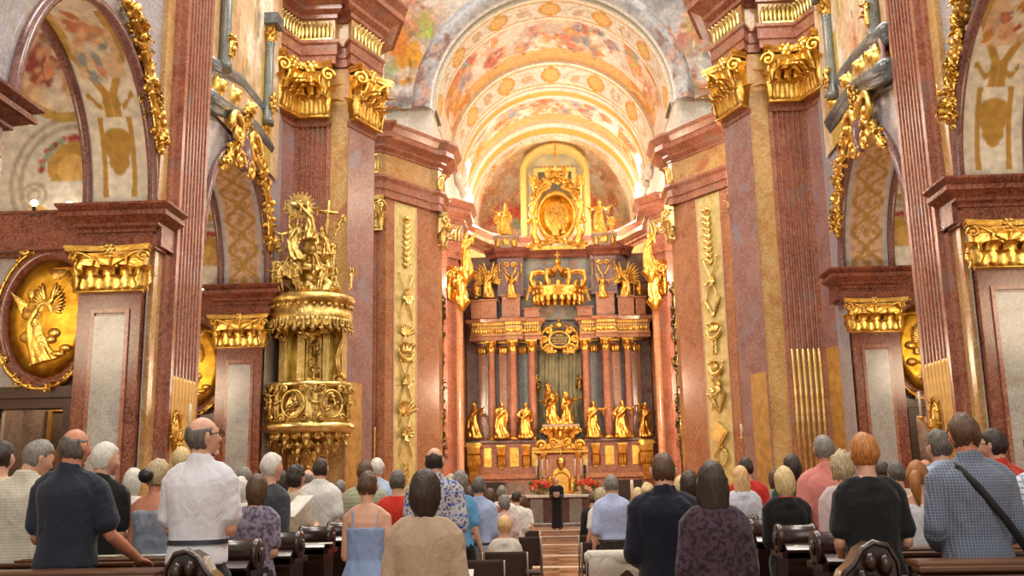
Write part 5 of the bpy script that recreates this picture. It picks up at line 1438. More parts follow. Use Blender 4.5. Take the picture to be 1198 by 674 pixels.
# attic: purple pilasters, blue grey field, curved cornice
mb = MB(); mb.box(A(608, 320).x, A(697, 320).x, YA+.5, YA+.9, az(372), az(298)); apart(mb, 'attic_field', marble('blue_grey_marble', '6d726f', '97998f', 'c4bfae'))
PUR = marble('purple_brown_marble', '6d4a48', '8d6a64', 'b59a90', None, 1.8)
for px in (597, 706):
    x = A(px, 320).x; mb = MB(); mb.bbox(x-.62, x+.62, YA+.05, YA+.9, az(346), az(298), .05); mb.bbox(x-.42, x+.42, YA-.05, YA+.9, az(346), az(300), .04); apart(mb, 'attic_pilaster', PUR)
    b = MB(); volute(b, TM(x-.16, YA-.12, az(309)), .14, .045, 1.4, -1); volute(b, TM(x+.16, YA-.12, az(309)), .14, .045, 1.4, 1)
    for q in (-1, 1): b.tube([(x+q*.28, YA-.12, az(312)), (x+q*.2, YA-.14, az(318)), (x+q*.05, YA-.14, az(323))], .05, 8)
    for q in (-1, 1): foliage(b, [(x+q*.52, YA-.0, az(306)), (x+q*.52, YA-.0, az(322))], .06, 16, int(px), 0, .12)
    apart(b, 'gilded_bracket', GOLDW)
mb = MB(); pth = [(A(572, 295).x, YA+.9), (A(572, 295).x, YA+.3), (A(581, 295).x, YA-.05), (A(611, 295).x, YA-.05), (A(618, 295).x, YA+.3), (A(687, 295).x, YA+.3), (A(694, 295).x, YA-.05), (A(724, 295).x, YA-.05), (A(735, 295).x, YA+.3), (A(735, 295).x, YA+.9)]
sweep(mb, pth, [(0, az(300)), (.06, az(299)), (.1, az(296)), (.25, az(293)), (.3, az(290)), (-.3, az(289))], -1); apart(mb, 'attic_cornice', REDD)
for px in (592, 707):
    x = A(px, 283).x; mb = MB(); mb.bbox(x-.55, x+.55, YA-.15, YA+.7, az(290), az(275), .05); mb.bbox(x-.62, x+.62, YA-.22, YA+.7, az(277), az(274), .03); apart(mb, 'figure_pedestal', marble('tan_marble', '9a8064', 'bba284', 'd8c8b0'))
    b = MB()
    for q in (-1, 1): leaf(b, TM(x+q*.4, YA-.18, az(289)), .5, .2, .5, 5)
    b.ball((x, YA-.17, az(282)), (.2, .06, .2), 10); apart(b, 'gilded_bracket', GOLDW)
# giant medallion
mx, mzc = A(651, 252).x, az(252)
mb = MB(); n = 40
mb.rings([[Vector((mx+math.cos(2*PI*i/n)*rx, y, mzc+math.sin(2*PI*i/n)*rz)) for i in range(n)] for rx, rz, y in ((.98, 1.25, YA+.6), (.98, 1.25, YA+.02), (.86, 1.1, YA-.06), (.8, 1.03, YA+.02), (.78, 1.0, YA+.18))], 0, False); apart(mb, 'medallion_frame', GOLDW)
mb = MB(); mb.rings([[Vector((mx+math.cos(2*PI*i/n)*.8*k, YA+.2-.1*(1-k), mzc+math.sin(2*PI*i/n)*1.04*k)) for i in range(n)] for k in (1, .6, .3, .05)], 0, True)
for an in range(28):
    t = 2*PI*an/28; mb.tube([(mx+math.cos(t)*.2, YA+.08, mzc+.35+math.sin(t)*.2), (mx+math.cos(t)*.62, YA+.12, mzc+.2+math.sin(t)*.6)], [.03, .015], 5)
apart(mb, 'medallion_glory', GOLDW)
mb = MB(); r_ = random.Random(8)
for q in (-1, 1):
    volute(mb, TM(mx+q*1.12, YA-.02, mzc-.35), .26, .1, 1.5, q); volute(mb, TM(mx+q*1.05, YA-.02, mzc+.55), .2, .08, 1.5, q)
    mb.tube([(mx+q*.95, YA, mzc-1.35), (mx+q*1.15, YA-.05, mzc-.9), (mx+q*1.02, YA, mzc-.4), (mx+q*1.2, YA, mzc+.1), (mx+q*1.02, YA, mzc+.7), (mx+q*.7, YA, mzc+1.25), (mx+q*.3, YA, mzc+1.42)], [.2, .17, .13, .14, .15, .13, .1], 10)
    foliage(mb, [(mx+q*1.35, YA, mzc-1.5), (mx+q*.7, YA-.05, mzc-1.45), (mx, YA-.05, mzc-1.25)], .17, 60, 4+q, 0, .3)
    volute(mb, TM(mx+q*.55, YA-.05, mzc+1.45), .24, .09, 1.5, q); foliage(mb, [(mx+q*1.05, YA-.1, mzc+1.0), (mx+q*.6, YA-.12, mzc+1.6), (mx, YA-.12, mzc+1.8)], .2, 60, 17+q, 0, .3)
    foliage(mb, [(mx+q*1.12, YA-.1, mzc+.85), (mx+q*.8, YA-.1, mzc+1.25)], .16, 40, 7+q, 0, .28)
mb.box(mx-1.5, mx+1.5, YA-.05, YA+.6, az(292), az(288)); apart(mb, 'medallion_scrollwork', GOLDW)
mb = MB(); mb.tube([(mx, YA, az(205)), (mx+.03, YA, az(170))], .045, 8); mb.tube([(mx-.36, YA, az(179)), (mx+.4, YA, az(179))], .04, 8); mb.ball((mx, YA, az(206)), .22, 12)
foliage(mb, [(mx-.4, YA, az(203)), (mx+.4, YA, az(203))], .14, 30, 2, 0, .25); apart(mb, 'crowning_cross', GOLDW)
# drapery behind the central group
def drap(u, v):
    x = A(627, 450).x+(A(684, 450).x-A(627, 450).x)*u; z = az(505)+(az(408)-az(505))*v
    return Vector((x, YA+.62+.07*math.sin(u*44+1.5*math.sin(v*3))+.04*math.sin(u*19), z))
mb = MB(); mb.grid(drap, 90, 12); apart(mb, 'painted_drapery', plain('sage_drapery', '8d8a6a', .65, .1, c2='6a6c58', scale=2))
for q in (-1, 1):
    mb = MB(); foliage(mb, [(A(655, 0+505).x+q*.95, YA+.55, az(455)), (A(655, 505).x+q*1.05, YA+.5, az(440))], .14, 24, 3, 0, .3); apart(mb, 'gilded_drape_cloud', GOLDD)
mb = MB(); mb.box(A(612, 450).x, A(698, 450).x, YA+.8, YA+.9, az(410), az(360)); apart(mb, 'upper_field', marble('blue_grey_marble', '6d726f', '97998f', 'c4bfae'))
# ---- inscription cartouche
cx_, cz_ = A(654.5, 397).x, az(397)
ct = empty('inscription_cartouche', (cx_, YA+.2, cz_), 0, 'gilded scroll cartouche around dark oval with gold inscription hanging between the altar columns', 'cartouche')
mb = MB(); n = 32
mb.rings([[Vector((math.cos(2*PI*i/n)*rx, y, math.sin(2*PI*i/n)*rz)) for i in range(n)] for rx, rz, y in ((.56, .44, .0), (.56, .44, -.14), (.48, .36, -.18), (.43, .32, -.1))], 0, False); mb.build('oval_frame', GOLDW, ct)
MB().rings([[Vector((math.cos(2*PI*i/n)*.46, y, math.sin(2*PI*i/n)*.34)) for i in range(n)] for y in (-.1, .1)]).build('dark_plate', plain('dark_plate', '3a3626', .4), ct)
mb = MB()
for q in (-1, 1):
    for zz, rr in ((.42, .2), (.0, .2), (-.4, .22)): volute(mb, TM(q*(.72 if zz == 0 else .5), -.06, zz), rr, .08, 1.4, q)
    foliage(mb, [(q*.15, -.05, -.55), (q*.6, -.08, -.62), (q*.85, -.02, -.3), (q*.9, 0, .1), (q*.75, 0, .45), (q*.3, 0, .68)], .13, 60, 5+q, 0, .22)
mb.ball((0, -.1, .7), (.18, .12, .16), 10); mb.tube([(0, -.05, .8), (0, -.05, 1.0)], .05, 6); mb.build('scrollwork', GOLDW, ct)
for k, (tx, sz) in enumerate((('NON', .12), ('CORONABITUR', .1), ('NISI LEGITIME', .1), ('CERTAVERIT', .1))):
    cu = bpy.data.curves.new('inscription', 'FONT'); cu.body = tx; cu.size = sz*1.15; cu.align_x = 'CENTER'; cu.align_y = 'CENTER'; cu.extrude = .006; cu.materials.append(GOLDW)
    to_ = bpy.data.objects.new('inscription_tmp', cu); COL.objects.link(to_); me = bpy.data.meshes.new_from_object(to_.evaluated_get(bpy.context.evaluated_depsgraph_get())); bpy.data.objects.remove(to_); me.materials.clear(); me.materials.append(GOLDW)
    link('inscription', me, ct, (0, -.115, .19-.125*k), (PI/2, 0, 0))
# ---- crown
kx, kz = A(653, 340).x, az(353)
cr = empty('royal_crown_carving', (kx, YA-.35, kz), 0, 'great openwork gilded crown hanging above the altar columns', 'crown')
mb = MB(); mb.lathe([(1.0, .12), (1.05, .16), (1.1, .5), (1.16, .55), (1.12, .62), (1.0, .6)], 36, (0, 0, 0), 0, None, 1.1, .7); mb.build('circlet', GOLDW, cr)
mb = MB()
for i in range(22):
    a = 2*PI*i/22; mb.ball((math.cos(a)*1.16, math.sin(a)*.74, .02), (.13, .1, .2), 8); mb.ball((math.cos(a)*1.19, math.sin(a)*.77, .36), (.07, .05, .1), 6)
mb.build('tassel_drops', GOLDW, cr)
for i in range(8):
    a = 2*PI*(i+.5)/8; c, s_ = math.cos(a), math.sin(a); b = MB()
    b.tube([(c*1.2, s_*.76, .6), (c*1.4, s_*.88, .95), (c*1.32, s_*.84, 1.3), (c*.9, s_*.6, 1.38), (c*.5, s_*.34, 1.25), (c*.2, s_*.15, 1.5), (0, 0, 1.75)], [.09, .1, .1, .09, .08, .08, .08], 8); b.build('crown_arch', GOLDW, cr)
mb = MB()
for i in range(16):
    a = 2*PI*i/16; leaf(mb, TM(c_x := math.cos(a)*1.2, math.sin(a)*.76, .58, a-PI/2+PI), .42 if i % 2 else .3, .24, .5, 5)
mb.build('crown_leaves', GOLDW, cr)
MB().ball((0, 0, 1.85), .17, 12).tube([(0, 0, 2.0), (0, 0, 2.35)], .04, 6).tube([(-.12, 0, 2.2), (.12, 0, 2.2)], .035, 6).build('orb_cross', GOLDW, cr)
# ---- statues
def stat(px, ptop, pbot, Y, key, label, group, mirror=False, rz=PI, mat=None, wings=False, name='statue', cat='statue', attr=None, **kw):
    a, b = A(px, pbot, Y), A(px, ptop, Y); h = b.z-a.z
    me = statue_mesh(key, mat, .024, **kw); H_ = max(v.co.z for v in me.vertices)
    o = link(name, me, None, (a.x, Y, a.z), rz); k = h/H_; wx = kw.get('fat', 1.22); o.scale = (k*wx*(-1 if mirror else 1), k*wx, k); tag(o, label, cat, group)
    if wings:
        for q in (-1, 1): link('wing', wing_mb(q, .95).mesh('wing', GOLDW), o)
    if attr:
        attr(o)
    return o
def staff(o): MB().tube([(.42, .25, .1), (.45, .3, 2.1)], .022, 6).build('staff', GOLDW, o)
def book(o): MB().bbox(-.16, .16, .25, .32, 1.15, 1.45, .01).build('book', GOLDW, o)
G = 'gilded prophets and saints along the altar ledge'
stat(555, 471, 513, YA-.35, 'saint_a', 'gilded statue leftmost on altar ledge, arms reaching right, in a small niche', G, fem=True, armR='hang', armL='out', yaw=-.5, rz=PI-.5)
stat(587, 470, 513, YA-.4, 'saint_b', 'gilded robed statue holding cloak, second from left on altar ledge', G, armR='chest', armL='hang', beard=True, yaw=.4, rz=PI)
stat(616, 471, 513, YA-.4, 'saint_c', 'gilded statue with hand on hip, just left of the central altar group', G, armR='hip', armL='chest', yaw=-.3, rz=PI+.2, hair='short')
stat(695.5, 469, 512, YA-.4, 'saint_d', 'gilded bearded statue just right of the central altar group', G, armR='chest', armL='out', beard=True, rz=PI)
stat(729, 468, 512, YA-.4, 'saint_e', 'gilded statue with bent arms, second from right on altar ledge', G, armR='hip', armL='out', yaw=.5, rz=PI-.2, beard=True)
stat(756, 467, 511, YA-.35, 'saint_f', 'gilded statue rightmost on altar ledge, one arm lifted to the left', G, armR='up', armL='chest', rz=PI+.5, fem=True)
# central pair
zt = az(498)
pd = empty('statue_pedestal', (A(656.5, 505).x, YA-.2, 0), 0, 'gilded scroll pedestal under two embracing statues at the altar centre', 'pedestal')
mb = MB(); mb.bbox(-.85, .85, -.5, .5, az(501), az(497.5), .03); mb.build('top_slab', marble('tan_marble', '9a8064', 'bba284', 'd8c8b0'), pd)
mb = MB(); mb.rings([[Vector((-k, -d, z)), Vector((k, -d, z)), Vector((k, .45, z)), Vector((-k, .45, z))] for z, k, d in ((ZL-.02, .5, .25), (ZL+.2, .55, .3), (az(503), .78, .44), (az(501), .82, .46))], 0, True, None, False)
for q in range(7): mb.ball((-.7+1.4*q/6, -.48, az(502.5)), (.12, .08, .1), 8)
for q in (-1, 1): volute(mb, TM(q*.7, -.4, az(506)), .2, .08, 1.4, q); leaf(mb, TM(q*.5, -.4, az(515)), .5, .3, .8, 5)
mb.build('scroll_base', GOLDW, pd)
stat(647.5, 457, 497, YA-.2, 'saint_g', 'gilded apostle on left of the embracing central altar pair', 'embracing apostles', armR='out', armL='up', rz=PI-.9, beard=True, hip=.06, fat=1.45)
stat(663, 458, 497, YA-.2, 'saint_h', 'gilded apostle on right of the embracing central altar pair', 'embracing apostles', armR='chest', armL='out', rz=PI+1.0, beard=True, hip=-.06, nod=-.3, fat=1.45)
mb = MB(); foliage(mb, [(0, 0, 0), (.25, -.05, .35), (.1, 0, .7)], .12, 40, 5, 0, .3)
o = mb.build('gilded_cloak', GOLDW, None, tuple(A(638, 470, YA-.1))); o.rotation_euler = (0, 0, 0); tag(o, 'gilded billowing cloak beside the left embracing apostle', 'ornament')
# attic angels, urns, figures
G2 = 'gilded angels above the altar columns'
stat(572, 314, 349, YA-.1, 'angel_a', 'gilded winged angel with staff standing on left altar cornice', G2, fem=True, armR='chest', armL='up', wings=True, attr=staff)
stat(732, 313, 348, YA-.1, 'angel_a', 'gilded winged angel with staff standing on right altar cornice', G2, mirror=True, fem=True, armR='chest', armL='up', wings=True, attr=staff)
stat(599, 320, 349, YA-.3, 'atlas_a', 'gilded figure with raised arms before left purple altar pilaster', 'gilded supporters of the altar attic', armR='up', armL='up', hair='curly')
stat(706, 320, 348, YA-.3, 'atlas_b', 'gilded figure with raised arms before right purple altar pilaster', 'gilded supporters of the altar attic', armR='up', armL='out', hair='curly')
stat(592, 237, 275, YA+.1, 'saint_i', 'gilded seated-looking saint on pedestal left of giant medallion', 'gilded saints beside the medallion', armR='out', armL='chest', mitre=True)
stat(702, 235, 274, YA+.1, 'saint_j', 'gilded woman with outstretched arm on pedestal right of giant medallion', 'gilded saints beside the medallion', fem=True, armR='out', armL='out')
def putto(px, py, Y, hpx, label, rz=PI, key='putto_a', mirror=False, tilt=0, **kw):
    p = A(px, py, Y); me = putto_mesh(key, None, **kw); k = A(px, py-hpx, Y).z-p.z
    o = link('cherub', me, None, tuple(p), (tilt, 0, rz)); o.scale = (k/1.85*(-1 if mirror else 1), k/1.85, k/1.85); return tag(o, label, 'cherub', 'gilded altar cherubs')
putto(584, 275, YA, 24, 'small gilded cherub left of the saint on left upper pedestal', PI+.4)
putto(716, 275, YA, 22, 'small gilded cherub right of the woman on right upper pedestal', PI, mirror=True)
putto(641, 215, YA+.1, 21, 'gilded cherub left of the cross on giant medallion', PI-.6, 'putto_b', armR='up', armL='out')
putto(662, 215, YA+.1, 21, 'gilded cherub right of the cross on giant medallion', PI+.6, 'putto_b', True, armR='up', armL='out')
putto(626, 232, YA-.1, 27, 'gilded cherub perched on left shoulder of giant medallion', PI+.3, 'putto_b', armR='up', armL='out')
putto(678, 231, YA-.1, 27, 'gilded cherub perched on right shoulder of giant medallion', PI-.3, 'putto_b', True, armR='up', armL='out')
putto(616, 352, YA-.4, 20, 'gilded cherub holding left side of the great crown', PI-.9, tilt=.3)
putto(690, 352, YA-.4, 20, 'gilded cherub holding right side of the great crown', PI+.9, mirror=True, tilt=.3)
# gold relief figures inside the medallion
o = link('relief_saint', statue_mesh('saint_d', None), None, tuple(A(650, 276, YA+.05)), PI); o.scale = (.62, .4, .62); tag(o, 'gilded relief figure in the middle of giant oval medallion', 'relief')
o = link('relief_saint', statue_mesh('saint_a', None, fem=True), None, tuple(A(660, 274, YA+.05)), PI+.6); o.scale = (.5, .4, .5); tag(o, 'smaller gilded relief figure at right inside giant oval medallion', 'relief')
for px, l in ((557, 'left'), (749, 'right')):
    p = A(px, 350); mb = MB(); mb.lathe([(.1, 0), (.1, .08), (.05, .14), (.22, .4), (.24, .55), (.12, .62), (.05, .8), (.01, .86)], 16)
    for k in range(8): a = k*PI/4; leaf(mb, TM(math.sin(a)*.1, -math.cos(a)*.1, .14, a), .4, .16, .3, 4)
    tag(mb.build('gilded_urn', GOLDW, None, tuple(p)), 'gilded urn at %s outer end of the altar cornice' % l, 'urn', 'altar urns')
# gilded angels on the rear chancel cornices
for s, px, pt, pb in ((-1, 541, 268, 352), (1, 766, 270, 350)):
    for k, (dx, t, b, kk) in enumerate(((0, 310, 352, 'saint_b'), (-s*5, 268, 318, 'angel_a'))):
        a, c = U(px+dx, b, 42.2), U(px+dx, t, 42.2); me = statue_mesh(kk, None); H_ = max(v.co.z for v in me.vertices); q = (c.z-a.z)/H_
        o = link('gilded_angel', me, None, tuple(a), PI-s*.6); o.scale = (q, q, q); tag(o, 'gilded %s figure on the %s rear chancel pier' % (('lower standing', 'upper leaning')[k], SIDE[s]), 'statue')
        mb = MB(); mb.lathe([(.1, -.5), (.3, -.2), (.42, -.03), (.42, 0)], 12); foliage(mb, [(-.3, 0, -.1), (.3, 0, -.1)], .14, 24, k, 0, .3); mb.build('gilded_bracket', GOLDW, o)
# ---- tabernacle
tb = empty('tabernacle', (A(656.5, 550).x, YA-.3, 0), 0, 'gabled gold and red tabernacle behind the altar table at the centre', 'tabernacle')
z0, z1, zg = az(585), az(531), az(513)
mb = MB(); mb.bbox(-1.15, 1.15, -.3, .6, .3, z0, .04); mb.bbox(-1.0, 1.0, -.2, .6, z0, z1, .04); mb.build('body', REDO, tb)
mb = MB(); mb.bbox(-1.25, 1.25, -.4, .6, z1, z1+.16, .04); mb.prism([(-1.15, z1+.16), (1.15, z1+.16), (.85, z1+.4), (.3, zg-.2), (0, zg), (-.3, zg-.2), (-.85, z1+.4)], -.35, .5)
for q in (-1, 1): volute(mb, TM(q*.85, -.4, z1+.35), .25, .09, 1.4, q); volute(mb, TM(q*.35, -.42, z1+.5), .18, .07, 1.3, -q)
mb.ball((0, -.4, zg+.1), (.12, .1, .22), 10); foliage(mb, [(-.9, -.4, z1+.2), (0, -.42, z1+.3), (.9, -.4, z1+.2)], .1, 50, 4, 0, .2); mb.build('gilded_gable', GOLDW, tb)
for q in (-1, 1):
    MB().lathe([(.14, z0), (.14, z0+.1), (.11, z0+.15), (.1, z1-.3), (.12, z1-.25)], 14, (q*.78, -.35, 0)).build('column', REDO, tb)
    round_capital_mb(.1, .26).build('column_capital', GOLDW, tb, (q*.78, -.35, z1-.26))
mb = MB(); mb.rings([[Vector((x*k, y, z0+.1+z*k)) for x, z in [(-.4, 0), (.4, 0), (.4, 1.0)]+[(math.cos(PI*i/8)*.4, 1.0+math.sin(PI*i/8)*.35) for i in range(1, 8)]+[(-.4, 1.0)]] for k, y in ((1, -.2), (1, -.3), (.85, -.32), (.8, -.26))], 0, True, None, False); mb.build('gilded_door', GOLDW, tb)
mb = MB(); mb.lathe([(.05, 0), (.1, .05), (.2, .3), (.24, .36)], 14, (0, -.5, z1-.75)); mb.ball((0, -.5, z1-.35), (.2, .12, .2), 10); mb.tube([(0, -.5, z1-.2), (0, -.5, z1+.15)], .04, 6); mb.build('hanging_lamp', GOLDD, tb)
for q in (-1, 1): mb = MB(); mb.merge(MB()); o = link('kneeling_angel', statue_mesh('angel_a', None), tb, (q*.5, -.5, z0+.02), PI+q*.8); o.scale = (.58,)*3
# ---- altar table with cloth, flowers, candlesticks
YT = 32.6
def T_(px, py): return U(px, py, YT)
zt = T_(652, 579).z; xt0, xt1 = T_(597, 580).x, T_(704, 580).x
mt = empty('altar_table', ((xt0+xt1)/2, YT, .3), 0, 'dark red marble altar table behind the priest with grey pillars', 'altar')
w = (xt1-xt0)/2; ht = zt-.3
MB().bbox(-w, w, -.45, .45, ht-.12, ht, .02).build('mensa', REDD, mt)
MB().bbox(-w+.1, w-.1, -.38, .38, 0, ht-.12, .02).build('body', marble('altar_dark_marble', '4c2a22', '6d4034', '9a7064', None, 2), mt)
for x in (-.62, .62): MB().bbox(x-.2, x+.2, -.44, -.3, 0, ht-.12, .02).build('pillar', marble('warm_grey_marble', '7a6c62', '9a8a7c', 'bfb0a0', None, 2), mt)
MB().bbox(-w-.05, w+.05, -.5, .5, 0, .1, .02).build('plinth', BROWN, mt)
cl = MB(); cl.bbox(-w-.02, w+.02, -.47, .47, 0, .015, .004); cl.box(-w-.02, w+.02, -.475, -.465, -.07, .01); tag(cl.build('altar_cloth', plain('linen', 'e9dfcf', .8), None, (mt.location.x, YT, zt)), 'white linen cloth along the top of the altar table', 'cloth')
for i, (px, pt) in enumerate(((628, 538), (635, 538), (641, 538), (674, 537), (681, 537), (688, 537))):
    p = T_(px, 578); h = U(px, pt, YT).z-zt
    c = empty('candlestick', (p.x, YT+.25, zt+.015), 0, 'tall altar candlestick with white candle, %s on the %s side of altar' % (('outermost', 'middle', 'innermost')[i if i < 3 else 5-i], 'left' if i < 3 else 'right'), 'candlestick', 'altar candlesticks')
    MB().lathe([(.09, 0), (.09, .03), (.03, .08), (.02, .2), (.045, .26), (.02, .32), (.02, .5), (.06, .55), (.06, .58)], 12).build('stick', gold('aged_brass', 'b9a070', '7a6038', .35), c)
    MB().lathe([(.026, .58), (.026, h-.02), (.01, h)], 10).build('candle', plain('wax', 'f1e8d4', .5), c)
rnd = random.Random(12)
petal = plain('red_petals', 'd8321f', .6, c2='ef6a40', scale=20); leafm = plain('flower_leaves', '5f6d34', .6, c2='8a8a4a', scale=12); pinkm = plain('cream_blossom', 'efc9a0', .6, c2='e0a080', scale=20)
for sd, px0, px1 in (('left', 620, 645), ('right', 672, 700)):
    x0, x1 = T_(px0, 575).x, T_(px1, 575).x
    f = empty('flower_arrangement', ((x0+x1)/2, YT-.15, zt+.015), 0, 'big red flower arrangement on the %s half of the altar table' % sd, 'flowers', 'altar flowers')
    w_ = (x1-x0)/2; mb = MB(); mb.lathe([(.22, 0), (.3, .12), (.26, .16)], 14, (0, 0, 0), 0, None, w_*1.6, .5); mb.build('bowl', plain('clay_bowl', '8a6a4a', .6), f)
    mb = MB()
    for k in range(70): leaf(mb, TM(rnd.uniform(-w_, w_), rnd.uniform(-.12, .12), rnd.uniform(.05, .3), rnd.uniform(0, 6.3)) @ Matrix.Rotation(rnd.uniform(-1, 1), 4, 'X'), .2, .07, .5, 4)
    mb.build('foliage', leafm, f)
    for k in range(34):
        b = MB()
        red = rnd.random() < .75; x = rnd.uniform(-w_, w_); z = (.42-.2*abs(x)/w_)*rnd.uniform(.5, 1.15) if red else rnd.uniform(.06, .2)
        for q in range(5): a = q*2*PI/5; b.ball((math.cos(a)*.035, -.02, math.sin(a)*.035), (.034, .024, .034), 6)
        b.build('blossom', petal if red else pinkm, f, (x, rnd.uniform(-.2, .05), z+.05), rnd.uniform(-.6, .6))
for px, l in ((608, 'left'), (693, 'right')):
    p = U(px, 603, 31.6); t = empty('stool', (p.x, 31.7, .3), 0, 'low gilded stool with mustard cushion at %s front of altar table' % l, 'stool', 'altar stools')
    w_ = .33
    MB().bbox(-w_, w_, -.2, .2, .36, .47, .03).build('cushion', plain('mustard_velvet', 'a8863a', .8, bs=.2), t)
    MB().bbox(-w_, w_, -.2, .2, .3, .36, .01).build('seat_frame', wood('dark_walnut', '2f1a12', '4c2a1c'), t)
    for x in (-1, 1):
        for y in (-1, 1): MB().lathe([(.03, 0), (.02, .1), (.035, .3)], 8, (x*(w_-.05), y*.15, 0)).build('leg', wood('dark_walnut', '2f1a12', '4c2a1c'), t)
p = U(739, 562, 31.0)
pc = empty('paschal_candle', (p.x, 31.0, .3), 0, 'tall white paschal candle on stand right of the altar, beyond the navy suit man', 'candle')
MB().lathe([(.18, 0), (.18, .05), (.04, .1), (.035, .7), (.08, .76), (.08, .8)], 14).build('stand', gold('aged_brass', 'b9a070', '7a6038'), pc)
MB().lathe([(.05, .8), (.05, p.z-.32), (.01, p.z-.28)], 12).build('candle', plain('wax', 'f1e8d4', .5), pc)
# ------------------------------------------------------------------ pulpit
YP = 22.1
def Pz(py): return U(362, py, YP).z
px_ = U(362, 430, YP).x
pu = empty('pulpit', (px_, YP, 0), 0, 'richly carved golden pulpit with sculpted canopy on the left crossing pier', 'pulpit')
def ptag(o): return o
# canopy
z0, z1 = Pz(385), Pz(349)
mb = MB(); mb.lathe([(.3, z0+.12), (.86, z0+.12), (.9, z0+.05), (.97, z0+.1), (.97, z0+.3), (.93, z0+.34), (.93, z1-.22), (.98, z1-.2), (1.02, z1-.1), (1.0, z1-.02), (.9, z1+.02), (.3, z1+.12)], 48, (0, 0, 0), 0, None, 1, .85); mb.build('canopy', GOLDD, pu)
mb = MB()
for i in range(30):
    a = PI+PI*i/29*1.0; x, y = math.cos(a)*.97, math.sin(a)*.83
    leaf(mb, TM(x, y, z0+.16, a+PI/2, 1, PI), .3 if i % 2 else .22, .15, -.3, 4); mb.ball((x*1.01, y*1.01, z0-.1 if i % 2 else z0-.02), .035, 6)
mb.build('scalloped_fringe', GOLDD, pu)
mb = MB()
for i in range(18):
    a = PI+PI*i/17; mb.ball((math.cos(a)*.95, math.sin(a)*.81, z0+.45), (.06, .05, .05), 8)
mb.build('gilded_beading', GOLDD, pu)
# sculpture on the canopy
mb = MB(); r_ = random.Random(2)
for k in range(60):
    t = r_.random(); zz = z1+t*1.5; w_ = .62*(1-t)+.1; a = r_.uniform(0, 2*PI)
    mb.ball((math.cos(a)*w_*.8, math.sin(a)*w_*.55+.1, zz), (r_.uniform(.1, .24), r_.uniform(.1, .2), r_.uniform(.08, .16)), 10)
mb.lathe([(.5, z1), (.36, z1+.7), (.2, z1+1.4), (.05, z1+1.7)], 14, (0, .2, 0)); me = remesh(mb, .04, 'carved_clouds', GOLDD, 1); link('carved_clouds', me, pu)
def pfig(nm, key, x, y, py, h, rz, tilt=(0, 0), mirror=False, fn=statue_mesh, **kw):
    me = fn(key, GOLDD, .026, **kw); k = h/1.8
    o = link(nm, me, pu, (x, y, Pz(py)), (tilt[0], tilt[1], rz)); o.scale = (k*(-1 if mirror else 1), k, k); return o
KW = dict(base=False)
for nm, x, y, py, h, rz, tl, mr in (('pul_a', -.78, -.3, 346, .95, PI+.6, (0, .12), False), ('pul_c', -.5, -.45, 330, .9, PI+.3, (.2, -.3), False), ('pul_d', -.2, -.5, 312, 1.0, PI+.2, (.2, .25), False), ('pul_a', .28, -.45, 326, .95, PI-.3, (.3, .5), True), ('pul_b', .66, -.4, 346, .8, PI-.7, (.4, .7), False), ('pul_c', .42, -.2, 304, .85, PI-.5, (.1, .35), True), ('pul_d', .02, -.3, 285, 1.0, PI, (.1, .1), True), ('pul_b', -.45, -.2, 296, .8, PI+.7, (.1, -.4), True), ('pul_a', .05, -.62, 345, .75, PI, (.5, .9), False)):
    pfig('carved_figure', nm, x, y, py, h, rz, tl, mr, **dict(dict(pul_a=dict(armR='up', armL='out', hair='curly'), pul_b=dict(fem=True, armR='out', armL='out'), pul_c=dict(armR='up', armL='chest', fem=True), pul_d=dict(armR='out', armL='up', beard=True))[nm], **KW))
for k, (x, y, py, rz) in enumerate(((-.62, -.1, 305, PI+.6), (-.5, -.05, 268, PI+.9), (.5, -.1, 282, PI-.8), (.55, -.3, 318, PI-.5), (.95, -.2, 343, PI-.9), (-.1, -.75, 348, PI), (-.5, -.7, 348, PI+.2), (.35, -.7, 347, PI-.3))):
    me = putto_mesh('pul_putto%d' % (k % 2), GOLDD, .03, armR='up' if k % 2 else 'out', armL='out'); o = link('cherub', me, pu, (x, y, Pz(py)), (r_.uniform(-.4, .4), r_.uniform(-.5, .5), rz)); o.scale = (.36,)*3
# ray burst with dove
q = U(352.5, 243, YP); sb = MB(); r_ = random.Random(4); cx0, cz0 = q.x-px_, q.z
for i in range(40):
    a = 2*PI*i/40; l = .36 if i % 2 else .29; sb.rings([[Vector((cx0+math.cos(a)*d+math.sin(a)*w_, -.12+(0 if e else .03), cz0+math.sin(a)*d-math.cos(a)*w_)) for w_, e in ((-ww, 1), (ww, 1), (ww*.6, 0), (-ww*.6, 0))] for d, ww in ((.06, .012), (l, .022))], 0, True, None, False)
sb.build('sunburst', GOLDP, pu)
mb = MB(); mb.ball((cx0, -.18, cz0), (.1, .06, .07), 12); leaf(mb, TM(cx0-.03, -.17, cz0, 0) @ Matrix.Rotation(-1.2, 4, 'Y'), .2, .1, .2, 5); leaf(mb, TM(cx0+.03, -.17, cz0, 0) @ Matrix.Rotation(1.2, 4, 'Y'), .2, .1, .2, 5); mb.ball((cx0+.02, -.22, cz0+.08), .04, 8); mb.build('dove', GOLDP, pu)
mb = MB(); c0, c1 = U(382, 285, YP), U(386, 237, YP); d = (c1-c0); mb.tube([(c0.x-px_, -.1, c0.z), (c1.x-px_, -.1, c1.z)], .045, 6); m_ = c0.lerp(c1, .72); mb.tube([(m_.x-px_-.22, -.1, m_.z+.05), (m_.x-px_+.22, -.1, m_.z-.02)], .045, 6); mb.build('carved_cross', GOLDD, pu)
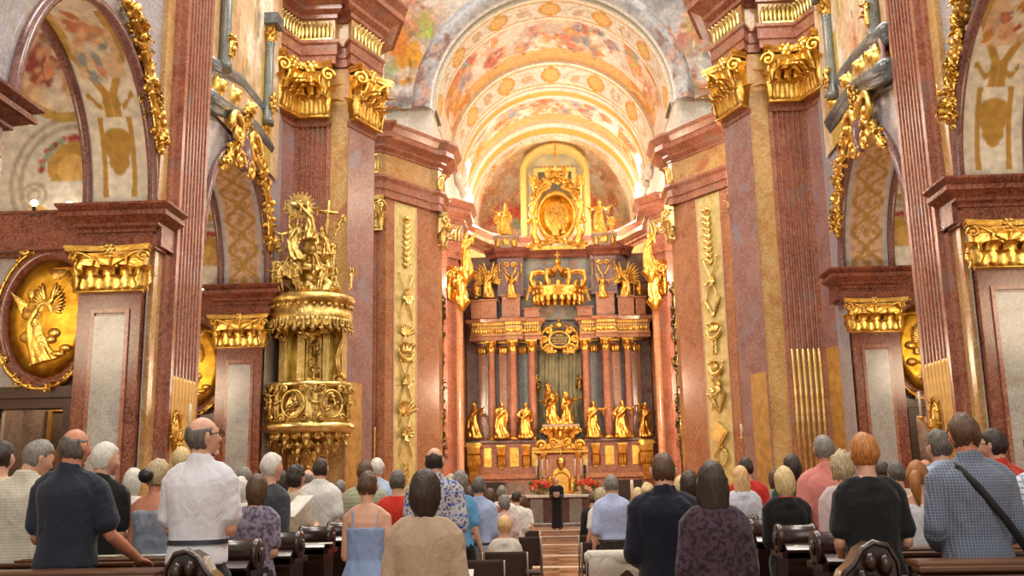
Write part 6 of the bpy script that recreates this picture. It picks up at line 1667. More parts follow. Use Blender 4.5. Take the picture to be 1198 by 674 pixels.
# back board between canopy and basket
zb = Pz(452); zt_ = z0+.14
MB().box(-.78, .68, .3, .85, zb-.3, zt_).build('back_board', gold('olive_gilding', 'b59a4c', '7d6628', .35, .3, 14), pu)
for x0, x1 in ((-.76, -.56), (-.34, -.16), (.26, .42)):
    MB().bbox(x0, x1, .18, .35, zb-.2, zt_, .03).box(x0+.05, x1-.05, .16, .2, zb, zt_-.15).build('back_pilaster', GOLDP, pu)
mb = MB(); mb.rings([[Vector((.05+x*k, y, (zb+zt_)/2+z*k)) for x, z in ((-.17, -.6), (.17, -.6), (.17, .6), (-.17, .6))] for k, y in ((1, .28), (1, .2), (.85, .2), (.8, .25))], 0, True, None, False)
foliage(mb, [(.05, .2, zb+.15), (.05, .2, zt_-.4)], .1, 40, 3, 0, .2); mb.build('relief_panel', GOLDD, pu)
mb = MB(); foliage(mb, [(-.4, .1, zt_-.15), (.0, .0, zt_-.28), (.5, .1, zt_-.12)], .11, 60, 8, 0, .18); mb.ball((0, 0, zt_-.25), (.13, .1, .12), 10); mb.build('carved_swag', GOLDD, pu)
mb = MB()
for q_, x in ((1, .62),): 
    volute(mb, TM(x, .2, zb+.16), .15, .05, 1.4, 1); mb.tube([(x+.02, .2, zb+.25), (x-.04, .2, zb+.7), (x+.06, .2, zb+1.1)], .06, 8)
mb.build('side_scroll', GOLDD, pu); mb = MB(); volute(mb, TM(-.7, .1, zt_-.3), .13, .05, 1.4, -1); mb.build('side_scroll', GOLDD, pu)
# basket
zr, zm, zl, ze = Pz(452), Pz(500), Pz(522), Pz(546)
mb = MB(); mb.lathe([(.7, zr-.1), (.9, zr-.1), (.95, zr-.06), (.99, zr), (.95, zr+.05), (.84, zr+.05), (.84, zr-.02)], 48, (0, 0, 0), 0, None, 1, .8); mb.build('basket_rim', GOLDP, pu)
mb = MB(); mb.lathe([(.88, zr-.08), (.9, zr-.3), (.96, zr-.6), (.98, zm+.12), (.93, zm+.02)], 48, (0, 0, 0), 0, None, 1, .8); mb.build('basket_wall', GOLDD, pu)
mb = MB(); mb.lathe([(.8, zm-.16), (.95, zm-.14), (1.04, zm-.06), (1.05, zm+.02), (.98, zm+.1), (.9, zm+.1)], 48, (0, 0, 0), 0, None, 1, .8); mb.build('basket_moulding', GOLDP, pu)
for a in (-1.0, -.15, .75):
    an = -PI/2+a; mb = MB(); R = TM(math.cos(an)*.93, math.sin(an)*.76, (zr+zm)/2, an+PI/2)
    mb.tube([R @ Vector((math.cos(t)*.26, -.04, math.sin(t)*.3)) for t in [2*PI*i/20 for i in range(21)]], .035, 8)
    b = MB(); foliage(b, [(-.15, -.04, -.15), (.1, -.05, 0), (-.02, -.04, .18)], .08, 34, int(a*10)+20, 0, .14); mb.merge(b, R)
    for q_ in (-1, 1): volute(mb, R @ TM(q_*.22, -.04, .33), .09, .035, 1.4, q_); volute(mb, R @ TM(q_*.26, -.04, -.3), .09, .035, 1.4, q_)
    mb.build('oval_relief', GOLDD, pu)
for a, m_ in ((-1.45, False), (-.55, True), (.35, False), (1.3, True)):
    an = -PI/2+a; me = putto_mesh('pul_putto1', GOLDD, .03); o = link('cherub', me, pu, (math.cos(an)*1.0, math.sin(an)*.82, zm+.1), an-PI/2); o.scale = (.42*(-1 if m_ else 1), .42, .42)
    b = MB(); foliage(b, [(math.cos(an)*1.0, math.sin(an)*.82, zr-.25), (math.cos(an)*1.02, math.sin(an)*.84, zr-.1)], .08, 16, int(a*9)+30, 0, .14); b.build('carved_bracket', GOLDD, pu)
mb = MB(); mb.lathe([(.02, ze-.05), (.1, ze), (.14, ze+.1), (.2, ze+.2), (.34, zl-.1), (.5, zl), (.68, zl+.16), (.86, zm-.16), (.8, zm-.1)], 36, (0, .1, 0), 0, None, 1, .8); mb.build('bowl_underside', GOLDD, pu)
mb = MB()
for k, (rr, zz, n_) in enumerate(((.86, zm-.22, 12), (.62, zl+.02, 10), (.36, zl-.16, 7))):
    for i in range(n_):
        an = PI+PI*i/(n_-1); b = MB(); R = TM(math.cos(an)*rr, .1+math.sin(an)*rr*.8, zz, an+PI/2)
        if i % 2: volute(b, TM(0, -.02, 0), .1, .045, 1.4, 1)
        else: b.ball((0, 0, 0), (.12, .09, .11), 8); leaf(b, TM(0, -.06, .05, 0, 1, PI), .26, .16, -.4, 4)
        mb.merge(b, R)
mb.build('carved_swags', GOLDD, pu); MB().ball((0, .1, ze-.02), .1, 10).build('pendant_knob', GOLDD, pu)
MB().tube([(-.55, .5, .5), (-.55, .5, zl)], .05, 8).tube([(-.4, .5, .5), (-.4, .5, zl)], .03, 8).build('support_rod', GOLDP, pu)
# candle sconces on the piers
for px, py, Y, l, arm in ((426, 515, 32.4, 'gilded wall sconce with white candle low on left chancel pier', -1), (868, 512, 32.4, 'gilded wall sconce with white candle low on right chancel pier', 1)):
    q = U(px, py, Y); sc = empty('wall_sconce', tuple(q), 0, l, 'sconce')
    b = MB(); foliage(b, [(arm*.25, .4, -.4), (arm*.22, .4, .0), (arm*.25, .4, .4)], .12, 40, 3, 0, .2); b.tube([(arm*.2, .4, -.2), (arm*.1, .2, -.3), (0, 0, -.05)], .03, 8); b.lathe([(.02, -.06), (.09, -.02), (.09, 0)], 10); b.build('bracket', GOLD, sc)
    MB().lathe([(.035, 0), (.035, .42), (.008, .45)], 10).build('candle', plain('wax', 'f1e8d4', .5), sc)
# ------------------------------------------------------------------ people
def cloth(name, c, kind='plain', c2=None, c3=None, sc=1.0, rough=.85):
    key = 'cloth_'+name
    if key in _M: return _M[key]
    m, nt, b = nodes_of(key)
    tc = nt.nodes.new('ShaderNodeTexCoord')
    wv = nt.nodes.new('ShaderNodeTexNoise'); wv.inputs['Scale'].default_value = 160; nt.links.new(tc.outputs['Object'], wv.inputs['Vector'])
    base = None
    if kind == 'plain':
        r = ramp(nt, [(.3, 'ececec'), (.7, 'ffffff')], wv.outputs['Fac']); base = mixn(nt, 1.0, c, r.outputs[0], 'MULTIPLY')
    elif kind == 'check':
        sx = N(nt, 'ShaderNodeSeparateXYZ'); nt.links.new(tc.outputs['Object'], sx.inputs[0]); outs = []
        for ax_ in ('X', 'Z'):
            mm = N(nt, 'ShaderNodeMath', operation='MULTIPLY'); mm.inputs[1].default_value = 42*sc; nt.links.new(sx.outputs[ax_], mm.inputs[0])
            fr = N(nt, 'ShaderNodeMath', operation='FRACT'); nt.links.new(mm.outputs[0], fr.inputs[0])
            gt = N(nt, 'ShaderNodeMath', operation='LESS_THAN'); gt.inputs[1].default_value = .3; nt.links.new(fr.outputs[0], gt.inputs[0]); outs.append(gt)
        base = mixn(nt, outs[1].outputs[0], mixn(nt, outs[0].outputs[0], c, c2), c2)
    elif kind == 'stripe':
        sx = N(nt, 'ShaderNodeSeparateXYZ'); nt.links.new(tc.outputs['Object'], sx.inputs[0])
        mm = N(nt, 'ShaderNodeMath', operation='MULTIPLY'); mm.inputs[1].default_value = 34*sc; nt.links.new(sx.outputs['Z'], mm.inputs[0])
        fr = N(nt, 'ShaderNodeMath', operation='FRACT'); nt.links.new(mm.outputs[0], fr.inputs[0])
        gt = N(nt, 'ShaderNodeMath', operation='LESS_THAN'); gt.inputs[1].default_value = .35; nt.links.new(fr.outputs[0], gt.inputs[0])
        base = mixn(nt, gt.outputs[0], c, c2)
    elif kind == 'ikat':
        sx = N(nt, 'ShaderNodeSeparateXYZ'); nt.links.new(tc.outputs['Object'], sx.inputs[0])
        mm = N(nt, 'ShaderNodeMath', operation='MULTIPLY'); mm.inputs[1].default_value = 11; nt.links.new(sx.outputs['Z'], mm.inputs[0])
        fr = N(nt, 'ShaderNodeMath', operation='FRACT'); nt.links.new(mm.outputs[0], fr.inputs[0])
        g1 = N(nt, 'ShaderNodeMath', operation='LESS_THAN'); g1.inputs[1].default_value = .25; nt.links.new(fr.outputs[0], g1.inputs[0])
        vo = nt.nodes.new('ShaderNodeTexVoronoi'); vo.inputs['Scale'].default_value = 38; nt.links.new(tc.outputs['Object'], vo.inputs['Vector'])
        r = ramp(nt, [(.35, c3), (.5, c)], vo.outputs['Distance'])
        nn = nt.nodes.new('ShaderNodeTexNoise'); nn.inputs['Scale'].default_value = 30; nt.links.new(tc.outputs['Object'], nn.inputs['Vector'])
        r2 = ramp(nt, [(.45, c2), (.55, 'aab0c4')], nn.outputs['Fac'])
        base = mixn(nt, g1.outputs[0], r.outputs[0], r2.outputs[0])
    elif kind == 'print':
        n = nt.nodes.new('ShaderNodeTexVoronoi'); n.inputs['Scale'].default_value = 55*sc; nt.links.new(tc.outputs['Object'], n.inputs['Vector'])
        n2 = nt.nodes.new('ShaderNodeTexNoise'); n2.inputs['Scale'].default_value = 30*sc; n2.inputs['Detail'].default_value = 3; nt.links.new(tc.outputs['Object'], n2.inputs['Vector'])
        base = mixn(nt, ramp(nt, [(.42, 0.), (.55, 1.)], n2.outputs['Fac']).outputs[0], mixn(nt, ramp(nt, [(.2, 1.), (.4, 0.)], n.outputs['Distance']).outputs[0], c, c3 or c2), c2)
    nt.links.new(base, b.inputs['Base Color']); b.inputs['Roughness'].default_value = rough; b.inputs['Specular IOR Level'].default_value = .25
    b.inputs['Sheen Weight'].default_value = .15
    fo = nt.nodes.new('ShaderNodeTexNoise'); fo.inputs['Scale'].default_value = 7; fo.inputs['Detail'].default_value = 3; fo.inputs['Distortion'].default_value = 1.2
    mp = nt.nodes.new('ShaderNodeMapping'); mp.inputs['Scale'].default_value = (1.3, 1.3, .8); nt.links.new(tc.outputs['Object'], mp.inputs['Vector']); nt.links.new(mp.outputs[0], fo.inputs['Vector'])
    bump(nt, b, fo.outputs['Fac'], .55, .04)
    _M[key] = m; return m
def hairm(name, c0, c1):
    key = 'hair_'+name
    if key in _M: return _M[key]
    m, nt, b = nodes_of(key)
    tc = nt.nodes.new('ShaderNodeTexCoord'); mp = nt.nodes.new('ShaderNodeMapping'); mp.inputs['Scale'].default_value = (60, 60, 9); nt.links.new(tc.outputs['Object'], mp.inputs['Vector'])
    t = nt.nodes.new('ShaderNodeTexNoise'); t.inputs['Scale'].default_value = 1.6; t.inputs['Detail'].default_value = 4; nt.links.new(mp.outputs[0], t.inputs['Vector'])
    r = ramp(nt, [(.3, c0), (.7, c1)], t.outputs['Fac']); nt.links.new(r.outputs[0], b.inputs['Base Color']); b.inputs['Roughness'].default_value = .45
    bump(nt, b, t.outputs['Fac'], .8, .01); _M[key] = m; return m
def skinm(name, c):
    key = 'skin_'+name
    if key in _M: return _M[key]
    m = plain(key, c, .5, noise=.08, scale=14); b = m.node_tree.nodes['Principled BSDF']
    b.inputs['Subsurface Weight'].default_value = .08; b.inputs['Subsurface Radius'].default_value = (.02, .008, .004); return m
SK = {'l': skinm('light', 'd9a68c'), 't': skinm('tanned', 'b87a58'), 'p': skinm('pale', 'e0b8a0'), 'r': skinm('ruddy', 'c88468')}
HR = {'dark': hairm('dark', '1c1310', '3a2a20'), 'brown': hairm('brown', '3a2618', '64472e'), 'red': hairm('auburn', '7a4a22', 'b87a3c'), 'grey': hairm('grey', '5f5a55', '938d86'), 'white': hairm('white', 'b9b4ac', 'e6e2da'),
      'blond': hairm('blond', 'b89a60', 'e6d2a0'), 'ash': hairm('ash_blond', '8f7a58', 'cdbb94'), 'salt': hairm('dark_grey', '3d3833', '6d665e'), 'ginger': hairm('ginger', '8a4c1e', 'cf8a44'), 'strawberry': hairm('strawberry', 'c08a4c', 'eccb98')}
SHOE = None
def person(hx, hy, Y, label, hair, hc, top, sleeve='short', bottom=('pants', '2a2a30'), h=None, skin='l', fem=False, px=None, base=0.0, hem=.92, neck=1.47, collar=False, fine=False, extra=None, order=0, **kw):
    """hx, hy: crown of the head in the photograph; Y: distance"""
    global SHOE
    p = U(hx, hy, Y); H_ = (h or (p.z-base)); k = H_/1.755
    if kw.get('seated'): k = kw.pop('scale', 1.0)
    sp = dict(fem=fem); sp.update(kw); fg = build_figure(sp); fg['hemz'] = kw.get('hemz', .42)
    drop = .42 if kw.get('seated') else 0
    root = empty('person', (p.x, Y, (base-drop*k if not kw.get('seated') else p.z-1.755*k)), kw.get('turn', 0), label, 'person'); root.scale = (k,)*3
    # the crown moves when the head is turned or nodded; keep the body under it
    vx = (.011 if fine else .015) if Y < 9.5 else .02
    body = remesh(fg['body'], vx if not fine else .008, 'body', SK[skin], 1 if fine else 2); bo = link('body', body, root)
    tb_ = top_mb(fg, sleeve, hem, neck, kw.get('loose', .018 if not fem else .014), kw.get('strap', False), kw.get('flare', .0), collar)
    seed = int(hx*7+Y*13)
    link(kw.get('topname', 'shirt'), remesh(tb_, vx, 'shirt', top, 2, folds(.010 if Y < 9 else .006, 7, 5.5, seed)), root)
    bk, bc = bottom; bm_ = bc if not isinstance(bc, str) else cloth('b'+bc, bc)
    link('trousers' if bk == 'pants' else 'skirt', remesh(bottom_mb(fg, bk, hem+.09, kw.get('seated', False)), vx*1.3, 'trousers', bm_, 2), root)
    if SHOE is None:
        b = MB(); b.rings([[Vector((math.cos(a)*w_, y0+math.sin(a)*l_, z)) for a in [2*PI*i/16 for i in range(16)]] for z, w_, l_, y0 in ((0, .048, .135, .05), (.03, .05, .14, .05), (.06, .045, .12, .035), (.1, .04, .06, -.02))]); SHOE = b.mesh('shoe', plain('shoe_leather', '2b211c', .4))
    for s_ in (-1, 1):
        an = fg['legs'][s_][2]; link('shoe', SHOE, root, (an.x, an.y, an.z-.09))
    if hair:
        hb = hair_mb(hair, fg['HT'], seed)
        hm_ = hb.mesh('hair', HR[hc]); ho = link('hair', hm_, root)
        if hair == 'updo' or kw.get('bun'):
            b = MB(); b.ball((0, -.125, .0), (.06, .05, .055), 12, 0, fg['HT']); b.build('hair_bun', kw.get('bunm') or HR[hc], root)
        if kw.get('pony'):
            b = MB(); T = fg['HT']; b.tube([T @ Vector(v) for v in ((0, -.1, .03), (0, -.15, .0), (0, -.15, -.1), (.01, -.13, -.22))], [.03, .045, .04, .015], 10); b.build('ponytail', HR[hc], root)
    if extra: extra(root, fg, k)
    return root
def glasses(root, fg, k):
    T = fg['HT']; b = MB()
    for q in (-1, 1):
        b.tube([T @ Vector((q*.036+math.cos(t)*.026, .104, .012+math.sin(t)*.02)) for t in [2*PI*i/14 for i in range(15)]], .0035, 5)
        b.tube([T @ Vector(v) for v in ((q*.062, .1, .016), (q*.082, .05, .018), (q*.086, -.02, .012))], .0035, 5)
    b.tube([T @ Vector((-.01, .108, .014)), T @ Vector((.01, .108, .014))], .003, 5)
    b.build('glasses', plain('spectacle_wire', '2a2420', .3, .6), root)
def eyes(root, fg, k):
    T = fg['HT']
    for q in (-1, 1): MB().ball((q*.034, .083, .012), (.013, .009, .008), 8, 0, T).build('eye', plain('eye_dark', '1e1612', .2), root)
def paper(dx=0, dz=0, m='f0ebe0', nm='booklet'):
    def f(root, fg, k):
        e, w, *_ = fg['arms'][1][1], fg['arms'][1][2]
        M_ = TM(dx, .3, 1.2+dz, 0, 1, -.9); b = MB(); b.box(-.105, .105, -.0, .006, -.14, .14, 0, M_)
        o = b.build(nm, plain('paper_'+m, m, .8), None); o.matrix_world = Matrix.Translation(root.location) @ Matrix.Rotation(root.rotation_euler.z, 4, 'Z') @ Matrix.Scale(k, 4)
        tag(o, f.label, 'booklet', 'booklets in hand')
    return f
def lab(f, l): f.label = l; return f
def belt(c='1c1a1a', z=1.0):
    def f(root, fg, k):
        R = torso_rings(fg['T'], fg['sx'], fg['belly'], z-.012, z+.014, .031, 28); R = [R[0], R[-1]]
        MB().rings(R, 0, False).rings([[Vector((p.x*.9, p.y*.9, p.z)) for p in r] for r in reversed(R)], 0, False).build('belt', plain('belt_'+c, c, .5), root)
    return f
def multi(*fs):
    def f(root, fg, k):
        for g in fs: g(root, fg, k)
    return f
BS = .12
# left pews, nearest rows
person(3, 517, 7.6, 'person with dark hair and cream top at the far left edge of the photo', 'short', 'dark', cloth('cream', 'd8c8a8'), base=BS, armR='book', armL='book')
person(36, 513, 6.9, 'grey-haired person in pale striped shirt with head bowed, beside the navy shirt man', 'short', 'grey', cloth('pale_stripe', 'cfc8ba', 'stripe', 'bdb6a8', sc=1.6), 'half', ('pants', '17171a'), base=BS, yaw=-.7, nod=.35, collar=True, armR='book', armL='book', wide=1.06, belly=.25, order=1)
person(87, 501, 6.25, 'bald person in dark navy short-sleeved shirt leaning one hand on the pew', 'bald', 'salt', cloth('navy_shirt', '262b3a'), 'short', ('pants', '1a1e2c'), base=BS, skin='r', collar=True, armR='rail', armL='book', fine=True, hem=.95, wide=1.02, yaw=-.25, belly=.15, loose=.022)
person(122, 519, 7.3, 'white-haired person in black shirt standing behind the navy shirt man', 'short', 'white', cloth('black_shirt', '1b1b1c'), 'short', ('pants', '1e1e22'), base=BS, collar=True, armR='book', armL='book', yaw=-.45, turn=-.2, wide=1.04)
person(156, 549, 9.0, 'person with white bobbed hair and pale top, behind the black shirt man', 'bob', 'white', cloth('white', 'e6e2da'), base=BS, fem=True, armR='book', armL='book')
person(184, 538, 7.3, 'blond person with black hair clip and grey-blue sleeveless dress in left pews', 'updo', 'ash', cloth('grey_blue_satin', '7e8698', 'print', '8f97a8', '6c7488', .4, .5), 'none', ('skirt', cloth('grey_blue_satin', '7e8698')), base=BS, fem=True, skin='r', armR='book', armL='book', neck=1.38, hem=.85, wide=1.08, yaw=-.4, bunm=plain('black_clip', '141416', .4))
person(212, 524, 10.2, 'blond person mostly hidden left of the tall white polo man', 'short', 'blond', cloth('white', 'e6e2da'), base=BS, fem=True, armR='book', armL='book')
person(238, 488, 6.2, 'tall balding person in white polo with folded arms, looking up to the right', 'bald', 'salt', cloth('white_polo', 'dfe0ea'), 'short', ('pants', '15161c'), base=BS, collar=True, armR='fold', armL='fold', yaw=-.75, nod=-.15, fine=True, wide=.97, loose=.022, hem=.94, belly=.1, extra=multi(glasses, belt('20242e', 1.06)))
person(285, 547, 10.6, 'grey-haired person far back between the white polo man and brown-bob woman', 'short', 'grey', cloth('beige', 'c9b8a0'), base=BS, fem=True, armR='book', armL='book')
person(281, 559, 9.2, 'white-haired person directly behind the brown-bob woman in lilac print', 'bob', 'white', cloth('white', 'e6e2da'), base=BS, fem=True, armR='book', armL='book')
person(301, 556, 7.5, 'brown-bobbed person in lilac and plum patterned T-shirt in left pews', 'bob', 'brown', cloth('lilac_print', '5c5068', 'print', '8a8094', '463c52', 1.0), 'short', base=BS, fem=True, armR='book', armL='book', wide=1.1)
person(317, 531, 8.4, 'white-haired person in charcoal suit jacket in left pews, turned to the right', 'short', 'white', cloth('charcoal_suit', '42454d'), 'long', base=BS, armR='front', armL='front', turn=-.6, hem=.78, loose=.03, topname='jacket', extra=lab(paper(-.02, .12, 'f2efe8'), 'white song sheet held up by the charcoal suit man'))
person(346, 545, 9.6, 'dark-haired person in beige between the suit man and young white polo man', 'curly', 'dark', cloth('beige', 'c9b8a0'), 'short', ('skirt', 'a89880'), base=BS, fem=True, armR='book', armL='book', turn=-.4)
person(330, 552, 10.8, 'dark-haired person glimpsed behind the charcoal suit man', 'bob', 'dark', cloth('grey', '8a8680'), base=BS, fem=True)
person(360, 549, 12.2, 'pale-headed person glimpsed left of the young white polo man', 'bald', 'grey', cloth('beige', 'c9b8a0'), base=BS)
person(375, 536, 10.4, 'young dark-haired person in white polo shirt below the pulpit', 'crop', 'dark', cloth('white2', 'dcdcda'), 'short', ('pants', 'b0a898'), base=BS, collar=True, armR='hang', armL='book', loose=.024, hem=.9)
person(398, 562, 14.0, 'distant grey-haired person in pale blue beside the young white polo man', 'short', 'grey', cloth('pale_blue', 'a9bfd8'), base=BS, fem=True)
person(427, 540, 11.2, 'brown-haired person in khaki green shirt behind the light blue dress', 'short', 'brown', cloth('khaki', '9a9c84', 'stripe', 'a8aa94', sc=.7), 'short', base=0, wide=1.12, armR='book', armL='book')
person(441, 536, 12.4, 'white-haired person in sky blue shirt, behind the khaki shirt', 'crop', 'white', cloth('sky_shirt', 'b4c6e0'), 'long', base=0, collar=True, skin='r')
person(430, 551, 7.7, 'short-haired person in light blue strapped dress with bare shoulders', 'crop', 'brown', cloth('blue_dress', '8ea4d0', rough=.45), 'none', ('skirt', cloth('blue_dress', '8ea4d0')), base=0, fem=True, neck=1.32, hem=.8, strap=True, wide=1.08, armR='hang', armL='front', topname='dress', flare=.12, fine=True)
person(497, 551, 5.35, 'dark-bobbed person in loose beige linen jacket, nearest on the left of the aisle', 'bob', 'dark', cloth('beige_linen', 'b39c84'), 'long', ('pants', '8a7a68'), base=0, fem=True, armR='side', armL='side', hem=.66, loose=.032, wide=1.08, topname='jacket', flare=.05, fine=True, extra=lab(paper(.13, -.1), 'folded paper held by the beige linen jacket person'))
person(465, 551, 10.4, 'grey-haired person in bright red T-shirt beside the beige linen jacket', 'short', 'salt', cloth('red_tee', 'c93420'), 'short', base=0, wide=1.05, armR='book', armL='book')
person(508, 523, 9.3, 'tall bald person in blue and white patterned shirt above the beige jacket', 'bald', 'dark', cloth('ikat', 'b9b6bc', 'ikat', '3c4c9c', '5c6078'), 'half', ('pants', '23283a'), base=0, collar=True, wide=1.12, belly=.2, armR='hang', armL='front', loose=.03, hem=.82)
person(538, 552, 11.2, 'curly grey-haired person in turquoise top right of the patterned shirt man', 'curly', 'grey', cloth('turquoise', '5f9cc8'), 'short', ('pants', '1b1b20'), base=0, fem=True)
person(560, 559, 11.4, 'dark grey-haired person in light blue shirt and belted grey trousers', 'short', 'salt', cloth('light_blue', 'a4b4da'), 'half', ('pants', 'b3aea0'), base=0, collar=True, extra=multi(belt('1a1a1c', 1.0)), armR='book', armL='book')
person(587, 568, 14.6, 'person in white shirt with short grey hair, left of the aisle', 'crop', 'grey', cloth('white3', 'e0ddd6'), 'long', base=0, wide=1.1)
person(590, 580, 12.8, 'grey-haired person in floral pink and grey top at left of the aisle', 'curly', 'grey', cloth('floral', 'b8a0a0', 'print', 'd8b8b0', '8a7a84', .7), 'short', base=0, fem=True, skin='p')
person(590, 603, 11.0, 'fair-haired person in white blouse seated in brown chair by the aisle', 'crop', 'strawberry', cloth('white_blouse', 'ddd6c8'), 'short', ('pants', '8a7f70'), seated=True, scale=.95, fem=True, armR='lap', armL='lap')
person(604, 575, 15.2, 'dark-haired person in white shirt and black trousers standing at left aisle edge', 'short', 'dark', cloth('white3', 'e0ddd6'), 'half', ('pants', '17171a'), base=0, turn=-.5, armR='book', armL='book')
person(573, 572, 14.2, 'brown-haired person glimpsed behind the light blue shirt man', 'bob', 'brown', cloth('rust', 'a04a38'), base=0, fem=True)
person(612, 580, 17.0, 'auburn-haired person farthest along the left of the aisle', 'bob', 'brown', cloth('white', 'e6e2da'), base=0, fem=True)
person(549, 570, 13.8, 'dark-haired person in red glimpsed behind the turquoise top', 'short', 'brown', cloth('red_tee', 'c93420'), base=0, fem=True)
person(527, 556, 13.0, 'fair-haired person glimpsed right of the patterned shirt man', 'curly', 'ash', cloth('pale_blue', 'a9bfd8'), base=0, fem=True)
# the priest
person(650.5, 559, 29.9, 'person in black cassock with white hair standing before the altar holding white sheets', 'bald', 'white', cloth('cassock', '161518'), 'long', ('skirt', cloth('cassock', '161518')), base=.3, turn=PI, armR='book', armL='book', topname='cassock', hemz=.04, fine=True, hem=.8, loose=.034, wide=1.15, extra=multi(eyes, lab(paper(0, -.02, 'e4e0da'), 'white sheets held by the cassock-wearing person at altar')))
# right of the aisle
person(715, 556, 11.6, 'grey-brown haired person in light blue shirt and dark trousers right of the aisle', 'short', 'grey', cloth('light_blue2', 'b4c0e6'), 'half', ('pants', '3a3028'), base=0, collar=True, wide=1.04, armR='book', armL='hang', extra=multi(belt('2a1c14', 1.0)), hem=.98)
person(702, 572, 13.2, 'ash-blond person in white top with dark strap at right aisle edge', 'curly', 'ash', cloth('white', 'e6e2da'), 'short', ('pants', '3c342c'), base=0, fem=True)
person(693, 577, 15.6, 'dark-jacketed person at right aisle edge beyond the white top', 'short', 'brown', cloth('black_jacket', '1d1c20'), 'long', base=0)
person(775, 530, 6.75, 'broad dark-haired person in navy suit jacket, near right of the aisle', 'crop', 'brown', cloth('navy_suit', '141829'), 'long', ('pants', '141a2c'), base=0, wide=1.1, armR='side', armL='side', hem=.74, loose=.03, topname='jacket', collar=True, fine=True)
person(832, 541, 5.9, 'long brown-haired person in plum patterned blouse, nearest on right of the aisle', 'long', 'dark', cloth('plum_print', '2c202c', 'print', '4a3844', '1e1622', 1.2), 'long', ('pants', '23202a'), base=0, fem=True, armR='side', armL='side', loose=.024, hem=.8, fine=True, wide=1.08)
person(806, 552, 8.6, 'dark-haired person half hidden between the navy suit and plum blouse', 'bob', 'dark', cloth('grey', '8a8680'), base=0, fem=True)
person(797, 558, 10.2, 'blond person peeping out behind the navy suit shoulder', 'bob', 'blond', cloth('beige', 'c9b8a0'), base=0, fem=True)
person(757, 566, 12.8, 'blond-haired person glimpsed left of the navy suit man', 'curly', 'blond', cloth('white', 'e6e2da'), base=0, fem=True)
person(746, 571, 14.2, 'pale-haired distant person near the paschal candle', 'bob', 'blond', cloth('pale_blue', 'a9bfd8'), base=0, fem=True)
person(866, 546, 10.2, 'long blond-haired person in white blouse, right of the plum blouse', 'long', 'strawberry', cloth('white_blue', 'd4d6e6'), 'long', ('pants', '6a7490'), base=BS, fem=True, wide=1.08)
person(872, 536, 11.4, 'dark-haired person in bright red shirt behind the long blond hair', 'short', 'dark', cloth('red_shirt', 'c02c24'), 'short', base=BS, wide=1.08)
person(917, 547, 8.0, 'blond-bobbed person in black top with red necklace in right pews', 'bob', 'blond', cloth('black_tee', '17171a'), 'half', base=BS, fem=True, wide=1.15, armR='book', armL='book', extra=lambda r, fg, k: MB().tube([(math.cos(t)*.068, -.012+math.sin(t)*.065, 1.5) for t in [2*PI*i/16 for i in range(17)]], .009, 6).build('necklace', plain('red_beads', 'b02a22', .4), r) and None)
person(926, 533, 9.6, 'dark-haired person in dark green top behind the blond bob', 'bob', 'dark', cloth('green_top', '2f4a38'), 'short', base=BS, fem=True, wide=1.15)
person(906, 551, 12.5, 'brown-haired person glimpsed between red shirt and blond bob', 'bob', 'brown', cloth('grey', '8a8680'), base=BS, fem=True)
person(963, 509, 8.3, 'grey-haired person in salmon pink shirt in front of the right fluted pier', 'crop', 'grey', cloth('salmon', 'd98880'), 'short', base=BS, collar=True, wide=1.05, skin='r')
person(984, 529, 7.4, 'highlighted-blond person in pale pink cardigan left of the black T-shirt', 'curly', 'ash', cloth('pale_pink', 'cdb8ba'), 'long', base=BS, fem=True, armR='book', armL='book', yaw=-.3, loose=.024, topname='cardigan')
person(1010, 508, 6.05, 'ginger short-haired person in black T-shirt by the carved pew end', 'short', 'ginger', cloth('black_tee2', '18191d'), 'short', ('skirt', cloth('grey_check', '6a6870', 'check', '8a8890', sc=1.4)), base=BS, fem=True, armR='side', armL='side', wide=1.1, loose=.024, fine=True, hem=.94)
person(1032, 541, 9.8, 'dark-haired person glimpsed behind the black T-shirt shoulder', 'short', 'dark', cloth('grey', '8a8680'), base=BS)
person(1048, 541, 9.2, 'grey-haired person between black T-shirt and auburn ponytail', 'short', 'salt', cloth('beige', 'c9b8a0'), base=BS)
person(1071, 540, 7.5, 'auburn ponytailed person in white top left of the checked shirt man', 'short', 'red', cloth('white_top', 'd8d8e0'), 'none', base=BS, fem=True, pony=True, armR='book', armL='book', yaw=-.5, neck=1.42)
person(1082, 537, 9.8, 'bald person glimpsed above the auburn ponytail', 'bald', 'grey', cloth('beige', 'c9b8a0'), base=BS, skin='r')
person(1098, 504, 7.6, 'dark grey-haired person in pale blue collar beside the checked shirt man', 'short', 'salt', cloth('pale_blue2', 'b0c0e4'), 'long', base=BS, collar=True, yaw=.3)
def bag(root, fg, k):
    b = MB(); b.tube([(-.1, -.1, 1.46), (-.03, -.165, 1.36), (.1, -.17, 1.18), (.2, -.16, 1.02), (.25, -.1, .93)], .022, 8, 0, None, [.35]*5); b.tube([(-.1, -.1, 1.46), (-.09, .02, 1.49), (-.05, .12, 1.42), (.1, .17, 1.2), (.24, .06, .95)], .02, 8, 0, None, [.35]*5)
    o = b.build('bag_strap', plain('black_nylon', '16171a', .6), None)
    q = MB(); q.rings([[Vector((.30+math.cos(t)*w_, -.06+math.sin(t)*.1, z)) for t in [2*PI*i/16 for i in range(16)]] for z, w_ in ((.78, .12), (.8, .16), (.9, .17), (.97, .15), (.99, .1))])
    bo = q.build('shoulder_bag', plain('black_nylon', '16171a', .6), None); bo.matrix_world = Matrix.Translation(root.location) @ Matrix.Scale(k, 4); o.parent = bo
    tag(bo, 'black shoulder bag hanging at right hip of the checked shirt man', 'bag')
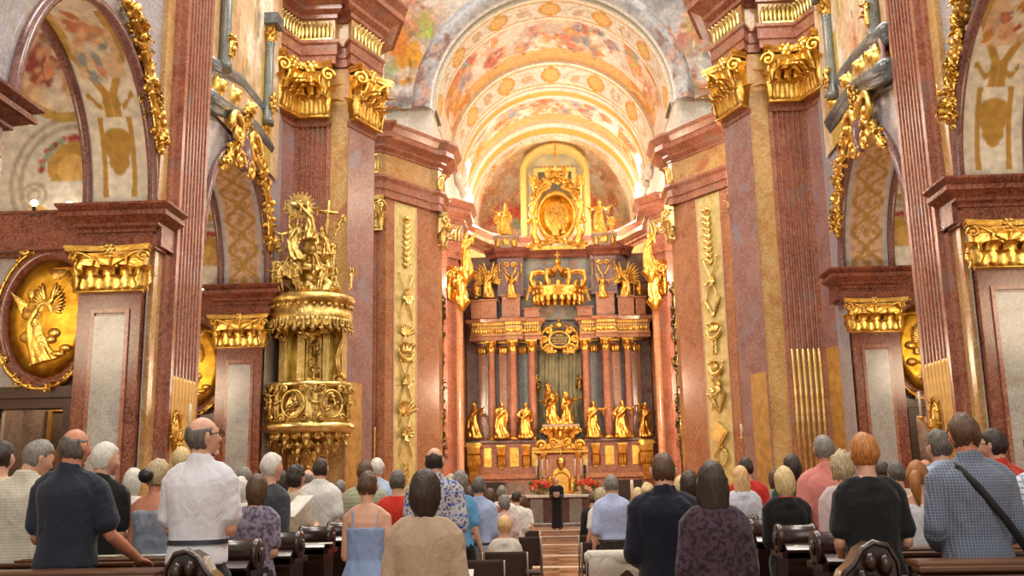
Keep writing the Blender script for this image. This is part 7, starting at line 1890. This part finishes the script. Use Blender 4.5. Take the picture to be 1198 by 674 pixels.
person(1126, 485, 6.0, 'tall brown-haired person in grey-blue checked shirt with black shoulder bag', 'short', 'brown', cloth('blue_check', '566076', 'check', '7c8598', sc=1.5), 'long', ('pants', '6a7488'), base=BS, collar=True, wide=1.1, armR='side', armL='side', loose=.03, fine=True, hem=.92, skin='r', extra=bag)
person(1163, 503, 7.8, 'dark-haired person in red polo and glasses right of the checked shirt man', 'short', 'dark', cloth('red_polo', 'c23a2a'), 'short', base=BS, collar=True, yaw=.75, wide=1.05, extra=glasses)
person(1213, 505, 6.7, 'person in white checked shirt cut off by the right edge of photo', 'short', 'brown', cloth('white_check', 'd4d6da', 'check', '8fa0c0', sc=.6), 'short', base=BS, collar=True, wide=1.1, armR='book', armL='book')
# ------------------------------------------------------------------ pews and chairs
PW = wood('pew_wood', '28150c', '432617', .3); PWT = wood('pew_ledge_wood', '46260f', '6e4220', .3); PWD = wood('pew_end_wood', '1c110c', '36211a', .25)
def pew_end_mesh(carved):
    """end stile: foot, waisted body, rolled scroll top; x along the pew, profile in y,z"""
    b = MB(); w_ = .15
    prof_ = [(.24, 0), (.24, .12), (.18, .2), (.13, .45), (.17, .7), (.2, .84), (.2, .92), (.12, .96), (-.12, .96), (-.2, .92), (-.2, .84), (-.17, .7), (-.13, .45), (-.18, .2), (-.24, .12), (-.24, 0)]
    R = Matrix.Rotation(PI/2, 4, 'Z')
    b.prism([(x, z) for x, z in prof_], -w_*.75, w_*.75, 0, R)
    n = 20; r = .115
    b.rings([[Vector((x, math.cos(2*PI*i/n)*r*k, .99+math.sin(2*PI*i/n)*r*k)) for i in range(n)] for x, k in ((-w_, .6), (-w_, .92), (-w_+.03, 1.0), (-w_+.05, .9), (w_-.05, .9), (w_-.03, 1.0), (w_, .92), (w_, .6))])
    for q in (-1, 1): b.rings([[Vector((q*(w_+.002*k_), math.cos(2*PI*i/n)*rr, .99+math.sin(2*PI*i/n)*rr)) for i in range(n)] for k_, rr in ((0, .05), (6, .05), (9, .03))])
    b.box(-w_, w_, -.2, .2, .86, .9)
    return b.mesh('scroll_end', PWD)
PEND = pew_end_mesh(False)
def carved_shield_mesh(s):
    b = MB(); n = 16
    out = [(-.17, .5), (-.19, .8), (-.17, 1.0), (-.1, 1.09), (.02, 1.11), (.12, 1.07), (.2, .98), (.27, .94), (.3, .9), (.3, .5)]
    b.prism([(x*s, z) for x, z in out], -.07, .05); b.tube([(x*s, -.06, z) for x, z in out[1:-1]], .022, 8)
    for x, z, rx, rz in ((-.05, .98, .06, .07), (.07, 1.0, .055, .06), (-.09, .84, .05, .075), (.05, .86, .06, .065), (.15, .92, .05, .045), (-.02, .72, .07, .06), (.13, .78, .05, .06)): b.ball((x*s, -.08, z), (rx, .035, rz), 12)
    for k in range(8): leaf(b, TM((-.06+.03*k)*s, -.075, .62+.05*(k % 3), 0) @ Matrix.Rotation(-.9+.25*k, 4, 'Y'), .2, .07, .6, 5)
    return b.mesh('carved_shield', PWD)
def pew(xa, xb, Y, s, label, near, hgt=1.0):
    """s: -1 pews on the left of the aisle; xa is the aisle end"""
    x0, x1 = min(xa, xb), max(xa, xb)
    p = empty('pew', ((x0+x1)/2, Y, BS+.06), 0, label, 'pew', '%s block of dark wooden pews' % SIDE[s]); L = (x1-x0)/2
    xi = -s*L                                                           # aisle end in local x
    a, b_ = (min(xi, -xi)+.1, max(xi, -xi)-.1)
    MB().bbox(a, b_, -.04, .03, .08, .93, .01).build('back_panel', PW, p)
    m = MB(); m.bbox(a, b_, -.06, .16, .955, .99, .012); m.bbox(a, b_, -.08, .04, .93, .965, .01); m.build('book_ledge', PWT, p)
    m = MB(); m.tube([(a, -.065, .9), (b_, -.065, .9)], .022, 8); m.bbox(a, b_, -.075, .0, .8, .84, .01); m.build('back_moulding', PW, p)
    m = MB(); m.bbox(a, b_, -.5, -.05, .42, .46, .01); m.bbox(a, b_, -.1, -.05, .08, .42, .01); m.build('seat', PW, p)
    near or link('scroll_end', PEND, p, (xi, 0, 0)); link('scroll_end', PEND, p, (-xi, 0, 0))
    if near: link('carved_shield', carved_shield_mesh(-s), p, (xi+(.1 if s < 0 else -.14), -.05, .14)).scale = (.6, 1.6, .86)
    return p
for s, xe, ys in ((-1, -2.05, [5.7, 6.8, 7.9, 9.0, 10.1, 11.2, 12.3, 13.4]), (1, 1.66, [5.5, 6.6, 7.7, 8.8, 9.9, 11.0, 12.1, 13.2])):
    MB().bbox(min(s*6.1, xe-s*.0), max(s*6.1, xe), 4.9, 14.2, 0, BS+.06, .01).build('pew_platform', PW); 
    o = bpy.data.objects['pew_platform'] if s < 0 else bpy.data.objects['pew_platform.001']; tag(o, 'low wooden platform under the %s block of pews' % SIDE[s], 'platform')
    for i, y in enumerate(ys):
        od = ('first', 'second', 'third', 'fourth', 'fifth', 'sixth', 'seventh', 'eighth')[i]
        pew(xe+s*.12, s*5.95, y, s, 'dark wooden pew, %s row from the front edge of photo, %s of the aisle' % (od, SIDE[s]), i == 0)
# song sheets on the ledges
for px, py, Y, c, l, rz in ((28, 651, 6.86, 'b8c4cc', 'pale blue sheet on the second left pew ledge, left of navy shirt man', .1), (120, 652, 6.86, 'c8c0a4', 'printed sheet on second left pew ledge beside the hand', -.1), (180, 652, 6.86, 'b4bcc4', 'picture postcard on the second left pew ledge, left of white polo man', .05), (285, 650, 6.88, 'd8d4c8', 'sheet on second left pew ledge right of white polo man', .3), (372, 632, 8.0, 'dcd8cc', 'papers lying on third left pew ledge near blue dress', .2), (950, 634, 6.68, 'e0dcd0', 'white sheet on the second right pew ledge near the blond bob', -.3)):
    q = U(px, py, Y); b = MB(); b.box(-.11, .11, -.075, .075, 0, .004); b.box(-.09, .0, -.055, .055, .004, .005, 1)
    o = b.build('song_sheet', [plain('sheet_'+c, c, .7), plain('sheet_print', 'a8986a', .7, c2='7d8fa0', scale=20)], None, (q.x, Y+.03, BS+1.052), rz); tag(o, l, 'paper', 'song sheets on the pews')
# stacking chairs in the middle block
CH = plain('chrome', 'c9c6c2', .2, 1.0); UPH = plain('brown_upholstery', '3a241a', .75, bs=.1)
def chair_proto():
    c = empty('stacking_chair', (0, 0, 0), 0, '-', 'chair', 'chrome stacking chairs by the aisle')
    MB().bbox(-.22, .22, -.2, .22, .43, .48, .02).build('seat', UPH, c)
    b = MB(); n = 10
    b.rings([[Vector((x, -.22-.05*(z-.55)-.03*math.cos(x*6)+d, z)) for x, d in [(-.21, 0), (-.1, 0), (.1, 0), (.21, 0), (.21, .03), (.1, .03), (-.1, .03), (-.21, .03)]] for z in (.56, .6, .75, .9, .93)], 0, True); b.build('backrest', UPH, c)
    for q in (-1, 1):
        MB().tube([(q*.235, -.24, .0), (q*.235, -.2, .45), (q*.23, -.27, .92)], .012, 8).build('leg', CH, c); MB().tube([(q*.235, .22, 0), (q*.235, .18, .43), (q*.235, -.2, .44)], .012, 8).build('leg', CH, c)
    return c
proto = None
for px, py, Y, l in ((592, 634, 10.7, 'brown stacking chair occupied by the seated person at left of the aisle'), (563, 650, 9.6, 'brown stacking chair behind the light blue shirt man'), (613, 620, 13.6, 'stacking chair with chrome legs at left aisle edge, nearer'), (614, 612, 15.4, 'stacking chair with chrome legs at left aisle edge, farther'), (700, 640, 10.4, 'stacking chair with chrome legs at right aisle edge, nearest'), (695, 628, 12.2, 'stacking chair with chrome legs at right aisle edge, middle'), (692, 620, 13.8, 'stacking chair with chrome legs at right aisle edge, farthest'), (720, 655, 9.2, 'stacking chair with white coat over its back, right of the aisle')):
    x = U(px, py, Y).x
    if px > 650: x = max(x, .5)
    if proto is None: proto = chair_proto(); o = proto
    else: o = copy_tree(proto)
    o.location = (x, Y, 0); o['label'] = l
    if 'coat' in l:
        b = MB(); b.grid(lambda u, v: Vector((x-.25+.5*u, Y-.29-.05*math.sin(u*7)-.03*math.sin(v*9), .45+.52*v)), 14, 12); b.grid(lambda u, v: Vector((x-.25+.5*u, Y-.2-.03*math.sin(u*7), .5+.47*v)), 14, 6); b.tube([(x-.25, Y-.26, .97), (x+.25, Y-.26, .97)], .06, 8)
        tag(b.build('coat', cloth('off_white', 'cfc8bc')), 'off-white coat hung over a chair back at right of the aisle', 'coat')
# coping: red cushion on the right pew ledge
# ------------------------------------------------------------------ light
make_camera()
wd = bpy.data.worlds.new('world'); SC.world = wd; wd.use_nodes = True
nt = wd.node_tree; bg = nt.nodes['Background']
tc = nt.nodes.new('ShaderNodeTexCoord'); ns = nt.nodes.new('ShaderNodeTexNoise'); ns.inputs['Scale'].default_value = 3.0
nt.links.new(tc.outputs['Generated'], ns.inputs['Vector'])
r = ramp(nt, [(.42, 'a09280'), (.62, 'fff8ee')], ns.outputs['Fac']); nt.links.new(r.outputs[0], bg.inputs['Color'])
bg.inputs['Strength'].default_value = WORLD_S
# daylight: nave clerestory, dome lantern, chancel windows; plus added west fill and unseen warm fill points
area('west_fill_light', (0, -1.5, 9), (PI*.36, 0, 0), 10, 7, L_WEST, 'fff4e4')  # added fill from behind the camera for crowd and pews
for s in (-1, 1):
    for y in (9.5, 19.0): area('clerestory_window_light', (s*5.6, y, 17), (0, s*PI*.28, 0), 3.5, 5, L_CLER)
area('dome_light', (0, 27.5, 26), (0, 0, 0), 8, 8, L_DOME)
for s in (-1, 1):
    area('chancel_window_light', (XC+s*4.2, 39.5, 16.0), (0, s*PI*.36, 0), 2.2, 2.6, L_CH)
    point('chancel_fill', (XC+s*5.0, 39.5, 11.0), L_FILL, 'ffeeda', .12); point('apse_fill', tuple(U(592 if s < 0 else 702.5, 259, 47.6)), L_FILL*1.1, 'fff2e0', .1)  # unseen points added to brighten the chancel and the apse half dome
    point('altar_fill', (XC+s*4.75, 38.2, 6.0), L_FILL*2.0, 'ffe8c8', .12)  # added behind the piers to light the retable, no fitting there
    point('chapel_fill', (s*8.8, 11.4, 4.6), 240, 'ffe4c0', .8); point('chapel_fill', (s*8.8, 18.0, 4.2), 210, 'ffe4c0', .6)  # invented fill points out of view, lift the chapel walls
point('pier_fill', (6.3, 30.0, 12.4), 420, 'ffe8c4', .12)  # added point behind the crossing pier, brightens the right chancel pier
vs = SC.view_settings; vs.view_transform = 'Standard'; vs.look = 'None'; vs.exposure = EXPO; vs.gamma = 1; vs.use_curve_mapping = False
SC.display_settings.display_device = 'sRGB'
SC.cycles.max_bounces = 8; SC.cycles.diffuse_bounces = 4; SC.cycles.glossy_bounces = 4; SC.cycles.sample_clamp_indirect = 6
SC.cycles.use_denoising = True
